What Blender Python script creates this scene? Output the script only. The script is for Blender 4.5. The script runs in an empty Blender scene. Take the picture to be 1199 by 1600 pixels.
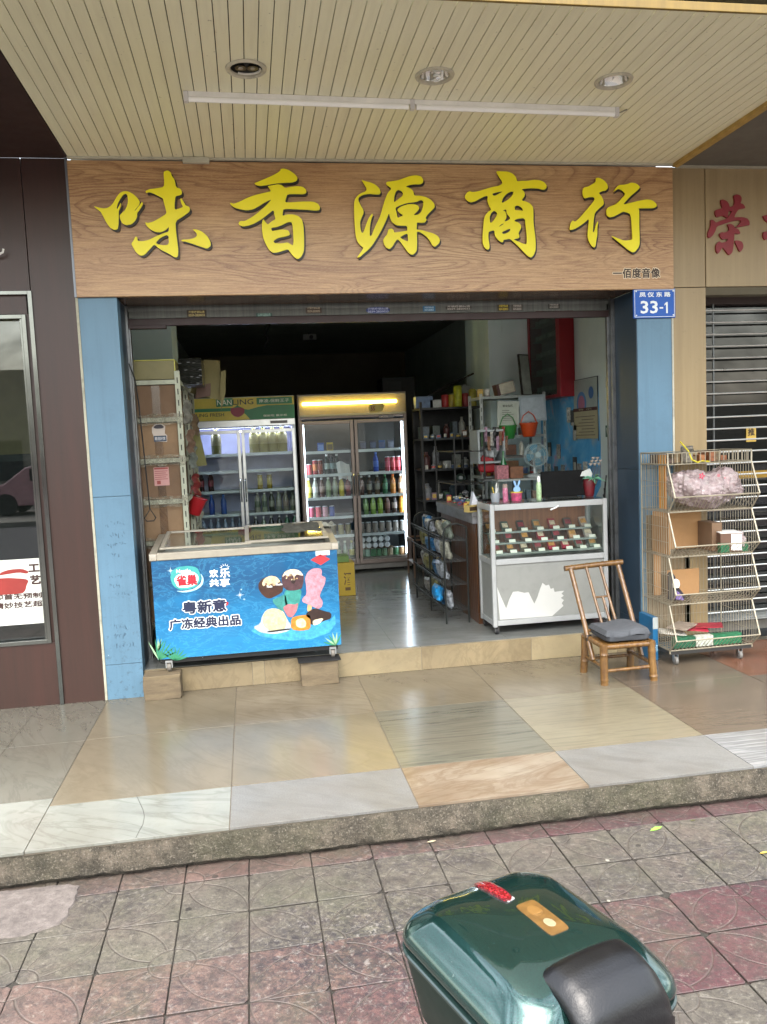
import bpy, bmesh, math, random
from mathutils import Vector, Matrix, Euler
random.seed(7)
PI=math.pi
sc=bpy.context.scene
COL=sc.collection
# ---------------------------------------------------------------- camera, sky, sun, exposure
cam=bpy.data.cameras.new('camera'); camo=bpy.data.objects.new('camera',cam); COL.objects.link(camo)
cam.sensor_fit='HORIZONTAL'; cam.sensor_width=36; cam.lens=36*1269.8/1199; cam.clip_start=.05; cam.clip_end=800
def cam_matrix(yaw,pit,rol,loc):
    f=Vector((math.sin(yaw)*math.cos(pit),math.cos(yaw)*math.cos(pit),-math.sin(pit)))
    r=Vector((math.cos(yaw),-math.sin(yaw),0)); u=r.cross(f)
    c,s=math.cos(rol),math.sin(rol)
    r2=c*r+s*u; u2=-s*r+c*u
    m=Matrix((r2,u2,-f)).transposed().to_4x4(); m.translation=loc
    return m
camo.matrix_world=cam_matrix(math.radians(9.187),math.radians(5.083),math.radians(-2.473),Vector((0,0,1.59)))
sc.camera=camo
SUN_EL,SUN_AZ=math.radians(62),math.radians(200)
w=bpy.data.worlds.new('World'); sc.world=w; w.use_nodes=True
nt=w.node_tree; bg=nt.nodes['Background']
sky=nt.nodes.new('ShaderNodeTexSky'); sky.sky_type='NISHITA'; sky.sun_disc=False; sky.sun_elevation=SUN_EL; sky.sun_rotation=SUN_AZ
sky.air_density=1.6; sky.dust_density=4.0
hs=nt.nodes.new('ShaderNodeHueSaturation'); hs.inputs['Saturation'].default_value=.45
nt.links.new(sky.outputs[0],hs.inputs['Color']); tcw=nt.nodes.new('ShaderNodeTexCoord'); mpw=nt.nodes.new('ShaderNodeMapping'); mpw.inputs['Scale'].default_value=(1,1,2.2); nt.links.new(tcw.outputs['Generated'],mpw.inputs[0])
cn=nt.nodes.new('ShaderNodeTexNoise'); cn.inputs['Scale'].default_value=3.2; cn.inputs['Detail'].default_value=9; cn.inputs['Roughness'].default_value=.62; cn.inputs['Distortion'].default_value=.4; nt.links.new(mpw.outputs[0],cn.inputs['Vector'])
cr_=nt.nodes.new('ShaderNodeValToRGB'); cr_.color_ramp.elements[0].position=.44; cr_.color_ramp.elements[0].color=(.62,.62,.62,1); cr_.color_ramp.elements[1].position=.62; cr_.color_ramp.elements[1].color=(1.9,1.88,1.85,1); nt.links.new(cn.outputs[0],cr_.inputs[0])
mm=nt.nodes.new('ShaderNodeMix'); mm.data_type='RGBA'; mm.blend_type='MULTIPLY'; mm.inputs[0].default_value=1; nt.links.new(hs.outputs[0],mm.inputs[6]); nt.links.new(cr_.outputs[0],mm.inputs[7])   # broken cloud
nt.links.new(mm.outputs[2],bg.inputs[0]); bg.inputs[1].default_value=.15
sl=bpy.data.lights.new('sun','SUN'); sl.energy=.5; sl.angle=math.radians(50); sl.color=(1,.96,.9)
so=bpy.data.objects.new('sun',sl); COL.objects.link(so)
d=Vector((math.sin(SUN_AZ)*math.cos(SUN_EL),math.cos(SUN_AZ)*math.cos(SUN_EL),math.sin(SUN_EL)))
so.rotation_euler=d.to_track_quat('Z','Y').to_euler(); so.location=(0,-5,8)
sc.view_settings.view_transform='Standard'; sc.view_settings.look='None'; sc.view_settings.gamma=1; sc.view_settings.exposure=2.35
sc.cycles.use_denoising=True
sc.cycles.max_bounces=8; sc.cycles.diffuse_bounces=6; sc.cycles.transparent_max_bounces=16

# ---------------------------------------------------------------- materials
def lin(c):
    return tuple((x/12.92 if x<=.04045 else ((x+.055)/1.055)**2.4) for x in c)
def hexc(h): return lin(tuple(int(h[i:i+2],16)/255 for i in (0,2,4)))
class NT:
    def __init__(s,name):
        s.m=bpy.data.materials.new(name); s.m.use_nodes=True; s.n=s.m.node_tree.nodes; s.l=s.m.node_tree.links
        s.b=s.n['Principled BSDF']; s.out=s.n['Material Output']
        s.tc=s.n.new('ShaderNodeTexCoord')
    def new(s,t,**k):
        n=s.n.new('ShaderNode'+t)
        for a,v in k.items(): setattr(n,a,v)
        return n
    def link(s,a,b): s.l.new(a,b)
    def val(s,x,sock):
        if hasattr(x,'links'): s.link(x,sock)
        else: sock.default_value=x
    def math(s,op,a,b=0,c=None,clamp=False):
        n=s.new('Math',operation=op,use_clamp=clamp); s.val(a,n.inputs[0]); s.val(b,n.inputs[1])
        if c is not None: s.val(c,n.inputs[2])
        return n.outputs[0]
    def mapping(s,scale=(1,1,1),loc=(0,0,0),rot=(0,0,0),src='Object'):
        m=s.new('Mapping'); m.inputs['Scale'].default_value=scale; m.inputs['Location'].default_value=loc; m.inputs['Rotation'].default_value=rot
        s.link(s.tc.outputs[src] if isinstance(src,str) else src,m.inputs[0]); return m.outputs[0]
    def pos(s):
        g=s.new('NewGeometry'); return g.outputs['Position']
    def noise(s,vec,scale=5,detail=4,rough=.55,dist=0):
        n=s.new('TexNoise'); s.link(vec,n.inputs['Vector']); n.inputs['Scale'].default_value=scale; n.inputs['Detail'].default_value=detail
        n.inputs['Roughness'].default_value=rough; n.inputs['Distortion'].default_value=dist; return n.outputs[0]
    def ramp(s,fac,stops,interp='LINEAR'):
        r=s.new('ValToRGB'); r.color_ramp.interpolation=interp; e=r.color_ramp.elements
        while len(e)<len(stops): e.new(.5)
        for i,(p,c) in enumerate(stops):
            e[i].position=p; e[i].color=(*c[:3],1) if not isinstance(c,(int,float)) else (c,c,c,1)
        s.link(fac,r.inputs[0]); return r.outputs[0]
    def mix(s,fac,a,b,mode='MIX'):
        n=s.new('Mix',data_type='RGBA',blend_type=mode); s.val(fac,n.inputs[0])
        for x,i in((a,6),(b,7)):
            if hasattr(x,'links'): s.link(x,n.inputs[i])
            else: n.inputs[i].default_value=(*x[:3],1)
        return n.outputs[2]
    def bump(s,h,strength=.3,dist=.01,normal=None):
        n=s.new('Bump'); n.inputs['Strength'].default_value=strength; n.inputs['Distance'].default_value=dist
        s.link(h,n.inputs['Height']); 
        if normal is not None: s.link(normal,n.inputs['Normal'])
        s.link(n.outputs[0],s.b.inputs['Normal']); return n.outputs[0]
    def color(s,c):
        if hasattr(c,'links'): s.link(c,s.b.inputs['Base Color'])
        else: s.b.inputs['Base Color'].default_value=(*c[:3],1)
    def set(s,rough=None,metal=None,spec=None,coat=None,trans=None,ior=None,alpha=None):
        for k,v in(('Roughness',rough),('Metallic',metal),('Specular IOR Level',spec),('Coat Weight',coat),('Transmission Weight',trans),('IOR',ior),('Alpha',alpha)):
            if v is not None: s.val(v,s.b.inputs[k])
CACHE={}
def M(h,rough=.5,metal=0,var=.12,vs=6,bump=0,bs=80,coat=0,spec=.5,dirt=.0,name=None):
    """plain coloured surface with gentle mottling, roughness variation and optional grime"""
    key=(h,rough,metal,var,vs,bump,bs,coat,spec,dirt)
    if key in CACHE: return CACHE[key]
    t=NT(name or ('surface_'+h)); c=hexc(h)
    g=t.pos(); n=t.noise(g,vs,5,.6)
    lo=tuple(x*(1-var) for x in c); hi=tuple(min(1,x*(1+var)) for x in c)
    col=t.ramp(n,[(.3,lo),(.7,hi)])
    if dirt:
        n2=t.noise(g,2.3*vs,6,.7); f=t.math('MULTIPLY',t.ramp(n2,[(.5,0.),(.68,1.)]),dirt)
        col=t.mix(f,col,tuple(x*.35+.01 for x in c))
    t.color(col); t.set(metal=metal,coat=coat,spec=spec)
    n3=t.noise(g,vs*3,3); r=t.new('MapRange'); t.link(n3,r.inputs[0]); r.inputs[3].default_value=max(.02,rough*.8); r.inputs[4].default_value=min(1,rough*1.2)
    t.link(r.outputs[0],t.b.inputs['Roughness'])
    if bump: t.bump(t.noise(g,bs,4),bump,.003)
    CACHE[key]=t.m; return t.m
def emis(name,h,strength):
    t=NT(name); c=hexc(h); t.color(c); t.b.inputs['Emission Color'].default_value=(*c,1); t.b.inputs['Emission Strength'].default_value=strength; return t.m
def thin_glass(name,tint='ffffff',rough=.02,refl=1.0,f0=.045):
    """clear sheet: transparent, with Schlick reflection that is the same from both sides"""
    t=NT(name); t.n.remove(t.b)
    tr=t.new('BsdfTransparent'); tr.inputs[0].default_value=(*hexc(tint),1)
    gl=t.new('BsdfGlossy'); gl.inputs['Roughness'].default_value=rough
    lw=t.new('LayerWeight'); lw.inputs[0].default_value=.5
    f=t.math('MULTIPLY_ADD',t.math('POWER',lw.outputs['Facing'],4.0),1-f0,f0)
    f=t.math('MULTIPLY',f,refl,clamp=True)
    mx=t.new('MixShader'); t.link(f,mx.inputs[0]); t.link(tr.outputs[0],mx.inputs[1]); t.link(gl.outputs[0],mx.inputs[2]); t.link(mx.outputs[0],t.out.inputs[0])
    return t.m

# ---------------------------------------------------------------- mesh builder
def rot_to(dv):
    return Vector(dv).to_track_quat('Z','Y').to_matrix()
class MB:
    def __init__(s): s.v=[];s.f=[];s.m=[]
    def add(s,vs,fs,mi=0,X=None):
        o=len(s.v)
        for p in vs:
            p=Vector(p)
            if X is not None: p=X@p
            s.v.append(p)
        for f in fs: s.f.append([i+o for i in f]); s.m.append(mi)
        return s
    def box(s,x0,x1,y0,y1,z0,z1,mi=0,X=None):
        v=[(x,y,z) for z in(z0,z1) for y in(y0,y1) for x in(x0,x1)]
        return s.add(v,[(0,2,3,1),(4,5,7,6),(0,1,5,4),(1,3,7,5),(3,2,6,7),(2,0,4,6)],mi,X)
    def cyl(s,p,q,r,r2=None,n=12,mi=0,cap=True):
        p=Vector(p);q=Vector(q); r2=r if r2 is None else r2; R=rot_to(q-p)
        vs=[];fs=[]
        for c,rr in((p,r),(q,r2)):
            for i in range(n):
                a=2*PI*i/n; vs.append(c+R@Vector((rr*math.cos(a),rr*math.sin(a),0)))
        for i in range(n): j=(i+1)%n; fs.append((i,j,n+j,n+i))
        if cap: fs.append(tuple(range(n-1,-1,-1))); fs.append(tuple(range(n,2*n)))
        return s.add(vs,fs,mi)
    def tube(s,pts,r,n=6,mi=0,closed=False,radii=None):
        P=[Vector(p) for p in pts]; k=len(P); vs=[];fs=[]
        prev=None
        for i in range(k):
            a=P[i-1] if (i>0 or closed) else P[i]; b=P[(i+1)%k] if (i<k-1 or closed) else P[i]
            t=(b-a).normalized()
            if prev is None: u=t.orthogonal().normalized()
            else:
                u=prev-t*prev.dot(t)
                u=u.normalized() if u.length>1e-6 else t.orthogonal().normalized()
            prev=u; w_=t.cross(u); rr=radii[i] if radii else r
            for j in range(n):
                an=2*PI*j/n; vs.append(P[i]+rr*(math.cos(an)*u+math.sin(an)*w_))
        for i in range(k if closed else k-1):
            for j in range(n):
                a=i*n+j;b=i*n+(j+1)%n;c=((i+1)%k)*n+(j+1)%n;d_=((i+1)%k)*n+j
                fs.append((a,b,c,d_))
        if not closed: fs.append(tuple(range(n-1,-1,-1))); fs.append(tuple((k-1)*n+j for j in range(n)))
        return s.add(vs,fs,mi)
    def lathe(s,prof,c=(0,0,0),n=14,mi=0,axis=None,mis=None):
        c=Vector(c); R=rot_to(axis) if axis else Matrix.Identity(3)
        vs=[];k=len(prof)
        for r,z in prof:
            for i in range(n):
                a=2*PI*i/n; vs.append(c+R@Vector((max(r,1e-4)*math.cos(a),max(r,1e-4)*math.sin(a),z)))
        for q in range(k-1):
            fs=[(q*n+i,q*n+(i+1)%n,(q+1)*n+(i+1)%n,(q+1)*n+i) for i in range(n)]
            o=len(s.v) if q==0 else o
            if q==0: s.v.extend(vs)
            m_=mis[q] if mis else mi
            for f in fs: s.f.append([i+o for i in f]); s.m.append(m_)
        s.f.append([o+i for i in range(n-1,-1,-1)]); s.m.append(mis[0] if mis else mi)
        s.f.append([o+(k-1)*n+i for i in range(n)]); s.m.append(mis[-1] if mis else mi)
        return s
    def prism(s,pts,y0,y1,mi=0,X=None):
        """polygon of (x,z) points extruded from y0 to y1"""
        n=len(pts); vs=[(a,y0,b) for a,b in pts]+[(a,y1,b) for a,b in pts]
        fs=[tuple(range(n)),tuple(range(2*n-1,n-1,-1))]+[(i,i+n,(i+1)%n+n,(i+1)%n) for i in range(n)]
        return s.add(vs,fs,mi,X)
    def prismx(s,pts,x0,x1,mi=0):
        """polygon of (y,z) points extruded along x"""
        n=len(pts); vs=[(x0,a,b) for a,b in pts]+[(x1,a,b) for a,b in pts]
        fs=[tuple(range(n)),tuple(range(2*n-1,n-1,-1))]+[(i,i+n,(i+1)%n+n,(i+1)%n) for i in range(n)]
        return s.add(vs,fs,mi)
    def quad(s,a,b,c,d_,mi=0): return s.add([a,b,c,d_],[(0,1,2,3)],mi)
    def grid(s,fn,nu,nv,mi=0):
        vs=[fn(i/nu,j/nv) for j in range(nv+1) for i in range(nu+1)]
        return s.add(vs,[(j*(nu+1)+i,j*(nu+1)+i+1,(j+1)*(nu+1)+i+1,(j+1)*(nu+1)+i) for j in range(nv) for i in range(nu)],mi)
    def build(s,name,mats,parent=None,bevel=0,smooth=True,origin=None,local=False,fix=True):
        if not isinstance(mats,(list,tuple)): mats=[mats]
        me=bpy.data.meshes.new(name)
        if origin is None:
            if parent is not None: origin=Vector((0,0,0)) if local else wloc(parent)
            elif local: origin=Vector((0,0,0))
            else:
                xs=[v.x for v in s.v];ys=[v.y for v in s.v];zs=[v.z for v in s.v]
                origin=Vector(((min(xs)+max(xs))/2,(min(ys)+max(ys))/2,min(zs)))
        me.from_pydata([tuple(v-origin) for v in s.v],[],s.f)
        for m in mats: me.materials.append(m)
        me.polygons.foreach_set('material_index',s.m)
        if fix:
            bm=bmesh.new(); bm.from_mesh(me); bmesh.ops.recalc_face_normals(bm,faces=bm.faces); bm.to_mesh(me); bm.free()
        if smooth:
            me.polygons.foreach_set('use_smooth',[True]*len(me.polygons)); me.set_sharp_from_angle(angle=math.radians(38))
        me.update()
        o=bpy.data.objects.new(name,me); COL.objects.link(o)
        if parent is not None: o.parent=parent
        else: o.location=origin
        if bevel:
            b=o.modifiers.new('bevel','BEVEL'); b.width=bevel; b.segments=2; b.limit_method='ANGLE'; b.angle_limit=math.radians(40); b.harden_normals=True
        return o
def wloc(o):
    v=Vector((0,0,0))
    while o is not None: v+=o.location; o=o.parent
    return v
def tag(o,label=None,cat=None,group=None,kind=None):
    if label: o['label']=label
    if cat: o['category']=cat
    if group: o['group']=group
    if kind: o['kind']=kind
    return o
def thing(name,label,cat,loc=(0,0,0),rz=0,group=None):
    o=bpy.data.objects.new(name,None); COL.objects.link(o); o.location=loc; o.rotation_euler=(0,0,rz); o.empty_display_size=.1
    return tag(o,label,cat,group)
def copy_tree(o,parent=None):
    c=o.copy(); COL.objects.link(c)
    if parent is not None: c.parent=parent
    for ch in list(o.children): copy_tree(ch,c)
    return c
def struct(name,mb,m,**k): return tag(mb.build(name,m,**k),kind='structure')
# curve helpers: filled outlines and lettering turned into thin meshes
def curve_mesh(cu):
    o=bpy.data.objects.new('tmp',cu); COL.objects.link(o)
    dg=bpy.context.evaluated_depsgraph_get(); dg.update()
    me=bpy.data.meshes.new_from_object(o.evaluated_get(dg)); 
    bpy.data.objects.remove(o); bpy.data.curves.remove(cu); return me
def chaikin(p):
    out=[]; n=len(p)
    for i in range(n):
        a=p[i];b=p[(i+1)%n]; out+=[(a[0]*.8+b[0]*.2,a[1]*.8+b[1]*.2),(a[0]*.2+b[0]*.8,a[1]*.2+b[1]*.8)]
    return out
def outline_mb(paths,y,th,mi=0,smooth=1,scale=.001,dx=0,dz=0,offset=0):
    cu=bpy.data.curves.new('c','CURVE'); cu.dimensions='2D'; cu.fill_mode='BOTH'; cu.extrude=th/2; cu.offset=offset
    for p in paths:
        for _ in range(smooth): p=chaikin(p)
        sp=cu.splines.new('POLY'); sp.points.add(len(p)-1); sp.use_cyclic_u=True
        for i,(a,b) in enumerate(p): sp.points[i].co=(a*scale+dx,b*scale+dz,0,1)
    me=curve_mesh(cu)
    mb=MB(); mb.add([(v.co.x,y-th/2-v.co.z,v.co.y) for v in me.vertices],[list(p.vertices) for p in me.polygons],mi)
    bpy.data.meshes.remove(me); return mb
def text_mb(body,x0,x1,z0,z1,y,th=.002,bold=0,mb=None,mi=0,axis='y',space=1.0,grow=0):
    """lettering fitted into the rectangle x0..x1, z0..z1 on the plane y (front faces -y). axis='x': x0,x1 are y values on the plane x=y, facing -x.
    grow thickens every stroke by that many metres (shifted copies of the same glyphs)"""
    cu=bpy.data.curves.new('t','FONT'); cu.body=body; cu.size=1; cu.extrude=.01; cu.offset=bold; cu.resolution_u=2; cu.space_character=space
    me=curve_mesh(cu); xs=[v.co.x for v in me.vertices]; ys=[v.co.y for v in me.vertices]
    a,b,c,d_=min(xs),max(xs),min(ys),max(ys); out=mb or MB()
    sh=[(0,0)] if not grow else [(0,0)]+[(grow*math.cos(q*PI/4),grow*math.sin(q*PI/4)) for q in range(8)]
    fs=[list(p.vertices) for p in me.polygons]
    for k,(gx,gz) in enumerate(sh):
        vs=[]
        for v in me.vertices:
            X=x0+grow+(v.co.x-a)/(b-a)*(x1-x0-2*grow)+gx; Z=z0+grow+(v.co.y-c)/(d_-c)*(z1-z0-2*grow)+gz; dpt=th*(v.co.z+.01)/.02+k*.00004
            vs.append((X,y-dpt,Z) if axis=='y' else (y-dpt,X,Z))
        out.add(vs,fs,mi)
    bpy.data.meshes.remove(me); return out
def poly_mb(pts,y,th,mb=None,mi=0,smooth=0,scale=.001):
    m=outline_mb([pts],y,th,mi,smooth,scale)
    if mb is None: return m
    mb.add(m.v,m.f,mi); return mb
ORD=['first','second','third','fourth','fifth','sixth','seventh','eighth','ninth','tenth']
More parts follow.
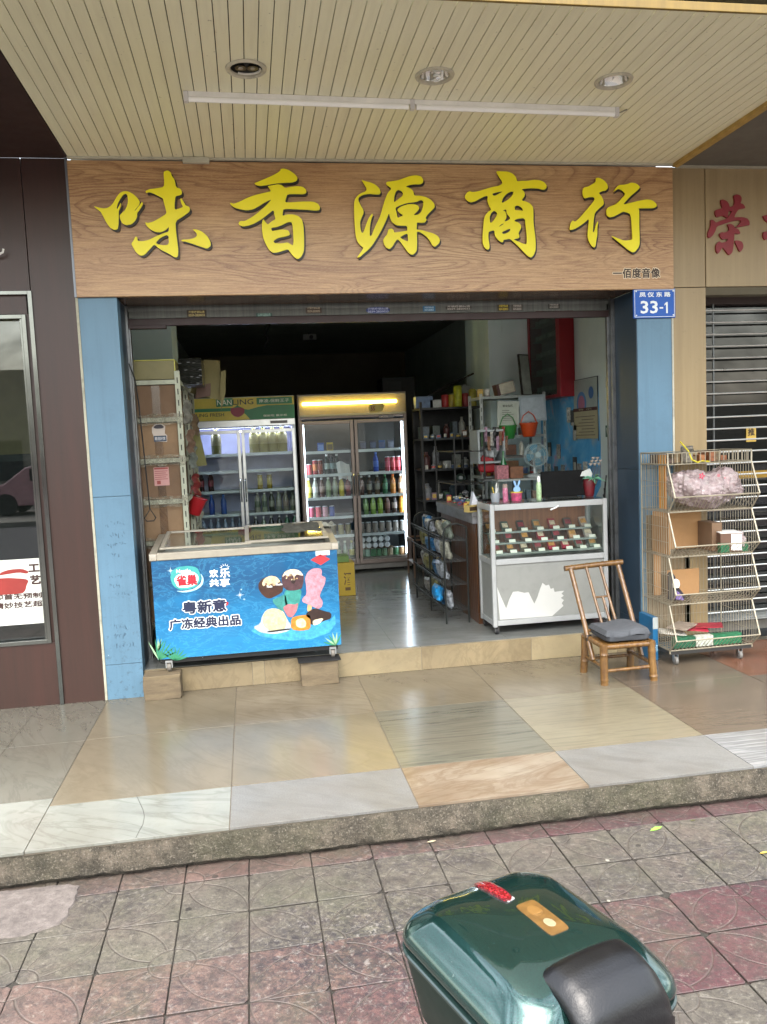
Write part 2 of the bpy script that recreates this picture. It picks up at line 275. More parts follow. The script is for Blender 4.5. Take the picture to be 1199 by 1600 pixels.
LT={'wei':[[(-845,3076),(-810,3065),(-779,3061),(-753,3069),(-730,3091),(-708,3126),(-688,3151),(-665,3163),(-637,3163),(-609,3149),(-585,3126),(-571,3104),(-575,3085),(-589,3069),(-603,3053),(-605,3044),(-590,3063),(-570,3085),(-561,3100),(-553,3095),(-558,3079),(-574,3056),(-592,3034),(-593,3012),(-608,2986),(-631,2967),(-660,2962),(-684,2973),(-695,2999),(-695,3021),(-683,3034),(-663,3050),(-649,3075),(-641,3101),(-641,3133),(-647,3150),(-663,3146),(-680,3126),(-698,3097),(-710,3069),(-708,3056),(-696,3075),(-683,3097),(-685,3075),(-694,3056),(-699,3047),(-702,3005),(-707,2961),(-713,2938),(-734,2934),(-758,2948),(-778,2980),(-794,3018),(-805,3040),(-823,3056)],[(-418,3280),(-393,3290),(-375,3277),(-370,3255),(-355,3233),(-349,3188),(-327,3182),(-315,3163),(-319,3147),(-336,3140),(-356,3137),(-364,3095),(-367,3054),(-334,3063),(-314,3073),(-325,3092),(-329,3121),(-322,3124),(-309,3102),(-298,3080),(-279,3073),(-273,3057),(-281,3041),(-318,3015),(-366,2986),(-367,2928),(-363,2864),(-360,2812),(-366,2770),(-385,2768),(-422,2793),(-460,2812),(-484,2829),(-502,2848),(-530,2819),(-564,2784),(-590,2778),(-614,2800),(-631,2833),(-639,2852),(-625,2868),(-611,2895),(-600,2890),(-600,2868),(-571,2866),(-532,2874),(-493,2893),(-447,2912),(-411,2923),(-407,2954),(-429,2932),(-459,2919),(-491,2922),(-522,2938),(-543,2961),(-548,2980),(-532,2975),(-500,2983),(-460,3005),(-416,3031),(-421,3063),(-428,3095),(-433,3124),(-458,3137),(-488,3152),(-513,3160),(-530,3153),(-534,3165),(-512,3176),(-474,3181),(-422,3190),(-418,3223),(-419,3255)],[(-494,2855),(-464,2887),(-414,2908),(-414,2846),(-445,2841),(-477,2846)],[(-268,2938),(-239,2936),(-207,2922),(-179,2895),(-162,2863),(-161,2837),(-184,2819),(-219,2831),(-264,2847),(-308,2862),(-340,2867),(-333,2875),(-294,2876),(-258,2884),(-241,2899),(-246,2918)]],'xiang':[[(295,3304),(316,3308),(350,3297),(383,3274),(400,3252),(392,3233),(363,3223),(306,3221),(249,3215),(198,3205),(163,3200),(141,3206),(125,3216),(165,3231),(206,3248),(246,3265),(281,3284),(296,3297)],[(209,3200),(237,3204),(271,3211),(300,3206),(317,3188),(344,3195),(390,3201),(427,3198),(449,3180),(450,3161),(434,3152),(388,3153),(331,3152),(321,3130),(312,3101),(357,3102),(420,3107),(489,3107),(520,3094),(532,3072),(527,3055),(503,3052),(440,3057),(372,3060),(300,3062),(296,3043),(292,3018),(318,3027),(358,3028),(392,3018),(414,2996),(421,2957),(421,2900),(419,2844),(415,2799),(396,2765),(373,2751),(350,2766),(329,2794),(316,2814),(284,2805),(249,2794),(220,2792),(198,2809),(178,2845),(163,2890),(159,2940),(163,2985),(173,2999),(182,2982),(198,2965),(222,2985),(249,2999),(241,3024),(239,3057),(199,3026),(158,2996),(117,2974),(82,2960),(43,2954),(21,2962),(16,2976),(28,2987),(56,2987),(90,3004),(137,3035),(185,3074),(232,3121),(192,3104),(151,3079),(110,3057),(71,3052),(32,3059),(-1,3068),(-20,3081),(-30,3095),(-22,3098),(-6,3091),(35,3106),(75,3126),(127,3145),(178,3157),(229,3168),(222,3182)],[(217,2946),(252,2950),(286,2962),(322,2980),(345,2982),(352,2962),(353,2912),(353,2861),(347,2836),(334,2845),(315,2856),(280,2850),(246,2850),(228,2856),(230,2868),(259,2884),(300,2891),(326,2898),(334,2906),(325,2929),(302,2935),(262,2933),(228,2926),(219,2929)]],'yuan':[[(803,3245),(825,3235),(863,3227),(895,3212),(917,3191),(926,3167),(918,3153),(887,3154),(849,3157),(810,3150),(781,3134),(778,3115),(790,3089),(808,3057),(809,3036),(795,3009),(783,2982),(783,2940),(793,2909),(805,2924),(824,2972),(842,3009),(863,3033),(869,3028),(855,2993),(845,2950),(842,2891),(854,2897),(872,2939),(896,2982),(918,3025),(934,3073),(953,3127),(971,3164),(997,3190),(979,3204),(962,3217),(966,3231),(997,3235),(1042,3242),(1081,3256),(1121,3269),(1161,3275),(1194,3267),(1208,3246),(1204,3227),(1187,3218),(1147,3218),(1113,3213),(1088,3202),(1113,3196),(1137,3178),(1144,3146),(1178,3147),(1217,3139),(1251,3123),(1275,3096),(1276,3074),(1260,3058),(1230,3031),(1212,3007),(1220,2996),(1208,2978),(1183,2976),(1154,2980),(1152,2945),(1150,2933),(1181,2931),(1220,2920),(1260,2909),(1290,2893),(1304,2868),(1297,2846),(1268,2824),(1251,2833),(1238,2858),(1219,2885),(1191,2907),(1169,2920),(1151,2920),(1151,2885),(1150,2842),(1146,2798),(1124,2776),(1104,2777),(1085,2793),(1063,2826),(1042,2856),(1023,2875),(1003,2853),(987,2826),(967,2811),(945,2821),(930,2848),(928,2870),(940,2888),(954,2902),(961,2923),(967,2937),(990,2940),(1000,2929),(1002,2915),(1034,2918),(1068,2924),(1089,2926),(1089,2958),(1052,2958),(1018,2961),(991,2980),(979,3009),(974,3039),(959,3004),(940,2966),(916,2923),(892,2886),(862,2843),(833,2811),(798,2784),(770,2760),(753,2758),(765,2776),(800,2819),(779,2835),(760,2859),(751,2897),(748,2950),(747,3014),(748,3073),(753,3115),(771,3142),(793,3158),(827,3171),(836,3187),(823,3211)],[(1008,3106),(1012,3138),(1022,3170),(1039,3183),(1058,3178),(1071,3162),(1065,3143),(1042,3127),(1016,3108)],[(1016,3071),(1052,3087),(1097,3101),(1154,3107),(1188,3121),(1202,3113),(1200,3085),(1188,3050),(1168,3028),(1136,3023),(1140,3031),(1163,3051),(1174,3067),(1167,3084),(1142,3093),(1103,3093),(1057,3080),(1027,3060),(1039,3041),(1067,3024),(1049,3015),(1029,3006),(1023,3036)],[(1039,2885),(1067,2901),(1091,2910),(1092,2858),(1071,2865),(1049,2877)]],'shang':[[(1694,3305),(1730,3304),(1776,3303),(1811,3289),(1831,3266),(1838,3240),(1867,3245),(1908,3245),(1949,3252),(1991,3250),(2021,3239),(2041,3217),(2036,3195),(2015,3189),(1984,3197),(1943,3199),(1901,3197),(1865,3192),(1885,3175),(1889,3151),(1863,3119),(1894,3113),(1924,3099),(1943,3075),(1944,3036),(1942,2988),(1946,2939),(1952,2891),(1954,2842),(1952,2799),(1938,2767),(1920,2751),(1899,2760),(1869,2789),(1839,2819),(1803,2853),(1778,2874),(1752,2870),(1733,2867),(1729,2851),(1716,2853),(1691,2870),(1674,2896),(1672,2930),(1652,2925),(1632,2918),(1629,2882),(1636,2834),(1634,2810),(1622,2804),(1602,2817),(1590,2844),(1590,2887),(1596,2935),(1603,2997),(1614,3026),(1635,3047),(1656,3059),(1642,3083),(1630,3117),(1636,3150),(1608,3143),(1577,3128),(1551,3114),(1521,3106),(1498,3114),(1481,3133),(1481,3149),(1495,3168),(1513,3177),(1531,3171),(1569,3176),(1610,3188),(1661,3203),(1712,3212),(1735,3225),(1736,3239),(1714,3270)],[(1807,2988),(1829,3002),(1883,3008),(1887,2959),(1893,2901),(1892,2839),(1870,2840),(1834,2855),(1799,2870),(1840,2878),(1843,2889),(1836,2911),(1858,2944),(1853,2966),(1833,2980)],[(1664,3162),(1700,3172),(1739,3177),(1721,3167),(1684,3148),(1672,3150)],[(1726,3100),(1735,3131),(1761,3160),(1793,3177),(1812,3175),(1802,3151),(1770,3122)],[(1815,3081),(1836,3089),(1862,3077),(1875,3053),(1846,3056),(1817,3057)],[(1642,3012),(1655,3040),(1676,3055),(1695,3040),(1691,3021),(1669,2992),(1646,2971)],[(1731,3052),(1758,3065),(1760,3036),(1785,3005),(1766,2990),(1741,2983),(1757,3007),(1757,3031),(1748,3052)],[(1701,2949),(1720,2966),(1743,2974),(1725,2961)],[(1723,2916),(1754,2930),(1783,2940),(1780,2925),(1754,2908),(1728,2904)]],'hang':[[(2384,3268),(2408,3269),(2443,3253),(2466,3228),(2471,3204),(2456,3187),(2430,3183),(2403,3171),(2423,3150),(2437,3123),(2439,3096),(2410,3074),(2374,3042),(2366,3004),(2360,2955),(2356,2909),(2368,2922),(2378,2960),(2393,2988),(2395,2977),(2389,2939),(2388,2895),(2379,2857),(2375,2825),(2366,2814),(2346,2825),(2326,2857),(2318,2895),(2325,2950),(2332,3004),(2302,2979),(2266,2955),(2231,2936),(2195,2928),(2193,2939),(2202,2977),(2217,2993),(2232,2982),(2261,3004),(2297,3042),(2339,3085),(2376,3128),(2370,3144),(2341,3144),(2302,3134),(2291,3155),(2290,3187),(2301,3206),(2330,3211),(2366,3230),(2387,3247)],[(2506,3177),(2525,3202),(2549,3224),(2578,3224),(2608,3229),(2638,3240),(2674,3234),(2699,3214),(2694,3200),(2667,3178),(2631,3151),(2600,3121),(2575,3094),(2630,3107),(2690,3121),(2744,3130),(2786,3126),(2816,3103),(2820,3084),(2797,3073),(2749,3072),(2683,3072),(2692,3059),(2691,3004),(2690,2949),(2692,2894),(2692,2840),(2682,2812),(2654,2782),(2636,2782),(2607,2799),(2565,2832),(2524,2862),(2489,2890),(2501,2887),(2536,2873),(2578,2859),(2620,2861),(2638,2867),(2638,2906),(2636,2960),(2633,3004),(2627,3034),(2605,3045),(2575,3050),(2545,3034),(2509,3017),(2479,3012),(2459,3023),(2454,3053),(2463,3074),(2487,3085),(2523,3096),(2553,3121),(2595,3164),(2572,3189),(2548,3199),(2524,3188)]],'rong':[[(3413,3170),(3436,3179),(3461,3172),(3473,3156),(3472,3137),(3463,3118),(3486,3113),(3503,3086),(3474,3081),(3448,3075),(3431,3054),(3414,3022),(3448,3024),(3486,3024),(3516,3015),(3532,2994),(3534,2970),(3498,2965),(3465,2958),(3422,2955),(3448,2972),(3469,2996),(3456,3004),(3414,3000),(3372,2988),(3330,2977),(3284,2960),(3273,2930),(3254,2900),(3231,2882),(3215,2893),(3217,2923),(3236,2957),(3240,2987),(3238,3009),(3263,3002),(3278,2987),(3309,2998),(3347,3011),(3368,3020),(3347,3025),(3330,3036),(3310,3028),(3282,3024),(3272,3050),(3273,3071),(3302,3079),(3329,3084),(3318,3114),(3314,3140),(3331,3144),(3360,3133),(3377,3114),(3381,3093),(3398,3095),(3417,3109),(3421,3133)],[(3373,3065),(3398,3065),(3389,3047),(3368,3024),(3368,3043)],[(3362,2975),(3385,2981),(3410,2970),(3420,2953),(3448,2943),(3465,2913),(3439,2909),(3418,2915),(3414,2877),(3411,2855),(3409,2817),(3400,2783),(3379,2765),(3358,2783),(3342,2806),(3327,2819),(3316,2806),(3295,2776),(3279,2791),(3275,2818),(3281,2844),(3304,2863),(3317,2850),(3355,2857),(3369,2878),(3346,2876),(3327,2872),(3309,2893),(3302,2912),(3319,2923),(3342,2919),(3376,2934),(3376,2953)],[(3418,2866),(3447,2866),(3473,2858),(3485,2836),(3483,2813),(3464,2788),(3451,2798),(3434,2832)]],'dao':[[(3634,3034),(3668,3040),(3763,3051),(3763,3021),(3711,2990),(3668,2990),(3647,3011)],[(3638,2926),(3668,2926),(3745,2952),(3763,2930),(3711,2892),(3668,2877),(3651,2867),(3636,2892)]]}
ART={'splash':[(-51,388),(-14,422),(57,428),(293,421),(414,448),(460,408),(499,454),(502,392),(457,335),(335,302),(216,300),(98,322),(6,348)],'plate':[(-40,412),(10,432),(22,479),(50,519),(98,529),(156,511),(182,454),(209,404),(196,368),(100,354),(7,372)],'scoop':[(25,442),(31,490),(62,521),(110,526),(161,504),(182,454),(176,400),(148,372),(78,378),(38,399)],'spoon':[(46,377),(125,384),(202,386),(205,377),(137,373),(54,368)],'ice1':[(11,659),(11,695),(33,723),(74,738),(115,741),(149,715),(170,672),(165,630),(126,609),(84,592),(55,599),(27,628)],'top1':[(34,691),(50,726),(92,743),(132,732),(156,697),(136,692),(111,670),(89,690),(70,667),(60,686),(43,674)],'ice2':[(161,708),(168,744),(199,772),(247,777),(287,759),(309,722),(301,674),(287,639),(245,633),(198,636),(170,660)],'top2':[(165,726),(187,766),(235,777),(281,765),(307,728),(286,730),(262,740),(244,721),(227,746),(205,727),(189,742)],'nut2':[(223,710),(244,717),(254,696),(241,676),(224,686)],'wrap1':[(87,582),(137,596),(182,617),(194,526),(179,503),(144,505)],'wrap2':[(175,641),(233,631),(290,641),(277,568),(247,485),(195,477),(176,551)],'pink1':[(160,528),(199,549),(240,540),(262,551),(250,497),(218,457),(189,463),(173,497)],'pop':[(314,710),(334,750),(371,772),(418,768),(429,750),(422,720),(451,706),(443,664),(417,618),(403,582),(423,551),(418,515),(393,498),(364,513),(329,534),(288,555),(292,579),(320,601),(320,661)],'stick':[(326,546),(353,535),(342,484),(315,492)],'cake1':[(210,454),(260,466),(331,467),(339,436),(333,369),(272,362),(205,377)],'cake1c':[(241,437),(283,449),(308,420),(301,387),(267,381),(240,399)],'choc':[(312,480),(369,509),(428,483),(475,468),(473,429),(425,417),(364,394),(334,400),(336,436),(309,456)],'chocside':[(351,429),(428,437),(394,401),(351,390)],'oval':[(-541,770),(-529,816),(-488,839),(-420,843),(-370,828),(-352,786),(-352,745),(-378,705),(-430,689),(-486,690),(-524,716)],'ovalin':[(-519,759),(-497,788),(-451,801),(-394,804),(-364,775),(-366,740),(-389,712),(-446,702),(-497,706)],'swirl':[(-352,792),(-331,755),(-343,709),(-391,679),(-459,670),(-515,686),(-459,682),(-396,691),(-354,721),(-343,756)],'label':[(392,915),(485,913),(484,874),(392,875)],'diamond':[(357,834),(423,868),(486,831),(422,795)],'comma':[(-201,592),(-185,588),(-189,573),(-212,559),(-198,577)]}
LEAF=[[(-646,247),(-656,296),(-659,346),(-659,389),(-651,347),(-644,297),(-644,247)],[(-646,248),(-643,297),(-634,346),(-624,387),(-626,345),(-632,295),(-644,247)],[(-646,248),(-631,295),(-610,339),(-590,376),(-603,336),(-621,290),(-644,247)],[(-646,248),(-620,289),(-589,327),(-560,357),(-582,321),(-611,282),(-644,247)],[(-646,248),(-610,281),(-571,308),(-536,330),(-566,301),(-603,271),(-644,246)],[(-645,248),(-603,270),(-558,286),(-519,297),(-555,278),(-599,259),(-645,246)],[(-646,247),(-671,290),(-690,335),(-704,375),(-683,339),(-661,295),(-644,248)],[(-544,235),(-573,250),(-599,271),(-619,290),(-594,277),(-567,260),(-543,237)],[(-545,235),(-567,260),(-584,288),(-597,314),(-578,293),(-558,267),(-543,237)],[(-545,236),(-558,267),(-565,299),(-569,328),(-558,301),(-547,270),(-543,236)],[(-545,236),(-547,270),(-543,303),(-538,331),(-536,302),(-536,269),(-543,236)],[(-545,237),(-536,269),(-522,298),(-507,322),(-515,295),(-526,264),(-543,236)],[(-545,237),(-526,264),(-503,286),(-481,304),(-497,280),(-518,256),(-543,235)],[(-544,237),(-518,256),(-489,268),(-462,277),(-485,261),(-513,245),(-543,235)],[(-544,237),(-514,248),(-482,252),(-455,253),(-481,244),(-512,236),(-544,235)],[(494,245),(463,251),(433,264),(409,277),(436,272),(466,263),(495,247)],[(494,245),(466,262),(442,284),(423,305),(447,290),(473,271),(495,247)],[(494,245),(473,271),(458,299),(447,325),(465,304),(483,277),(496,247)],[(494,246),(482,277),(477,308),(476,336),(486,310),(494,279),(496,246)],[(494,246),(493,279),(499,310),(507,337),(508,309),(505,277),(496,246)],[(494,247),(504,277),(521,304),(537,326),(528,300),(515,271),(496,245)],[(-647,307),(-649,336),(-646,365),(-640,389),(-638,364),(-638,335),(-645,307)],[(-647,307),(-635,334),(-618,357),(-602,375),(-612,352),(-626,327),(-645,306)],[(-647,307),(-642,336),(-632,363),(-620,385),(-624,360),(-631,332),(-645,306)]]
TB={'huan':[-0.295,-0.24,0.755,0.808],'le':[-0.23,-0.165,0.75,0.812],'gong':[-0.298,-0.238,0.696,0.746],'xiang':[-0.233,-0.169,0.691,0.746],'yxy':[-0.477,-0.2,0.53,0.613],'gd':[-0.567,-0.114,0.433,0.504],'qc':[-0.504,-0.373,0.716,0.786],'nes':[-0.5,-0.41,0.8,0.824]}
# ================================================================= materials of the setting
Y0=5.33      # face of the shop front
ZS=3.37      # soffit height
def mat_pavement():
    t=NT('paving_slabs'); p=t.pos(); sx=t.new('SeparateXYZ'); t.link(p,sx.inputs[0])
    P=.257
    wob=t.noise(p,1.2,2)
    def cell(axis,off):
        a=t.math('DIVIDE',t.math('SUBTRACT',sx.outputs[axis],off),P)
        return a
    u=cell(0,.160); v=cell(1,2.710)
    iu=t.math('FLOOR',u); iv=t.math('FLOOR',v)
    fu=t.math('FRACT',u); fv=t.math('FRACT',v)
    cu=t.math('ABSOLUTE',t.math('SUBTRACT',fu,.5)); cv=t.math('ABSOLUTE',t.math('SUBTRACT',fv,.5))
    edge=t.math('MAXIMUM',cu,cv)                                   # .5 at the joint
    nz=t.noise(p,28,5,.7)
    edge2=t.math('ADD',edge,t.math('MULTIPLY',t.math('SUBTRACT',nz,.5),.016))
    joint=t.ramp(edge2,[(.483,0.),(.494,1.)])
    # flower pattern: coordinates mirrored so that four slabs share a blossom
    pu=t.math('PINGPONG',u,1.0); pv=t.math('PINGPONG',v,1.0)
    def dist(a,b):
        x=t.math('SUBTRACT',pu,a); y=t.math('SUBTRACT',pv,b)
        return t.math('SQRT',t.math('ADD',t.math('MULTIPLY',x,x),t.math('MULTIPLY',y,y)))
    def line(dd,r,wd=.02): 
        e=t.math('ABSOLUTE',t.math('SUBTRACT',dd,r)); return t.math('SUBTRACT',1.0,t.math('DIVIDE',e,wd),clamp=True)
    d0=dist(0,0)
    inner=t.ramp(d0,[(.30,0.),(.32,1.)])
    pet=t.math('MAXIMUM',line(dist(1.0,0.06),.93),line(dist(.06,1.0),.93))
    pet=t.math('MULTIPLY',pet,inner)
    gro=t.math('MAXIMUM',pet,line(d0,.31))
    wear=t.ramp(t.noise(p,4,4),[(.34,.4),(.56,1.)])
    gro=t.math('MULTIPLY',gro,wear)
    # colours by band of two slabs, per slab shift
    band=t.math('PINGPONG',t.math('ADD',iv,.5),2.0)                # 0..2
    isred=t.math('GREATER_THAN',band,1.0)
    band2=t.math('FLOORED_MODULO',iv,4.0)
    redA=t.math('LESS_THAN',t.math('ABSOLUTE',t.math('SUBTRACT',band2,2.5)),.9)
    wn=t.new('TexWhiteNoise',noise_dimensions='2D'); cmb=t.new('CombineXYZ'); t.link(iu,cmb.inputs[0]); t.link(iv,cmb.inputs[1]); t.link(cmb.outputs[0],wn.inputs['Vector'])
    rnd=wn.outputs['Value']
    big=t.noise(p,1.1,3,.5)
    xg=t.math('ADD',sx.outputs[0],t.math('MULTIPLY',t.math('SUBTRACT',big,.5),1.2))
    grey=t.mix(t.ramp(big,[(.35,0.),(.65,1.)]),hexc('5a564c'),hexc('4e4a43'))
    redL=hexc('645049'); redR=hexc('4a2a2f')
    fade=t.new('MapRange'); t.link(xg,fade.inputs[0]); fade.inputs[1].default_value=-.3; fade.inputs[2].default_value=.9
    red=t.mix(fade.outputs[0],redL,redR)
    base=t.mix(redA,grey,red)
    base=t.mix(t.math('MULTIPLY',rnd,.25),base,hexc('5f574f'))
    # blotches: pale scale and dark wet specks
    bl=t.ramp(t.noise(p,38,6,.75,.6),[(.47,0.),(.60,1.)])
    dx_=t.math('SUBTRACT',sx.outputs[0],.35); dy_=t.math('SUBTRACT',sx.outputs[1],2.62)
    zd=t.math('SQRT',t.math('ADD',t.math('MULTIPLY',dx_,dx_),t.math('MULTIPLY',t.math('MULTIPLY',dy_,dy_),2.5)))
    zone=t.math('MAXIMUM',t.ramp(t.math('ADD',zd,t.math('MULTIPLY',t.math('SUBTRACT',big,.5),.5)),[(.25,1.),(.75,.12)]),t.math('MULTIPLY',t.ramp(t.noise(p,1.6,2),[(.42,0.),(.58,1.)]),.6))
    base=t.mix(t.math('MULTIPLY',t.math('MULTIPLY',bl,zone),.9),base,hexc('24222a'))
    pale=t.ramp(t.noise(p,55,5,.8),[(.55,0.),(.72,1.)])
    base=t.mix(t.math('MULTIPLY',pale,.7),base,hexc('8b877d'))
    mot=t.ramp(t.noise(p,16,8,.85,.3),[(.40,1.),(.54,0.)]); base=t.mix(t.math('MULTIPLY',mot,.7),base,hexc('34302e'))
    mot2=t.ramp(t.noise(t.mapping(loc=(9,3,0),src=p),70,5,.8),[(.52,0.),(.6,1.)]); base=t.mix(t.math('MULTIPLY',mot2,.5),base,hexc('2f2c2a'))
    pink=t.ramp(t.noise(t.mapping(loc=(4,1,2),src=p),5,5,.7),[(.5,0.),(.7,1.)]); base=t.mix(t.math('MULTIPLY',pink,.12),base,hexc('7d6460'))
    moss=t.ramp(t.noise(p,3.1,4),[(.5,0.),(.7,1.)])
    base=t.mix(t.math('MULTIPLY',moss,.25),base,hexc('52583f'))
    vor=t.new('TexVoronoi'); t.link(p,vor.inputs['Vector']); vor.inputs['Scale'].default_value=4.5; vor.inputs['Randomness'].default_value=1
    spots=t.math('LESS_THAN',t.math('ADD',vor.outputs['Distance'],t.math('MULTIPLY',nz,.07)),.098)
    base=t.mix(t.math('MULTIPLY',spots,.8),base,hexc('242220'))
    fl1=t.ramp(t.noise(t.mapping(loc=(2,7,0),src=p),26,8,.85,.4),[(.47,0.),(.53,1.)]); base=t.mix(t.math('MULTIPLY',t.math('MULTIPLY',fl1,zone),.62),base,hexc('262328'))
    fl2=t.ramp(t.noise(t.mapping(loc=(5,1,0),src=p),42,6,.8,.4),[(.56,0.),(.62,1.)]); base=t.mix(t.math('MULTIPLY',t.math('MULTIPLY',fl2,zone),.5),base,hexc('8a8580'))
    base=t.mix(t.math('MULTIPLY',gro,.8),base,hexc('4a433d'))
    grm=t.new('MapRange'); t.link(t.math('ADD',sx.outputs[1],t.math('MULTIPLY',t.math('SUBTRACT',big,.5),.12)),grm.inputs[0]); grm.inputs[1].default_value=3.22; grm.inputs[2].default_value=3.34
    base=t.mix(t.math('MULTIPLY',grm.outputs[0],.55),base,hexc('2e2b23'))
    base=t.mix(t.math('MULTIPLY',joint,t.ramp(t.noise(p,5,5,.7),[(.35,.35),(.55,.95)])),base,hexc('2c2823'))
    # patch of fresh cement by the step
    cx=t.math('SUBTRACT',sx.outputs[0],-.95); cy=t.math('SUBTRACT',sx.outputs[1],3.14)
    rr=t.math('SQRT',t.math('ADD',t.math('MULTIPLY',t.math('MULTIPLY',cx,cx),.55),t.math('MULTIPLY',t.math('MULTIPLY',cy,cy),2.2)))
    rr=t.math('ADD',rr,t.math('MULTIPLY',t.math('SUBTRACT',t.noise(p,6,4),.5),.22))
    pm=t.math('LESS_THAN',rr,.26)
    base=t.mix(0.0,base,t.mix(mot,hexc('76716b'),hexc('5f5b57')))
    t.color(base)
    ro=t.new('MapRange'); t.link(t.noise(p,9,4),ro.inputs[0]); ro.inputs[3].default_value=.4; ro.inputs[4].default_value=.75; t.link(ro.outputs[0],t.b.inputs['Roughness'])
    h=t.math('SUBTRACT',t.math('MULTIPLY',nz,.25),t.math('MULTIPLY',gro,.3))
    h=t.math('ADD',h,t.math('MULTIPLY',t.noise(p,90,4,.7),.18))
    hp=h
    t.bump(hp,1.0,.009)
    return t.m
def mat_stone_tile(name,base,c2,vein=None,rot=0,stripe=0,rough=.16,scale=2.0,vein_amt=.5,grain=0):
    t=NT(name); p=t.pos(); mp=t.mapping(rot=(0,0,rot),src=p)
    if stripe:
        ms=t.mapping(scale=(.7,stripe,1),src=mp); n=t.noise(ms,3,6,.6,.4)
        col=t.ramp(n,[(.32,hexc(base)),(.5,hexc(c2)),(.68,hexc(base))])
    else:
        ms=t.mapping(scale=(.6,1.5,1),src=mp); n=t.noise(ms,scale,7,.62,1.4)
        col=t.ramp(n,[(.3,hexc(base)),(.7,hexc(c2))])
    if vein:
        v=t.noise(t.mapping(scale=(.5,1.8,1),loc=(3,1,0),src=mp),scale*1.2,8,.6,2.0)
        k=t.math('ABSOLUTE',t.math('SUBTRACT',v,.5)); k=t.ramp(k,[(.0,1.),(.05,0.)])
        col=t.mix(t.math('MULTIPLY',k,vein_amt),col,hexc(vein))
    if grain: col=t.mix(t.math('MULTIPLY',t.ramp(t.noise(p,150,3,.7),[(.45,0.),(.6,1.)]),.35),col,hexc('3f4044'))
    gr=t.ramp(t.noise(p,14,6,.75),[(.55,0.),(.75,1.)])
    col=t.mix(t.math('MULTIPLY',gr,.22),col,hexc('51493c'))
    sm=t.ramp(t.noise(t.mapping(loc=(7,0,3),src=p),1.7,5,.65),[(.42,0.),(.62,1.)]); col=t.mix(t.math('MULTIPLY',sm,.28),col,hexc('574f42'))
    t.color(col)
    r=t.new('MapRange'); t.link(t.noise(p,5,5,.7),r.inputs[0]); r.inputs[3].default_value=rough*.7; r.inputs[4].default_value=rough*1.9; t.link(r.outputs[0],t.b.inputs['Roughness'])
    t.bump(t.noise(p,3,2),.05,.004)
    return t.m
def mat_curb():
    t=NT('rough_concrete'); p=t.pos(); n=t.noise(p,9,8,.75); col=t.ramp(n,[(.3,hexc('25221c')),(.5,hexc('5b5447')),(.7,hexc('85796a'))])
    m2=t.ramp(t.noise(p,2.2,5),[(.45,0.),(.65,1.)]); col=t.mix(t.math('MULTIPLY',m2,.5),col,hexc('57583f'))
    m3=t.ramp(t.noise(p,3,6,.8),[(.55,0.),(.7,1.)]); col=t.mix(t.math('MULTIPLY',m3,.4),col,hexc('8f8070')); m4=t.ramp(t.noise(p,110,4,.7),[(.55,0.),(.66,1.)]); col=t.mix(t.math('MULTIPLY',m4,.6),col,hexc('a59b8b')); m5=t.ramp(t.noise(t.mapping(loc=(3,3,3),src=p),80,4,.7),[(.55,0.),(.66,1.)]); col=t.mix(t.math('MULTIPLY',m5,.6),col,hexc('26231d'))
    sx=t.new('SeparateXYZ'); t.link(p,sx.inputs[0])
    t.color(col); t.set(rough=.9); n9=t.noise(p,38,9,.8); t.bump(n9,1.0,.05); return t.m
def mat_soffit():
    t=NT('painted_strip_ceiling'); p=t.pos()
    n=t.noise(p,.8,3); col=t.ramp(n,[(.3,hexc('e6e2c4')),(.7,hexc('dcd7b6'))])
    s=t.noise(t.mapping(scale=(9,.5,1),src=p),2.5,5,.7); col=t.mix(t.math('MULTIPLY',t.ramp(s,[(.45,0.),(.75,1.)]),.35),col,hexc('c0b99e'))
    d_=t.ramp(t.noise(p,40,3,.5),[(.70,0.),(.75,1.)]); col=t.mix(t.math('MULTIPLY',d_,.5),col,hexc('5b543c'))
    t.color(col); t.set(rough=.38); t.bump(t.noise(p,6,3),.08,.01); return t.m
def mat_signwood():
    t=NT('wood_grain_laminate'); p=t.pos()
    m1=t.mapping(scale=(.55,1,3.2),src=p)
    n=t.noise(m1,1.15,3,.45,.55)
    rings=t.math('MULTIPLY',n,26); fr=t.math('FRACT',rings)
    ln=t.ramp(fr,[(0.,1.),(.10,.65),(.45,.0),(.9,.25),(1.,1.)])
    zone=t.ramp(t.noise(t.mapping(scale=(.4,1,1.6),src=p),2.0,2),[(.40,.15),(.60,1.)])
    fine=t.noise(t.mapping(scale=(1.2,1,45),src=p),5,5,.7)
    fib=t.noise(t.mapping(scale=(14,1,120),src=p),4,3,.6)
    col=t.ramp(t.noise(t.mapping(scale=(.5,1,2.2),src=p),1.4,4),[(.3,hexc('b1895c')),(.7,hexc('c4a274'))])
    col=t.mix(t.math('MULTIPLY',t.ramp(fine,[(.4,0.),(.66,1.)]),.75),col,hexc('80553a'))
    col=t.mix(t.math('MULTIPLY',t.math('MULTIPLY',ln,zone),.8),col,hexc('744b30'))
    col=t.mix(t.math('MULTIPLY',t.ramp(fib,[(.5,0.),(.7,1.)]),.25),col,hexc('dfbd92'))
    t.color(col); t.set(rough=.33); t.bump(fine,.06,.002); return t.m
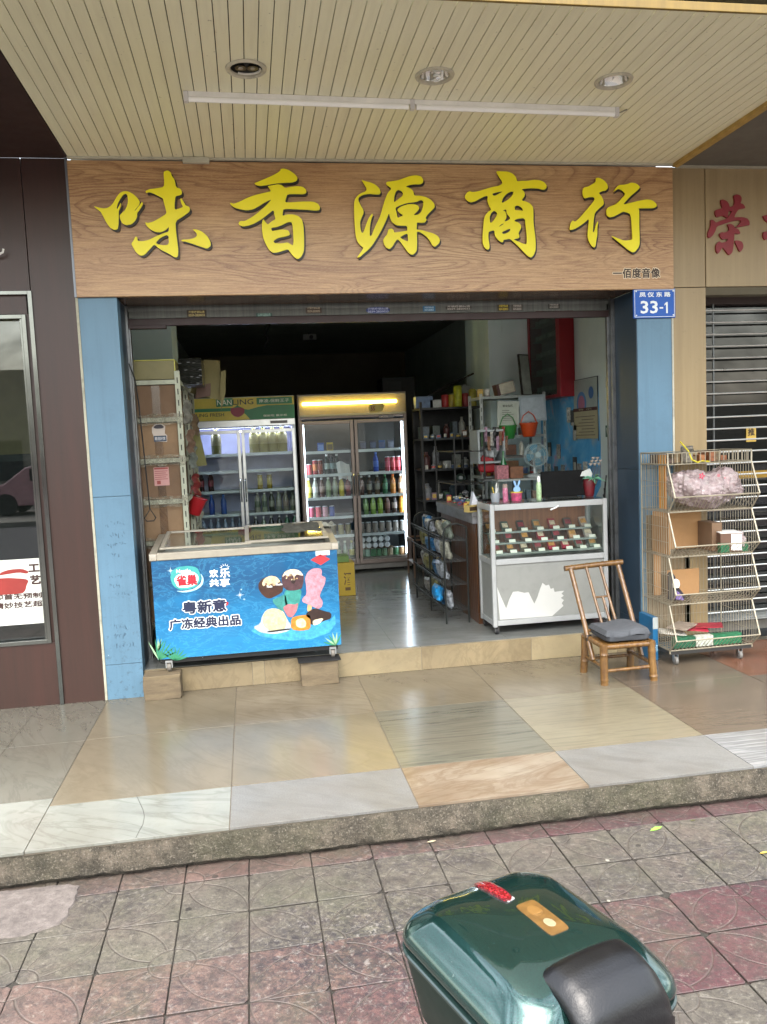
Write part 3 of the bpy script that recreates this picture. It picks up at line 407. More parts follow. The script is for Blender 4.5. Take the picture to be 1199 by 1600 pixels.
def mat_blue(name,h,graf=False):
    t=NT(name); p=t.pos(); c=hexc(h)
    n=t.noise(p,2,4); col=t.ramp(n,[(.3,tuple(x*.92 for x in c)),(.7,tuple(min(1,x*1.07) for x in c))])
    drip=t.noise(t.mapping(scale=(14,14,.6),src=p),1.5,5,.7); col=t.mix(t.math('MULTIPLY',t.ramp(drip,[(.5,0.),(.72,1.)]),.25),col,tuple(x*.55 for x in c))
    sx=t.new('SeparateXYZ'); t.link(p,sx.inputs[0])
    low=t.new('MapRange'); t.link(sx.outputs[2],low.inputs[0]); low.inputs[1].default_value=1.0; low.inputs[2].default_value=0.; 
    sp=t.ramp(t.noise(p,34,6,.75),[(.56,0.),(.64,1.)]); col=t.mix(t.math('MULTIPLY',t.math('MULTIPLY',sp,low.outputs[0]),.7),col,hexc('3f4f5c'))
    chip=t.ramp(t.noise(t.mapping(loc=(5,2,1),src=p),16,4,.7),[(.70,0.),(.73,1.)]); col=t.mix(t.math('MULTIPLY',chip,low.outputs[0]),col,hexc('b9c6c9'))
    sc2=t.ramp(t.noise(t.mapping(loc=(1,8,2),src=p),5,8,.75),[(.5,0.),(.7,1.)]); col=t.mix(t.math('MULTIPLY',sc2,.3),col,tuple(x*.6 for x in c)); t.color(col); t.set(rough=.45); t.bump(t.noise(p,20,5),.12,.004); return t.m
def mat_streak(name,h,h2,rough=.45,metal=0,amt=.5,sc_=(10,10,.5),bump=.08):
    t=NT(name); p=t.pos(); col=t.ramp(t.noise(t.mapping(scale=sc_,src=p),1.6,6,.7),[(.35,hexc(h)),(.7,hexc(h2))])
    col=t.mix(t.math('MULTIPLY',t.ramp(t.noise(p,26,5,.7),[(.6,0.),(.75,1.)]),.25),col,tuple(x*.4 for x in hexc(h)))
    t.color(col); t.set(rough=rough,metal=metal); t.bump(t.noise(p,12,4),bump,.004); return t.m
def mat_interior(name,h,h2):
    t=NT(name); p=t.pos(); col=t.ramp(t.noise(p,1.3,5,.6),[(.35,hexc(h)),(.65,hexc(h2))])
    col=t.mix(t.math('MULTIPLY',t.ramp(t.noise(t.mapping(scale=(5,5,.8),src=p),3,5,.7),[(.6,0.),(.8,1.)]),.4),col,tuple(x*.45 for x in hexc(h)))
    t.color(col); t.set(rough=.7); t.bump(t.noise(p,30,4),.15,.004); return t.m
CURB=mat_curb()
TAN=mat_streak('tan_composite_panel','97835f','8a7654',.35)
BROWN=mat_streak('brown_composite_panel','3c241d','302019',.38)
CHROME=M('b9bcbc',.15,1,.08)
ALU=M('b9bcbd',.32,1,.08,dirt=.1)
BLACK=M('151515',.5); DARK=M('22211f',.6)
WHITE=M('d9d9d4',.4,dirt=.08)
RUBBER=M('1d1d1e',.7)
CARD=M('846a4e',.8,var=.12,bump=.2,dirt=.12); CARD2=M('6f5741',.8,var=.15,bump=.2)
# ================================================================= ground
PAVE=mat_pavement(); random.seed(61); Pp=.257
g=MB()
xa_,xb_,ya_,yb_=.160-Pp*13,.160+Pp*16,2.710-Pp*9,2.710+Pp*3
for q in ((-60,-3.2,60,ya_),(-60,yb_,60,3.5),(-60,ya_,xa_,yb_),(xb_,ya_,60,yb_)): g.quad((q[0],q[1],-.15),(q[2],q[1],-.15),(q[2],q[3],-.15),(q[0],q[3],-.15))
g.quad((xa_,ya_,-.158),(xb_,ya_,-.158),(xb_,yb_,-.158),(xa_,yb_,-.158),1)
for i in range(-13,16):
    for j in range(-9,3):
        x0=.160+Pp*i; y0=2.710+Pp*j; gj=random.uniform(.0012,.0030); z0=-.15+random.uniform(-.0022,.0012); tx=random.uniform(-.008,.008); ty=random.uniform(-.008,.008)
        cs=[]
        for cx,cy in ((0,0),(1,0),(1,1),(0,1)):
            sx_=1 if cx==0 else -1; sy_=1 if cy==0 else -1; ch=random.uniform(.002,.007) if random.random()<.8 else random.uniform(.012,.028)
            X=x0+cx*Pp+sx_*gj; Y=y0+cy*Pp+sy_*gj
            a_=(X+sx_*ch*random.uniform(.6,1.4),Y); b_=(X,Y+sy_*ch*random.uniform(.6,1.4)); cs+= [a_,b_] if (cx,cy) in((1,0),(0,1)) else [b_,a_]
        # wobbling edge
        out=[]
        for k in range(8):
            a_=cs[k]; b_=cs[(k+1)%8]; out.append(a_)
            if math.hypot(b_[0]-a_[0],b_[1]-a_[1])>.1:
                for t_ in (.2,.35,.5,.65,.8): out.append((a_[0]+(b_[0]-a_[0])*t_+random.uniform(-.0012,.0012),a_[1]+(b_[1]-a_[1])*t_+random.uniform(-.0012,.0012)))
        n_=len(out); mx,my=x0+Pp/2,y0+Pp/2
        zf=lambda p:z0+tx*(p[0]-mx)+ty*(p[1]-my)
        inn=[(mx+(p[0]-mx)*.982,my+(p[1]-my)*.982) for p in out]
        vs=[(p[0],p[1],-.160) for p in out]+[(p[0],p[1],zf(p)-.0016) for p in out]+[(p[0],p[1],zf(p)) for p in inn]
        g.add(vs,[(k,(k+1)%n_,n_+(k+1)%n_,n_+k) for k in range(n_)]+[(n_+k,n_+(k+1)%n_,2*n_+(k+1)%n_,2*n_+k) for k in range(n_)]+[tuple(range(2*n_,3*n_))])
struct('pavement',g,[PAVE,M('2b2823',.95,bump=.6,bs=200)],origin=Vector((0,0,0)),fix=False,smooth=False)
g=MB(); g.quad((-200,-200,-.27),(200,-200,-.27),(200,200,-.27),(-200,200,-.27)); struct('ground',g,M('4c4a47',.85,var=.2,bump=.3),origin=Vector((0,0,0)))
g=MB(); g.box(-60,60,-3.35,-3.2,-.27,-.14); struct('kerb',g,M('8c8880',.8,bump=.4))
asph=NT('asphalt'); asph.color(asph.ramp(asph.noise(asph.pos(),60,5,.7),[(.3,hexc('38373a')),(.7,hexc('57565a'))])); asph.set(rough=.85)
g=MB(); g.quad((-60,-11.5,-.262),(60,-11.5,-.262),(60,-3.35,-.262),(-60,-3.35,-.262)); struct('road',g,asph.m,origin=Vector((0,0,0)))
g=MB(); g.box(-60,60,-16,-11.5,-.27,-.13); struct('far_pavement',g,M('7b7872',.8,bump=.4))
# raised porch of big stone tiles
TX=[-.985,-.17,.64,1.425,2.235,3.05,3.86,4.66,5.46,6.26,7.06]; TY=[3.345,3.765,4.61,5.37]
tm=[mat_stone_tile('tile_beige','6b6353','5f5747','4d4332',.9,vein_amt=.2),                 #0
    mat_stone_tile('tile_beige_veined','736b5c','655b4b','4d4230',.6,vein_amt=.3), #1
    mat_stone_tile('tile_grey_stripe','49483f','5e5c51',stripe=9),              #2
    mat_stone_tile('tile_beige_stripe','635e4f','716b5a',stripe=8),             #3
    mat_stone_tile('tile_brown_stripe','4c443a','594f44',stripe=8),             #4
    mat_stone_tile('tile_white_marble','7c7e77','70726c','55564d',.5,rough=.14,vein_amt=.4), #5
    mat_stone_tile('tile_silver','62625f','70706d',rot=.6,stripe=3,rough=.3,grain=1),   #6
    mat_stone_tile('tile_swirl','7f7668','665543','54412e',-.3,vein_amt=.35),    #7
    mat_stone_tile('tile_white_stripe','8a8b8a','646566',stripe=12),            #8
    mat_stone_tile('tile_redbrown','6a4736','583a2c','54321f',.4),              #9
    mat_stone_tile('tile_slate','55534a','605d54','3f3d35',1.1,vein_amt=.3),                #10
    M('5d564a',.9)]
layout=[[0,1,0,0,4,9,9,9,9,9],[0,0,2,3,4,4,9,4,9,4],[5,6,7,6,8,6,5,6,7,8]]
g=MB(); gp=.0019
for r,(ya,yb) in enumerate([(TY[2],TY[3]),(TY[1],TY[2]),(TY[0],TY[1])]):
    for c in range(len(TX)-1):
        g.box(TX[c]+gp,TX[c+1]-gp,ya+gp,yb-gp,-.012,0,layout[r][c])
g.box(-.985,7.06,3.35,5.37,-.02,-.0035,11)
for xa,xb,mi in((-1.40,-.985,10),(-1.82,-1.40,10),(-2.6,-1.82,10),(-3.4,-2.6,10),(-4.2,-3.4,10)):
    for ya,yb in((3.34,3.85),(3.85,4.60),(4.60,5.40)):
        g.box(xa+gp,xb-gp,ya+gp,yb-gp,-.012,0,5 if (ya<3.4 and xa>-1.5) else mi)
g.box(-4.2,-.985,3.35,5.40,-.02,-.0035,11)
struct('porch_floor',g,tm,bevel=.0008,origin=Vector((0,0,0)))
# hairline cracks in the white corner tile
# concrete edge under the tiles, broken surface
random.seed(3)
nx=420; g=MB()
def cf(i,j):
    x=-4.2+11.3*i/nx
    t_=j/6; n1=math.sin(x*3.1)*.010+math.sin(x*9.7+1)*.006+math.sin(x*1.07)*.012
    j1=random.uniform(-.004,.004)
    y=3.352-(0.022+n1*.6)*math.sin(min(1,t_*1.25)*PI*.55)+j1*(0<j<6)*1.6+( .022 if j==6 else 0); z=-.013-(.137+.002*0)*t_
    if j==6: y+=random.uniform(0,.01)
    return (x,y,z-.004*(j==6))
g.grid(lambda a,b: cf(round(a*nx),round(b*6)),nx,6)
g.quad((-4.2,3.355,-.0131),(7.1,3.355,-.0131),(7.1,5.5,-.0131),(-4.2,5.5,-.0131))
struct('porch_edge',g,CURB,origin=Vector((0,0,0)))
# shop floor and its riser
RIS=mat_stone_tile('riser_marble','8b7c5f','7b6c50','4a3a24',.9,rough=.3,vein_amt=.25)
RIS2=mat_stone_tile('riser_marble_light','968869','87785b','5c4a30',.2,rough=.3,vein_amt=.2)
FLO=mat_stone_tile('shop_floor_tile','6f7270','7b7e7b','646765',.3,rough=.13)
g=MB()
xs=[-.755,-.06,.02,.36,1.09,1.88,2.52,2.70]
for i in range(len(xs)-1): g.box(xs[i]+.001,xs[i+1]-.001,5.37,5.40,.0,.158,i%2)
g.box(-.755,2.70,5.372,5.42,.0,.154,2)
struct('door_step',g,[RIS,RIS2,M('6b665c',.9)],bevel=.002)
g=MB()
for i in range(-2,6):
    for j in range(14):
        g.box(-.98+.8*i+.3+.001,-.98+.8*i+1.1-.001,5.40+.8*j+.001,6.20+.8*j-.001,.15,.16,0)
g.box(-2.4,4.5,5.41,16.6,.14,.156,1)
struct('shop_floor',g,[FLO,M('3c3d3a',.9)],origin=Vector((0,0,0)))

# ================================================================= the shop building
B=thing('shop_building','grey and blue shop building with a pale strip ceiling over its porch','building',(.98,5.33,0))
g=MB(); W=(3.93/63)
CANS=((.09,4.065),(1.01,4.08),(1.95,4.08))
for i in range(63):
    xa=-.98+W*i; xb=xa+W-.0022; xa+=.0022
    ZJ=ZS+random.uniform(0,.0016)
    hit=[c for c in CANS if xa-.086<c[0]<xb+.086]
    if not hit: g.box(xa,xb,3.40,Y0,ZJ,ZS+.012,0); continue
    cx,cy=hit[0]; ns=10
    for k in range(ns):
        a=xa+(xb-xa)*k/ns; b=xa+(xb-xa)*(k+1)/ns; dd=max(0,abs((a+b)/2-cx))
        if dd<.086:
            hc=math.sqrt(.086**2-dd*dd); g.box(a,b,3.40,cy-hc,ZJ,ZS+.012,0); g.box(a,b,cy+hc,Y0,ZJ,ZS+.012,0)
        else: g.box(a,b,3.40,Y0,ZJ,ZS+.012,0)
g.box(-.98,2.95,3.40,Y0,ZS+.07,ZS+.085,1)
g.build('strip_ceiling',[mat_soffit(),M('3d3626',.9)],B)
g=MB(); g.box(-.99,2.955,3.385,3.40,ZS-.002,ZS+.035); g.build('gold_trim',mat_streak('ochre_trim','7c6424','66521d',.4),B,bevel=.003)
g=MB(); g.box(2.945,2.99,3.40,5.30,ZS-.022,ZS+.06); g.build('gold_trim',mat_streak('ochre_side_trim','b0904c','94783a',.4),B,bevel=.003)
g=MB(); g.box(-1.02,3.0,3.42,16.7,ZS+.09,ZS+9); 
g.build('upper_wall',mat_streak('upper_wall_tile','8f8f88','7d7d76',.5),B)
g=MB(); g.box(-.98,2.95,5.285,5.31,ZS-.012,ZS); g.box(-.30,-.14,5.27,5.30,ZS-.035,ZS-.002)
g.build('ceiling_edge_strip',M('b5b09c',.5,dirt=.3),B)
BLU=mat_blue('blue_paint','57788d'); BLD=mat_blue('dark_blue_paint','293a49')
g=MB()
for za,zb in((0,.225),(.228,1.305),(1.308,2.54)): g.box(-.985,-.755,Y0,5.45,za,zb,0)
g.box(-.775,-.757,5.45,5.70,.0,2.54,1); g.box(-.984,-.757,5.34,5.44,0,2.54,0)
g.box(-1.0,-.985,5.325,5.40,0,2.54,2)
g.build('left_pillar',[BLU,BLD,M('a8a592',.8,dirt=.5)],B,bevel=.0015)
g=MB()
for za,zb in((0,.225),(.228,1.305),(1.308,2.54)):
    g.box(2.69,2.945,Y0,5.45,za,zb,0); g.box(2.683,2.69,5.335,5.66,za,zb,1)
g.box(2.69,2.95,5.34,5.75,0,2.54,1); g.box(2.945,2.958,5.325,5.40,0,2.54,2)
g.build('right_pillar',[BLU,BLD,M('b8b4a4',.8,dirt=.5)],B,bevel=.0015)
# lintel underside
t_=NT('lintel_underside'); p=t_.pos(); t_.color(t_.ramp(t_.noise(t_.mapping(scale=(1,6,1),src=p),2,5,.7,1.0),[(.3,hexc('3a2b22')),(.55,hexc('5b4434')),(.8,hexc('8a7660'))])); t_.set(rough=.25,metal=.2)
g=MB(); g.box(-.76,2.69,5.34,5.80,2.545,2.60); g.build('lintel',t_.m,B)
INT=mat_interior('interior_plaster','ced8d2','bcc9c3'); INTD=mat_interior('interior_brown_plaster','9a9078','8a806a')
LTB=mat_interior('lamp_lightened_plaster','eefcfa','e0f4f1')  # columns coloured near white, standing in for light from an unseen ceiling lamp
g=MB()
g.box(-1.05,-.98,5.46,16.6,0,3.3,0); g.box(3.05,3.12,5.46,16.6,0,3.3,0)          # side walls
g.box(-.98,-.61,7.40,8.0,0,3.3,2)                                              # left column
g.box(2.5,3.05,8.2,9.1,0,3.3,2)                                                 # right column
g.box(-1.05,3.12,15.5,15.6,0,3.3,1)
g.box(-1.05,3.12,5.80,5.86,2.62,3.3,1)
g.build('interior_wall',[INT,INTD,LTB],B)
g=MB(); g.box(-1.05,3.12,5.8,16,3.25,3.3); g.build('interior_ceiling',M('a5aca0',.9),B)
for bx4 in (((-.757,-.735,5.70,5.76),(-.757,-.742,5.66,5.70)),((2.655,2.683,5.66,5.72),(2.64,2.655,5.70,5.73))):
    g=MB(); g.box(*bx4[0],.155,2.54,0); g.box(*bx4[1],.155,2.54,0); g.build('door_guide',M('77797a',.35,.8,dirt=.6),B,bevel=.001)
# ---- neighbour on the left: brown cladding with a chrome framed window
L=thing('restaurant_building','dark brown clad shop front with a chrome framed window at the left edge','building',(-2.6,5.33,0))
g=MB()
g.box(-1.255,-1.0,5.33,5.45,0,3.37,0); g.box(-4.4,-1.26,5.33,5.45,2.57,3.37,0); g.box(-4.4,-1.255,5.335,5.45,0,.40,0)
g.box(-4.4,-1.29,5.345,5.42,2.45,2.57,0); g.box(-1.32,-1.262,5.345,5.42,.40,2.45,0)
g.box(-1.255,-1.0,5.345,5.445,0,3.37,1)
g.build('cladding',[BROWN,BLACK],L,bevel=.001)
g=MB()
g.box(-1.275,-1.25,5.315,5.335,0,2.585,0); g.box(-4.4,-1.275,5.315,5.335,2.562,2.585,0)
g.box(-1.322,-1.298,5.325,5.36,.40,2.445,0); g.box(-4.4,-1.322,5.325,5.36,2.42,2.445,0); g.box(-4.4,-1.322,5.325,5.36,.40,.425,0)
g.box(-1.336,-1.324,5.335,5.368,.426,2.42,0)
g.build('chrome_frame',M('6e706c',.18,1,.2,vs=3),L,bevel=.002)
g=MB(); g.box(-4.4,-1.33,5.375,5.385,.42,2.43); gl=g.build('window_glass',thin_glass('window_glass','d0d6d2',.01,1.6),L)
g=MB()
g.box(-4.4,-1.0,8.0,8.05,0,1.6,0); g.box(-4.4,-1.0,8.0,8.05,1.6,2.9,1); g.box(-4.4,-1.0,5.46,8,2.9,2.95,1); g.box(-4.4,-1.0,5.46,8,.28,.3,0); g.box(-1.02,-1.0,5.46,8,.3,2.9,0)
g.box(-4.4,-1.33,5.6,6.0,.30,.58,2); g.box(-4.4,-1.33,6.2,6.22,1.55,1.6,2)
g.build('dining_room',[M('1f1f1e',.7),M('8f8663',.8),M('303234',.5)],L)
g=MB(); g.box(-4.4,-.985,3.42,5.33,3.37,3.42); g.build('soffit',M('32201b',.5),L)
g=MB(); g.tube([(-1.55,5.33,2.80),(-1.55,5.29,2.80),(-1.50,5.28,2.785),(-1.41,5.28,2.79),(-1.385,5.28,2.805),(-1.38,5.28,2.825)],.006,8); g.build('hook',WHITE,L)
g=MB(); g.box(-1.0,-.987,5.31,5.34,2.54,3.37); g.build('joint_strip',M('7b7f85',.4,.6),L)
# poster in the window
P_=thing('window_poster','white poster with a red bowl drawing inside the brown framed window','poster',(-1.75,5.395,.52))
g=MB(); g.box(-2.3,-1.338,5.370,5.374,.525,.94); g.build('sheet',M('d8d9cf',.6,var=.05),P_)
g=MB()
bowl=[(-1.66,.80),(-1.66,.74),(-1.63,.715),(-1.47,.715),(-1.445,.74),(-1.435,.79),(-1.425,.80),(-1.405,.795),(-1.42,.77),(-1.435,.73),(-1.43,.80),(-1.455,.835),(-1.60,.83)]
poly_mb([(int(a*1000),int(b*1000)) for a,b in [(-1.66,.82),(-1.665,.75),(-1.64,.722),(-1.46,.722),(-1.44,.74),(-1.43,.775),(-1.415,.80),(-1.435,.815),(-1.56,.83)]],5.370,.002,g,0,1)
poly_mb([(int(a*1000),int(b*1000)) for a,b in [(-1.60,.845),(-1.55,.85),(-1.47,.858),(-1.42,.845),(-1.41,.86),(-1.45,.88),(-1.52,.88),(-1.57,.868)]],5.370,.002,g,0,1)
g.build('bowl_drawing',M('8e2d26',.6),P_)
g=MB(); g=text_mb('工',-1.412,-1.345,.855,.905,5.370,.002,0,g,grow=.003); g=text_mb('艺',-1.408,-1.343,.775,.835,5.370,.002,0,g,grow=.003)
g=text_mb('订单即首无预制',-1.745,-1.345,.688,.724,5.370,.002,0,g,grow=.0012); g=text_mb('火候精妙技艺超',-1.745,-1.345,.632,.672,5.370,.002,0,g,grow=.0012)
g.build('lettering',M('3d2420',.6),P_)
# ---- neighbour on the right: tan panels, rolling grille over dark glass
Rb=thing('beige_building','beige panelled shop front with red lettering and a closed grille at the right edge','building',(4.2,5.33,0))
g=MB()
g.box(2.960,3.205,5.335,5.45,2.555,3.36,0); g.box(3.209,5.2,5.33,5.45,2.555,3.36,0); g.box(5.204,7.1,5.33,5.45,2.555,3.36,0)
g.box(2.960,3.207,5.335,5.60,1.415,2.550,0); g.box(2.960,3.207,5.335,5.60,0,1.411,0)
g.box(2.965,7.1,5.345,5.44,2.5,3.36,1)
g.build('panel_cladding',[TAN,M('57503f',.8)],Rb,bevel=.0015)
g=MB(); g.box(2.99,7.1,3.42,5.34,3.365,3.42); g.build('soffit',M('5f5a50',.7),Rb)
g=MB(); g.box(2.985,7.1,5.30,5.33,3.352,3.364); g.build('ceiling_edge_strip',M('9d9784',.5),Rb)
g=MB(); g.box(3.207,7.1,5.56,5.70,2.47,2.55,0); g.box(3.207,7.1,5.72,5.74,0,.14,1); g.build('door_head',[M('2f211d',.6),M('6c6a64',.6)],Rb)
g=MB(); g.box(3.207,7.1,5.64,5.648,.14,2.47); g.build('glass_door',thin_glass('door_glass','7f8683',.02,1.6),Rb)
g=MB(); g.box(3.2,7.1,6.9,6.95,0,3,0); g.box(3.2,7.1,5.75,6.9,.0,.02,0); g.box(3.2,7.1,5.75,6.9,2.6,2.62,0); g.box(3.207,3.21,5.75,6.9,0,2.6,0); g.box(3.5,4.4,6.4,6.8,.02,.9,1); g.box(3.35,3.55,5.9,6.2,1.62,1.75,2);g.box(3.8,3.84,5.66,5.68,.14,2.47,3)
g.build('dark_room',[M('5e5644',.7),M('6a6350',.6),M('a5a19a',.5),M('5f6264',.4,.8)],Rb)
g=MB()
zz=2.425; 
while zz>.12:
    g.cyl((3.215,5.55,zz),(7.1,5.55,zz),.0065,n=8); zz-=.0862
g.build('grille_bar',M('c9cac4',.3,.8,.1),Rb)
g=MB(); 
for x in(3.40,4.5,5.6,6.7): g.cyl((x,5.562,.1),(x,5.562,2.47),.008,n=8)
g.build('grille_rod',M('5a5c5c',.4,.9),Rb)
g=MB(); g.box(3.209,7.1,5.50,5.60,.05,.14); g.build('grille_bottom_rail',M('77756e',.5,.5,dirt=.4),Rb)
RED=M('7d1420',.4,var=.1)
c=outline_mb(LT['rong'],5.33,.014,0).build('lettering',RED,Rb)
c=outline_mb(LT['dao'],5.33,.014,0).build('lettering',RED,Rb)
Ps=thing('push_sign','small yellow push sticker behind the bars of the closed grille','sign',(3.73,5.63,1.46))
g=MB(); g.box(3.71,3.79,5.632,5.636,1.455,1.565); g.build('plate',M('c6a44a',.5),Ps)
text_mb('推',3.722,3.778,1.50,1.556,5.632,.001,grow=.002).build('lettering',M('3b2c17',.5),Ps)
g=MB(); g.box(3.60,4.6,5.63,5.637,1.18,1.235); tag(g.build('warning_strip',M('8c6c16',.5)),'yellow strip stuck across the dark glass behind the grille','tape')
g=MB(); g.box(3.22,3.30,5.63,5.637,2.07,2.14); tag(g.build('paper_notice',M('b0aca6',.6)),'small grey notice on the dark glass door left of the grille rod','notice')

# ================================================================= shop sign
S=thing('shop_sign','wood grain shop sign board with five yellow calligraphy characters above the opening','sign',(.985,5.30,2.54))
g=MB(); g.box(-.985,2.95,5.302,5.335,2.54,3.352); g.build('board',mat_signwood(),S,bevel=.002)
YEL=M('f2e612',.35,var=.03); BACK=M('1a1613',.4)
for k in('wei','xiang','yuan','shang','hang'):
    f=outline_mb(LT[k],5.284,.006)
    f.build('character',YEL,S)
    b=outline_mb(LT[k],5.301,.017,dx=.010,dz=-.011)
    b.build('character_backing',BACK,S)
text_mb('一佰度音像',2.499,2.854,2.608,2.686,5.3015,.0012,space=1.1,grow=.006).build('small_lettering_outline',M('d9c6a8',.5),S)
text_mb('一佰度音像',2.505,2.848,2.614,2.680,5.3,.0012,.0,space=1.1,grow=.0016).build('small_lettering',M('3a2a20',.5),S)
N=thing('street_number_plate','blue enamel street number plate reading 33-1 on the right pillar','number plate',(2.81,5.31,2.345))
g=MB(); g.box(2.657,2.966,5.312,5.329,2.345,2.543); g.build('plate',M('0d52aa',.5,var=.06),N,bevel=.003)
WT=M('dfe5e6',.4,var=.03)
g=MB(); 
for a,b,c_,d_ in((2.664,2.959,2.352,2.355),(2.664,2.959,2.533,2.536)): g.box(a,b,5.3105,5.312,c_,d_)
for a,b,c_,d_ in((2.664,2.667,2.355,2.533),(2.956,2.959,2.355,2.533)): g.box(a,b,5.3105,5.312,c_,d_)
for x,z in((2.675,2.363),(2.948,2.363),(2.675,2.526),(2.948,2.526)): g.cyl((x,5.3105,z),(x,5.306,z),.005,n=8)
g.build('border',WT,N)
g=MB(); text_mb('凤 仪 东 路',2.70,2.93,2.487,2.521,5.312,.0015,0,g,grow=.0012); text_mb('33',2.708,2.835,2.376,2.462,5.312,.0015,.02,g); g.box(2.848,2.874,5.3105,5.312,2.408,2.418); poly_mb([(2896,2376),(2896,2436),(2884,2428),(2884,2438),(2899,2452),(2908,2452),(2908,2376)],5.312,.0015,g); g.build('lettering',WT,N)

# ================================================================= roller shutter, rolled up
R_=thing('roller_shutter','rolled up grey shutter with small advertising stickers above the shop opening','shutter',(.96,5.70,2.42))
g=MB(); g.cyl((-.745,5.74,2.53),(2.655,5.74,2.53),.045,n=16,mi=0); g.box(-.745,2.655,5.70,5.705,2.465,2.54,0)
g.build('slat_roll',mat_streak('grey_shutter_steel','6c6f6b','4f524f',.5,.4,sc_=(30,5,1)),R_)
g=MB(); g.box(-.745,2.655,5.695,5.735,2.415,2.463); g.box(-.745,-.50,5.69,5.735,2.395,2.42)
g.build('bottom_rail',M('2f1a19',.5,dirt=.3),R_,bevel=.003)
STK=[('3b3226','c9b978',-.36,-.23,2.466,2.515),('24463f','9fc1b8',.10,.21,2.462,2.485),('4a3d33','b5a890',.44,.55,2.478,2.53),('2a3c78','b8c2e0',.86,1.03,2.470,2.515),('2f6d96','bcd6e6',1.265,1.355,2.477,2.515),('3c3732','c3bfb8',1.43,1.62,2.480,2.520),('3a3420','d3bd46',1.81,1.90,2.470,2.52),('4c4842','b9b3ab',1.915,2.0,2.47,2.52),('30302c','b5b0a8',2.19,2.28,2.48,2.52)]
for k,(c1,c2,a,b,z0,z1) in enumerate(STK):
    g=MB()
    if k in(3,5):
        pts=[(int(1000*((a+b)/2+(b-a)/2*math.copysign(abs(math.cos(q))**.6,math.cos(q)))),int(1000*((z0+z1)/2+(z1-z0)/2*math.sin(q)))) for q in[2*PI*i/20 for i in range(20)]]
        poly_mb(pts,5.6995,.0015,g,0)
    else: g.box(a,b,5.698,5.6995,z0,z1,0)
    h=(z1-z0)
    text_mb('0559-2820033',a+.012,b-.012,z0+h*.12,z0+h*.45,5.698,.001,.02,g,1); text_mb('开锁换锁疏通',a+.012,b-.012,z0+h*.55,z0+h*.88,5.698,.001,.02,g,1)
    s=g.build('sticker',[M(c1,.5),M(c2,.5)],R_); s['label']=['brown','green','dark torn','oval blue','light blue','oval dark','yellow and black','tilted grey','small dark'][k]+' advertising sticker'

# ================================================================= lamps in the strip ceiling
def can(x,y,label,kind):
    c=thing('recessed_lamp',label,'ceiling lamp',(x,y,ZS-.01),0,'round lamps recessed in the porch ceiling')
    g=MB(); n=32; R=[(.074,.004),(.077,-.006),(.086,-.011),(.095,-.007),(.098,.0)]
    ring=lambda R: [(x+r*math.cos(2*PI*i/n),y+r*math.sin(2*PI*i/n),ZS+z) for r,z in R for i in range(n)]
    ff=lambda R: [(q*n+i,q*n+(i+1)%n,(q+1)*n+(i+1)%n,(q+1)*n+i) for q in range(len(R)-1) for i in range(n)]
    g.add(ring(R),ff(R)); g.build('ring',M('b7b09a',.4,dirt=.5),c)
    R=[(.076,.002),(.072,.015),(.064,.035),(.05,.055),(.03,.064),(.001,.066)]
    g=MB(); g.add(ring(R),ff(R)); g.build('reflector',M('cfccc2',.12,1,.05) if kind!='gimbal' else M('34322e',.35,.5),c)
    if kind=='gimbal':
        for dx in(-.026,.030):
            g=MB(); g.lathe([(.028,0),(.028,.004),(.022,.006),(.020,.018),(.002,.02)],(x+dx,y-.005,ZS-.002),20); g.build('lamp_head',M('45423d',.3,.6),c)
            g=MB(); g.lathe([(.012,0),(.014,.006)],(x+dx,y-.005,ZS-.004),16); g.build('bulb',M('9a978e',.1,.3),c)
        g=MB(); g.tube([(x+.066*math.cos(q),y+.05*math.sin(q),ZS-.003) for q in[PI*.55+i*PI*.5/6-1.9 for i in range(10)]],.005,6); g.build('bracket',M('c9c5b8',.4),c)
    elif kind=='spiral':
        g=MB(); pts=[(x+.012+.018*math.cos(q),y-.01+.018*math.sin(q),ZS+.03-.0045*q*.8) for q in[i*.5 for i in range(34)]]
        g.tube(pts,.0055,8); g.build('spiral_bulb',M('e6e6df',.3),c)
        g=MB(); g.cyl((x+.012,y-.01,ZS+.03),(x+.012,y-.01,ZS+.062),.02,n=14); g.build('bulb_socket',M('d9d7cc',.4),c)
can(.09,4.065,'leftmost recessed porch lamp with two small dark swivel heads','gimbal')
can(1.01,4.08,'recessed porch lamp with a white spiral bulb, middle of the three','spiral')
can(1.95,4.08,'rightmost recessed porch lamp, an empty shiny reflector','empty')
T=thing('tube_light','long white tube light fixed across the strip ceiling of the porch','tube lamp',(.955,4.375,ZS-.04))
def lerp(a,b,t): return a+(b-a)*t
def along(t,dz): return (lerp(-.22,2.13,t),lerp(4.34,4.41,t),ZS+dz)
for k,(a,b) in enumerate(((0,.497),(.503,1))):
    g=MB(); g.tube([along(a,-.012),along(b,-.012)],.017,4); g.build('batten',M('e6e4de',.4,dirt=.1),T)
    g=MB(); g.tube([along(a+.006,-.034),along(b-.006,-.034)],.0145,14); g.build('tube',M('f4f3ee',.25,var=.03),T)
for t in(.004,.5,.996):
    g=MB(); x,y,z=along(t,-.03); g.box(x-.012,x+.012,y-.017,y+.017,z-.02,z+.03); g.build('end_cap',M('c9c6c4',.4),T,bevel=.003)
g=MB(); g.tube([along(.999,-.03),(2.17,4.42,ZS-.012),(2.19,4.42,ZS-.004)],.004,6); g.build('cable',M('8b8877',.6),T)

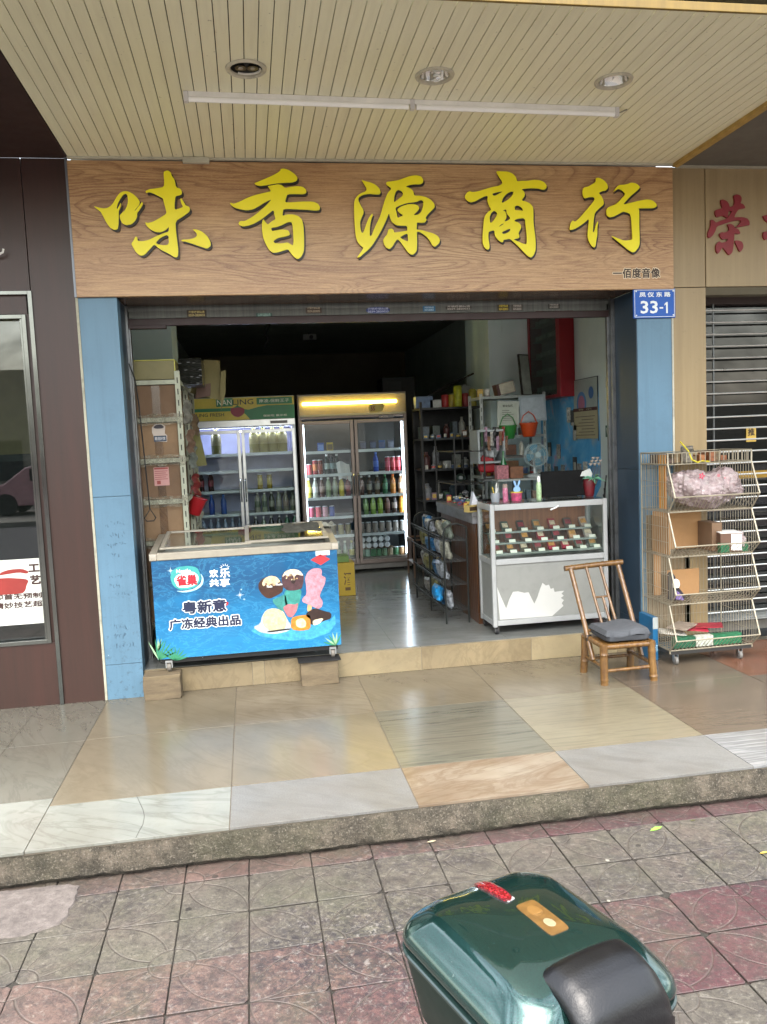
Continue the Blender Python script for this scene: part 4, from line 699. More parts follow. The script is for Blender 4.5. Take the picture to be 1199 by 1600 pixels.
random.seed(15)
g=MB()
for (x0,z0,w_,n_) in ((-.93,1.13,.13,7),(-.90,1.06,.10,6),(-.92,1.00,.12,7),(-.90,.93,.05,3),(-.93,.80,.09,5),(-.92,.74,.06,4),(-.90,.68,.12,6),(-.92,.47,.09,5),(-.92,.41,.08,5),(-.91,.35,.12,6)):
    for k in range(n_):
        x=x0+w_*k/n_; z=z0+random.uniform(-.006,.006)
        pts=[(x+random.uniform(0,.015),5.3285,z+random.uniform(-.016,.016)) for _ in range(random.randint(2,4))]
        for a,b in zip(pts,pts[1:]):
            if (Vector(a)-Vector(b)).length>.004: g.tube([a,b],.0012,4)
gf=g.build('scribbles',M('40586a',.6),B); gf['label']='faint blue pen scribbles on the left pillar'

# thin patch of cement smeared over the slabs by the porch edge
g=MB(); pc_=[(-1.091, 3.33), (-1.027, 3.33), (-0.926, 3.33), (-0.811, 3.32), (-0.772, 3.294), (-0.768, 3.199), (-0.774, 3.111), (-0.784, 3.05), (-0.848, 3.017), (-0.911, 2.992), (-0.991, 3.003), (-1.117, 2.99), (-1.313, 3.176), (-1.289, 3.32)]; random.seed(19); n_=len(pc_)
pp_=[]
for k in range(n_):
    a=Vector(pc_[k]);b=Vector(pc_[(k+1)%n_])
    for t_ in (0,.25,.5,.75): q=a.lerp(b,t_); pp_.append((q.x+random.uniform(-.006,.006),q.y+random.uniform(-.006,.006)))
c0=Vector((sum(p[0] for p in pp_)/len(pp_),sum(p[1] for p in pp_)/len(pp_))); N9=len(pp_); vs=[]
for f_,z_ in ((1,-.152),(.98,-.1452),(.8,-.1425),(.5,-.141),(.2,-.1405)): vs+=[(c0.x+(p[0]-c0.x)*f_,c0.y+(p[1]-c0.y)*f_,z_+random.uniform(-.0004,.0004)) for p in pp_]
vs.append((c0.x,c0.y,-.1405))
fs=[(r_*N9+k,r_*N9+(k+1)%N9,(r_+1)*N9+(k+1)%N9,(r_+1)*N9+k) for r_ in range(4) for k in range(N9)]+[(4*N9+k,4*N9+(k+1)%N9,5*N9) for k in range(N9)]
g.add(vs,fs); t=NT('smeared_cement'); p=t.pos(); t.color(t.ramp(t.noise(p,18,8,.75),[(.35,hexc('4c4643')),(.55,hexc('625b57')),(.7,hexc('716b67'))])); t.set(rough=.85); t.bump(t.noise(p,60,6,.75),.7,.006)
struct('cement_patch',g,t.m,origin=Vector((0,0,0)))

crk=M('2f2c26',.9)
g=MB(); g.tube([(-.604,3.78-.0,.0004),(-.58,3.70,.0004),(-.555,3.62,.0004),(-.54,3.55,.0004),(-.536,3.47,.0004),(-.545,3.40,.0004),(-.55,3.35,.0004)],.0011,4); struct('porch_floor_crack',g,crk)
# ================================================================= generic small goods
def bottle_mesh(kind,c1,c2,c3='d8d8d0'):
    """kinds: bottle, can, jug, box; returns cached mesh with liquid, label and cap colours"""
    key=(kind,c1,c2,c3)
    if key in BC: return BC[key]
    g=MB(); body=M(c1,.12 if kind!='box' else .5,var=.1,coat=.4); lab=M(c2,.35,var=.15,vs=60); cap=M(c3,.4)
    if kind=='bottle': g.lathe([(.026,0),(.030,.008),(.030,.06),(.0305,.061),(.0305,.125),(.030,.126),(.029,.15),(.014,.19),(.012,.20),(.014,.201),(.014,.222)],(0,0,0),12,mis=[0,0,0,1,1,0,0,0,2,2])
    elif kind=='can': g.lathe([(.024,0),(.031,.008),(.031,.012),(.031,.112),(.031,.116),(.026,.124),(.024,.122)],(0,0,0),12,mis=[2,0,1,0,2,2])
    elif kind=='tallcan': g.lathe([(.024,0),(.029,.006),(.029,.05),(.0292,.051),(.0292,.12),(.029,.121),(.029,.16),(.024,.168),(.023,.166)],(0,0,0),12,mis=[2,0,0,1,1,0,2,2])
    elif kind=='jug': g.lathe([(.048,0),(.054,.01),(.054,.10),(.0545,.101),(.0545,.17),(.05,.20),(.02,.26),(.018,.27),(.021,.271),(.021,.295)],(0,0,0),14,mis=[0,0,0,1,1,0,0,2,2])
    elif kind=='carton': g.box(-.035,.035,-.025,.025,0,.10,0); g.box(-.03,.03,-.0262,-.025,.02,.08,1)
    o=g.build(kind,[body,lab,cap],local=True); BC[key]=o.data; n=o.name; bpy.data.objects.remove(o); return BC[key]
BC={}
def goods(name,kind,c1,c2,c3,loc,label,group,rz=0,scale=1):
    o=bpy.data.objects.new(name,bottle_mesh(kind,c1,c2,c3)); COL.objects.link(o); o.location=loc; o.rotation_euler=(0,0,rz); o.scale=(scale,)*3
    return tag(o,label,name.replace('_',' ').replace('drink ',''),group)
# ================================================================= upright fridges
def fridge(label,x0,x1,yf,z0,z1,depth,head,frame,lit,shelves,glow,zt,name='drinks_fridge'):
    T=thing(name,label,'fridge',((x0+x1)/2,yf,.158))
    g=MB(); t=.035
    g.box(x0,x0+t,yf,yf+depth,z0,z1,0); g.box(x1-t,x1,yf,yf+depth,z0,z1,0); g.box(x0+t,x1-t,yf+depth-.04,yf+depth,z0,z1,0); g.box(x0+t,x1-t,yf,yf+depth-.04,head-.02,z1-.001,0); g.box(x0+t,x1-t,yf,yf+depth-.04,z0,z0+.07,0)
    g.build('cabinet',frame,T,bevel=.004)
    g=MB(); g.box(x0+t+.001,x1-t-.001,yf+depth-.05,yf+depth-.041,z0+.071,head-.021,0); g.box(x0+t,x0+t+.004,yf+.03,yf+depth-.05,z0+.071,head-.021,0);g.box(x1-t-.004,x1-t,yf+.03,yf+depth-.05,z0+.071,head-.021,0)
    g.build('liner',lit,T)
    g=MB(); g.box(x0+.005,x1-.005,yf+.01,yf+depth-.02,z0-.055,z0-.002); g.build('base',M('77736c',.5,dirt=.4),T)
    for fx in(x0+.06,x1-.06):
        g=MB(); g.cyl((fx,yf+.08,.159),(fx,yf+.08,z0-.055),.018,n=10); g.build('foot',BLACK,T)
    xm=(x0+x1)/2
    for s in(0,1):
        a,b=(x0+.012,xm-.006) if s==0 else (xm+.006,x1-.012); za,zb=z0+.01,head-.045
        g=MB(); w_=.034
        g.box(a,a+w_,yf-.035,yf-.002,za,zb); g.box(b-w_,b,yf-.035,yf-.002,za,zb); g.box(a+w_,b-w_,yf-.034,yf-.003,za,za+w_*1.3); g.box(a+w_,b-w_,yf-.034,yf-.003,zb-w_,zb)
        d_=g.build('door',frame if glow else ALU,T,bevel=.003)
        g=MB(); g.box(a+w_,b-w_,yf-.02,yf-.016,za+w_*1.3,zb-w_); g.build('pane',thin_glass('fridge_glass','f4f8f8',.02,1.0),d_)
        g=MB(); hx=(b-.018 if s==0 else a+.018); g.tube([(hx,yf-.036,1.0),(hx,yf-.06,1.02),(hx,yf-.06,1.22),(hx,yf-.036,1.24)],.008,8); g.build('handle',CHROME,d_)
    for z in shelves:
        g=MB()
        for q in range(9): yy=yf+.06+q*(depth-.14)/8; g.cyl((x0+t+.006,yy,z-.004),(x1-t-.006,yy,z-.004),.003,n=5,cap=False)
        g.box(x0+t+.006,x1-t-.006,yf+.035,yf+.04,z-.018,z+.012)
        g.box(x0+t+.006,x1-t-.006,yf+.04,yf+depth-.06,z-.006,z-.003)
        g.build('shelf',M('c4ccce',.35,.1),T)
    return T
INW=M('b9bbd6',.5); ING=M('3c4245',.5)
SZ2=[1.485,1.235,.985,.77,.565,.275]
FRM2=M('7d7068',.35,.3,dirt=.15)
F2=fridge('lit double door drinks fridge with a glowing yellow header, right of the green one',.535,1.715,8.75,.24,2.105,.62,1.86,FRM2,ING,SZ2,True,0)
t=NT('amber_header_panel'); p=t.pos(); t.color(t.ramp(t.noise(p,3,3),[(.3,hexc('8c8468')),(.7,hexc('9a9274'))])); t.set(rough=.3)
g=MB(); g.box(.545,1.705,8.715,8.75,1.862,2.09); g.build('header',t.m,F2,bevel=.004)
g=MB(); 
g.cyl((.585,8.705,2.0),(1.60,8.705,2.0),.016,n=12); g.build('header_lamp',emis('warm_lamp','fff09a',7),F2)
g=MB(); g.box(.55,1.70,8.69,8.694,1.885,2.075); g.build('header_cover',thin_glass('yellowed_cover','f4e8bc',.25,1.0),F2)
g=MB(); g.box(1.30,1.44,8.686,8.689,1.895,1.965); poly_mb([(1290,1930),(1310,1965),(1350,1980),(1400,1972),(1450,1985),(1465,1950),(1440,1900),(1380,1885),(1320,1890)],8.689,.002,g,0); g.build('price_sticker',M('c9b560',.6),F2)
text_mb('55',1.315,1.36,1.905,1.95,8.6855,.001,.03).build('price_lettering',M('8c2a1c',.5),F2)
g=MB(); g.box(1.40,1.56,8.70,8.714,1.825,1.855); g.build('display',M('241c18',.2),F2)
text_mb('HICON',1.41,1.50,1.832,1.848,8.6995,.0006,.01).build('display_lettering',M('b5a39a',.4),F2)
for x in(.585,1.665):
    g=MB(); g.box(x-.008,x+.008,8.785,8.80,.33,1.80); g.build('door_lamp',emis('cool_lamp','e2f0ff',5.5),F2)
g=MB(); g.box(1.118,1.132,8.775,8.785,.33,1.80); g.build('centre_post',FRM2,F2)
GRF=M('8f9698',.35,.6,dirt=.1)
SZ1=[1.50,1.32,1.11,.86,.60,.36]
F1=fridge('double door drinks fridge with a green and yellow header beside the cartons',-.66,.505,8.75,.24,2.105,.62,1.80,GRF,INW,SZ1,False,0)
g=MB()
g.box(-.655,.50,8.722,8.75,1.862,2.095,0)
poly_mb([(-655,1862),(500,1862),(500,2005),(210,2005),(120,1990),(20,1965),(-100,1990),(-270,1990),(-655,1990)],8.722,.003,g,1)
poly_mb([(-655,1862),(30,1862),(0,1905),(-40,1945),(-130,1955),(-655,1955)],8.719,.003,g,0)
g.box(.11,.48,8.7165,8.719,2.015,2.085,1); g.box(-.31,-.14,8.7165,8.719,2.005,2.092,1)
g.build('header',[M('d8c24a',.4),M('238050',.4),M('238050',.4)],F1)
g=MB(); text_mb('NAN',-.30,-.15,2.02,2.075,8.716,.001,.01,g,0); text_mb('南凌-保鲜王子',.135,.45,2.033,2.07,8.716,.001,.01,g,0); text_mb('保鲜柜 展示柜',.17,.42,1.885,1.908,8.7185,.001,0,g,0); g.build('header_lettering',M('eef2e0',.4),F1)
g=MB(); text_mb('LING',-.14,.075,2.02,2.075,8.7185,.001,.005,g,0); text_mb('NANLING FRESH',-.64,-.235,1.905,1.94,8.7155,.001,.01,g,0);g.build('header_lettering_dark',M('1d3324',.4),F1)
g=MB(); poly_mb([(-168,1965),(-160,1985),(-110,2000),(-60,1995),(-20,1975),(-25,1930),(-60,1900),(-95,1890),(-130,1900),(-160,1930)],8.7155,.003,g,0,1); poly_mb([(-140,1985),(-100,2010),(-95,2030),(-85,2008),(-40,1985),(-90,1992)],8.7125,.002,g,1); g.build('strawberry_print',[M('93233a',.4),M('2f7040',.4)],F1)
g=MB(); g.box(-.655,.50,8.72,8.75,1.795,1.858); g.build('fascia',ALU,F1,bevel=.002)
g=MB(); g.box(.24,.42,8.712,8.72,1.812,1.842); g.build('display',M('161619',.2),F1)
g=MB(); g.box(-.60,.46,8.83,8.845,1.735,1.75); g.build('lamp',emis('dim_cool_lamp','d6dcff',16),F1)
def row(fr,side,shelf,z,y,xs,spec,group):
    for i,(x,s) in enumerate(zip(xs,spec)):
        kind,c1,c2,c3,nm,desc=s
        goods(nm,kind,c1,c2,c3,(x,y,z+.001),f'{desc}, {ORD[i]} on the {ORD[shelf]} shelf, {side} door, {fr} fridge',group)
B_=lambda c1,c2='d8d8d0',c3='d8d8d0',d_='clear':('bottle',c1,c2,c3,'drink_bottle',d_+' drink bottle')
C_=lambda c1,c2,d_:('can',c1,c2,'b8bcc0','drink_can',d_+' drink can')
T_=lambda c1,c2,d_:('tallcan',c1,c2,'b8bcc0','drink_can','tall '+d_+' drink can')
K_=lambda c1,c2,d_:('carton',c1,c2,'b8bcc0','drink_carton','small '+d_+' carton')
GL='drinks in the lit fridge'; GG='drinks in the green fridge'; y2=8.86
def sp(a,b,n): return [a+(b-a)*i/max(1,n-1) for i in range(n)]
row('lit','left',0,SZ2[0],y2,[.77,.87],[K_('2e58a8','5a86c8','blue'),K_('b9a02c','5d4c1c','yellow')],GL)
row('lit','right',0,SZ2[0],y2+.1,[1.25,1.36,1.46,1.56],[K_('2a3350','3f4a70','dark blue'),K_('33384f','27406a','slate'),K_('254a7a','2b3a60','navy'),K_('3b4050','4b5060','grey')],GL)
row('lit','left',1,SZ2[1],y2,[.635,.70,.755,.83,.885,.94],[C_('b8202c','c94a50','red'),T_('8c1f22','c07038','red and orange'),T_('7a3320','94402a','brown'),B_('23362f','a8b8b0','d8d8d8','dark green'),B_('1f2f33','8ca5a8','2a2a2a','dark'),B_('2a3b38','607470','d0d0d0','dark smoky')],GL)
row('lit','right',1,SZ2[1],y2,[1.37,1.50,1.56,1.62],[B_('2850b0','3468c8','3a70c8','bright blue'),T_('9c2038','b83a50','dark red'),T_('a82430','c04850','red'),T_('a02030','c85a60','crimson')],GL)
row('lit','left',2,SZ2[2],y2,sp(.62,1.05,7),[B_('a89a2c','d8cc60','e0dfd0','yellow'),B_('b9b9ae','d8d8d8','e8e8e8','white'),B_('5c4138','8c7468','c8c8c8','brown'),B_('8a9a7a','7e9468','c8d0c0','pale green'),B_('9aa08c','8fa08a','c8c8c0','clear'),B_('b0a22c','c9bc30','d8c840','bright yellow'),B_('6a3034','93484c','d0b0b0','dull red')],GL)
row('lit','right',2,SZ2[2],y2,sp(1.20,1.64,6),[B_('5d3f38','70504a','c0c0c0','maroon'),B_('4a3c30','8d8c80','d4d4d4','dark brown'),B_('544534','7e7c70','a0a0a0','tea brown'),B_('2c5a3a','508060','3a9050','green'),B_('b06a28','c88a40','e06a20','orange'),B_('a07a58','c8b8a8','e8e0d8','tan')],GL)
row('lit','left',3,SZ2[3],y2,sp(.64,.86,4),[C_('b9b9c4','903048','white and red'),C_('a02838','c0505c','red'),C_('902c40','d0a0a8','crimson'),C_('273a78','4a60a0','blue')],GL)
row('lit','right',3,SZ2[3],y2,sp(1.24,1.64,6),[B_('6a8a58','8fae70','d8d8d8','green'),B_('7a9a48','9ab860','e0e0e0','light green'),B_('86a040','8fb050','3f8a40','lime'),B_('5a3a30','7a5448','c0c0c0','brown'),B_('3a2c28','a89890','e0e0e0','black and white'),B_('c07a1c','d89030','e8a030','orange')],GL)
row('lit','left',4,SZ2[4],y2,sp(.63,1.03,6),[C_('b4b8c0','8890a0','silver'),C_('a8b0b8','c8c8d0','white'),C_('9ca8b0','b0b8c0','pale'),C_('3f3b36','807458','black'),C_('8c8a74','a8a078','beige'),C_('4a4438','90865c','brown')],GL)
row('lit','right',4,SZ2[4],y2,sp(1.18,1.64,7),[C_('28211e','857c74','black')]*7,GL)
row('lit','right',5,SZ2[5],y2,sp(1.17,1.62,8),[C_('2c5c40','4a7a54','green'),C_('2a5a3c','9cb4a4','green and silver'),C_('2c5c40','4a7a54','green'),C_('31603f','4a7a54','green'),C_('2c5c40','708a6c','dull green'),C_('39533f','a09078','olive'),C_('2c5c40','4a7a54','green'),C_('5c5a40','a07a54','brown')],GL)
for r_ in range(2):
    for i in range(5):
        o=goods('drink_can','can','6c7674','98a09c','c8ccd0',(1.18+.068*i,8.80,SZ2[5]+.16+.066*r_),f'silver can on its side, {ORD[i]} in the {"lower" if r_==0 else "upper"} stacked layer, lit fridge',GL); o.rotation_euler=(-PI/2,0,0)
g=MB(); g.box(1.15,1.53,8.80,8.93,SZ2[5]+.125,SZ2[5]+.127); tag(g.build('cardboard_tray',CARD),'flat cardboard tray under the stacked cans in the lit fridge','tray')
row('lit','left',5,SZ2[5],y2,sp(.62,1.06,7),[B_('3f5c48','6a8064','a8b0a8','green glass'),B_('44604c','7c9074','b8c0b0','green glass')]*3+[B_('4c6448','c0b868','b0a848','yellow green')],GL)
row('green','right',0,SZ1[0],y2,sp(.06,.36,4),[('jug','8f8a50','a09864','5a6a50','drink_jug','amber drink jug')]*4,GG)
row('green','left',0,SZ1[0],y2,[-.34],[('jug','6a683c','7a7450','8a8a80','drink_jug','olive drink jug')],GG)
row('green','left',2,SZ1[2],y2,[-.52,-.42],[B_('3a1c20','7a2c38','b8b0b0','dark red'),B_('3c1e20','80303c','b8b0b0','dark maroon')],GG)
row('green','right',2,SZ1[2],y2,[.10,.20],[T_('a89430','c0b048','gold'),T_('a08e2c','b8a848','yellow gold')],GG)
row('green','left',3,SZ1[3],y2,sp(-.55,-.30,3),[B_('3a5aa0','2e50a0','4a78c8','blue'),B_('3458a8','2848a0','4070c8','deep blue'),B_('4062a8','3458a8','4a78c8','light blue')],GG)
row('green','right',3,SZ1[3],y2,sp(.06,.44,6),[B_('a8a898','5c6a58','d8d8d8','white'),B_('98a088','506050','d8d8d8','pale green'),B_('3c4034','8c9080','e0e0e0','black labelled'),B_('8a9080','a8a898','d0d0d0','clear'),B_('8c8878','9c8c80','c8c8c8','grey'),B_('6c7058','a8a090','484848','olive')],GG)
row('green','left',4,SZ1[4],y2,sp(-.60,-.14,7),[B_('7a889c','5a6a88','b8c0d0','clear blue')]*7,GG)
row('green','right',4,SZ1[4],y2,sp(.03,.45,6),[B_('2c302c','8a9088','d8d8d8','dark'),B_('84907c','50584c','d8d8d8','pale'),B_('1f2220','8a8e88','e0e0e0','black'),B_('2c2c2a','a8a898','d0d0d0','black labelled'),B_('2f6a48','3a7a54','c8c8c8','green'),B_('2f6a48','3a7a54','c8c8c8','deep green')],GG)
# white cloth bag hung on the lit fridge's second shelf
g=MB(); g.grid(lambda a,b:(.93+.14*a+.02*b,8.83-.02*math.sin(a*7),1.36-.19*b+.02*math.sin(a*5)),8,6); tag(g.build('plastic_bag',WHITE),'crumpled white bag hanging from the second shelf of the lit fridge','bag')
# yellow carton beside the chest freezer
yb=thing('yellow_carton','yellow carton with brown marking on the floor behind the right end of the freezer','carton',(.80,7.42,.161))
g=MB(); g.box(.60,.905,7.42,7.66,.161,.47); g.build('box',M('a58a1e',.55,dirt=.1),yb,bevel=.004)
g=MB(); text_mb('酒',.80,.87,.26,.38,7.42,.0015,.03,g); g.box(.81,.86,7.418,7.42,.21,.24); g.build('print',M('5c4420',.6),yb)
g=MB(); g.box(.62,.86,7.45,7.62,.471,.53); tag(g.build('green_carton',M('5f7c3c',.6),bevel=.004),'flat green carton lying on the yellow carton','carton')
# ================================================================= chest freezer
Z=thing('chest_freezer','blue ice cream chest freezer with sliding glass lids and printed front','freezer',(-.055,5.28,.16))
def mat_water():
    t=NT('printed_water'); p=t.pos(); sx=t.new('SeparateXYZ'); t.link(p,sx.inputs[0])
    mr=t.new('MapRange'); t.link(sx.outputs[2],mr.inputs[0]); mr.inputs[1].default_value=.24; mr.inputs[2].default_value=.9
    n=t.noise(t.mapping(scale=(1,1,2.4),src=p),3,5,.6,1.2)
    col=t.ramp(t.math('ADD',t.math('MULTIPLY',n,.5),t.math('MULTIPLY',mr.outputs[0],.5)),[(.25,hexc('0c76a6')),(.45,hexc('0a6796')),(.62,hexc('064a74')),(.8,hexc('085884'))])
    v=t.noise(t.mapping(scale=(1,1,2.2),src=p),5,6,.6,2.2); k=t.math('ABSOLUTE',t.math('SUBTRACT',v,.5)); k=t.ramp(k,[(0.,1.),(.035,0.)])
    col=t.mix(t.math('MULTIPLY',k,.22),col,hexc('56b4dc')); t.color(col); t.set(rough=.28,coat=.3); return t.m
g=MB(); g.box(-.65,.53,5.283,5.90,.245,.885,0); g.build('cabinet',M('b9b9b4',.45,dirt=.3),Z,bevel=.006)
g=MB(); g.box(-.652,.532,5.278,5.283,.248,.885,0); g.build('front_panel',mat_water(),Z,bevel=.001)
g=MB(); g.box(-.63,.51,5.30,5.88,.215,.245); g.build('underframe',BLACK,Z)
RIM=M('989182',.4,dirt=.15)
g=MB()
prof=[(5.27,.886),(5.27,.925),(5.275,.932),(5.315,.936),(5.86,.992),(5.905,.992),(5.91,.97),(5.91,.886)]
def sidep(x0,x1): g.prismx(prof,x0,x1,0)
sidep(-.662,-.615); sidep(.495,.542)
g.box(-.615,.495,5.268,5.315,.887,.934); g.box(-.615,.495,5.855,5.911,.887,.994)
g.box(-.615,.495,5.315,5.855,.80,.81,1)
g.build('rim',[RIM,M('8d9a9c',.4)],Z,bevel=.006)
FG=thin_glass('freezer_glass','e4ecea',.04,1.7)
def lidz(y): return .936+(y-5.315)*.103
for a,b,dz in((-.60,-.02,.012),(-.06,.485,.022)):
    g=MB()
    def pz(y): return lidz(y)+dz
    for (xa,xb,ya,yb) in((a,a+.028,5.325,5.85),(b-.028,b,5.325,5.85),(a+.028,b-.028,5.325,5.35),(a+.028,b-.028,5.825,5.85)):
        g.add([(xa,ya,pz(ya)),(xb,ya,pz(ya)),(xb,yb,pz(yb)),(xa,yb,pz(yb)),(xa,ya,pz(ya)+.012),(xb,ya,pz(ya)+.012),(xb,yb,pz(yb)+.012),(xa,yb,pz(yb)+.012)],[(0,3,2,1),(4,5,6,7),(0,1,5,4),(1,2,6,5),(2,3,7,6),(3,0,4,7)])
    l_=g.build('glass_lid',RIM,Z,bevel=.002)
    g=MB(); g.quad((a+.028,5.35,pz(5.35)+.006),(b-.028,5.35,pz(5.35)+.006),(b-.028,5.825,pz(5.825)+.006),(a+.028,5.825,pz(5.825)+.006)); g.build('pane',FG,l_,fix=False)
cols=['6d4a36','a06a72','8a8f98','b7a03c','47607a','9c9c94','704038','5f7a58']
for i in range(14):
    x=-.55+.078*i; g=MB(); h=.86+.02*random.random(); g.box(x,x+.06,5.36,5.80,.811,h); 
    tag(g.build('ice_cream_pack',M(cols[i%8],.4,var=.3,vs=25),bevel=.004),f'ice cream pack under the glass lid of the blue freezer, {["first","second","third","fourth","fifth","sixth","seventh","eighth","ninth","tenth","eleventh","twelfth","thirteenth","fourteenth"][i]} from left','ice cream','ice cream packs in the freezer')
for x in(-.585,.475):
    c=MB(); c.cyl((x-.012,5.305,.190),(x+.012,5.305,.190),.028,n=14); w1=c.build('caster',M('6f6a62',.5,dirt=.3),Z,bevel=.003)
    c=MB(); c.box(x-.022,x-.015,5.29,5.32,.185,.235); c.box(x+.015,x+.022,5.29,5.32,.185,.235); c.box(x-.022,x+.022,5.285,5.33,.222,.235); c.build('bracket',ALU,w1)
ac={'splash':'3c93c4','plate':'aab4ba','scoop':'b5b38e','spoon':'2b2523','ice1':'40261c','top1':'c9b494','ice2':'4b3236','top2':'d6c6ae','nut2':'2d1d1a','wrap1':'3a7f78','wrap2':'3a8a80','pink1':'a8696e','pop':'b9838f','stick':'c99a6a','cake1':'b87a2c','cake1c':'e6d59a','choc':'2e1d18','chocside':'ddd2b0','oval':'3d9d9a','ovalin':'e8ebe8','swirl':'a8d4e4','label':'d8d8d0','diamond':'b8333a','comma':'b5222c'}
DY={'splash':0,'plate':1,'scoop':2,'spoon':3,'stick':1,'ice1':1,'ice2':1,'wrap1':2,'wrap2':2,'top1':2,'top2':2,'nut2':2,'pink1':3,'pop':1.5,'cake1':2,'cake1c':3,'choc':2,'chocside':3,'swirl':1,'oval':2,'ovalin':3,'label':1,'diamond':1,'comma':2}
def printed(name,keys,extra=None):
    g=MB(); ms=[]
    for k in keys: ms.append(M(ac[k],.35,var=.12 if k in('oval','ovalin','label','diamond','comma','stick') else .3,vs=45)); poly_mb([(a,b-(22 if k=='label' else 6 if k=='diamond' else 0)) for a,b in ART[k]],5.278-.0004*DY[k]*1.5,.0008,g,len(ms)-1,0 if k in('label','diamond','splash') else 1)
    g.build(name,ms,Z)
printed('water_splash_print',['splash']); printed('ice_cream_print',['plate','scoop','spoon','ice1','top1','ice2','top2','nut2','wrap1','wrap2','pink1','pop','stick','cake1','cake1c','choc','chocside'])
printed('logo_print',['swirl','oval','ovalin']); printed('round_label',['label','diamond','comma'])
g=MB(); random.seed(4)
for k,(key,mx) in enumerate((('ice1',.07),('ice2',.07))):
    pts=ART[key]; cx=sum(p[0] for p in pts)/len(pts)/1000; cz=sum(p[1] for p in pts)/len(pts)/1000
    for j in range(16):
        a=random.uniform(0,2*PI); r=random.uniform(0,.045); x=cx+r*math.cos(a)*1.05; z=cz+abs(r*math.sin(a))*.8+ .004
        q=random.uniform(.003,.006); g.box(x-q,x+q,5.2745,5.2755,z-q,z+q,j%3)
g.build('nut_print',[M('c9a878',.5),M('6b432a',.5),M('e0d0b0',.5)],Z)
g=MB()
for p in LEAF: poly_mb(p,5.277,.0008,g,random.choice([0,0,1]))
g.build('leaf_print',[M('2f7d58',.5),M('8fb48a',.5)],Z)
WHT=M('e4e6e6',.4,var=.03); NAVY=M('1c2340',.4)
g=MB()
for key,ch in(('huan','欢'),('le','乐'),('gong','共'),('xiang','享')): text_mb(ch,TB[key][0],TB[key][1],TB[key][2],TB[key][3],5.2765,.0006,0,g,grow=.0022)
for a in(20,50,80,110,140,165):
    q=math.radians(a); cx,cz=-.196,.81; g.add([(cx+.02*math.cos(q)-.003*math.sin(q),5.276,cz+.018*math.sin(q)+.003*math.cos(q)),(cx+.02*math.cos(q)+.003*math.sin(q),5.276,cz+.018*math.sin(q)-.003*math.cos(q)),(cx+.036*math.cos(q),5.276,cz+.034*math.sin(q))],[(0,1,2)])
b=TB['yxy']; text_mb('粤新意',b[0]-.006,b[1]+.006,b[2]-.006,b[3]+.006,5.277,.0004,0,g,grow=.0095); b=TB['gd']; text_mb('广冻经典出品',b[0]-.006,b[1]+.006,b[2]-.006,b[3]+.006,5.277,.0004,0,g,grow=.0085)
b=TB['nes']; text_mb('Nestle',b[0],b[1],b[2],b[3],5.2735,.0006,0,g,grow=.0012); text_mb('Nestle',.065,.10,.665,.68,5.2742,.0004,0,g,grow=.0006); text_mb('Nestle',.125,.165,.675,.69,5.2742,.0004,0,g,grow=.0006)
g.box(-.372,-.368,5.2762,5.277,.24,.241)
g.build('white_lettering',WHT,Z)
g=MB(); b=TB['yxy']; text_mb('粤新意',b[0],b[1],b[2],b[3],5.2758,.0004,0,g,grow=.0035); b=TB['gd']; text_mb('广冻经典出品',b[0],b[1],b[2],b[3],5.2758,.0004,0,g,grow=.003); g.build('dark_lettering',NAVY,Z)
g=MB(); b=TB['qc']; text_mb('雀巢',b[0],b[1],b[2],b[3],5.2728,.0006,0,g,grow=.0028); b=ART['label']; text_mb('放心消费',.415,.465,.846,.858,5.276,.0005,.01,g); g.build('red_lettering',M('c02030',.4),Z)
g=MB(); 
for cx,cz,r in((-.11,.63,.03),(-.535,.818,.026),(.195,.36,.035),(-.085,.60,.012),(-.10,.665,.01)):
    for k in range(4):
        a=k*PI/4; L=r if k%2==0 else r*.5; c,s_=math.cos(a),math.sin(a); w_=r*.06
        g.add([(cx-L*c,5.2775,cz-L*s_),(cx+w_*s_,5.2775,cz-w_*c),(cx+L*c,5.2775,cz+L*s_),(cx-w_*s_,5.2775,cz+w_*c)],[(0,1,2,3)])
g.build('sparkle_print',M('d8eef4',.4),Z,fix=False)
# cloth on the freezer lid
def cloth(name,label,cat,x0,x1,y0,y1,zf,amp,m,seed,n=26):
    random.seed(seed); ph=[random.uniform(0,6) for _ in range(6)]
    g=MB(); g.grid(lambda a,b:(x0+(x1-x0)*a+.012*math.sin(9*b+ph[0]),y0+(y1-y0)*b+.012*math.sin(8*a+ph[1]),zf(y0+(y1-y0)*b)+amp*(1+math.sin(11*a+5*b+ph[2])*.6+math.sin(7*b-9*a+ph[3])*.5+math.sin(23*a+ph[4])*.25)*(min(1,4*min(a,1-a,b,1-b)+.1))),n,n)
    o=g.build(name,m); sm=o.modifiers.new('t','SOLIDIFY'); sm.thickness=.003; return tag(o,label,cat)
cloth('rag','crumpled dark grey rag on the right glass lid of the freezer','rag',.20,.46,5.55,5.84,lambda y:lidz(y)+.03,.010,M('4a4a42',.9,var=.35,vs=30,bump=.3),3)
cloth('rag','small pale rag lying at the right rear corner of the freezer','rag',.44,.57,5.70,5.88,lambda y:1.0,.012,M('8c8c80',.9,var=.3,vs=30,bump=.3),8)
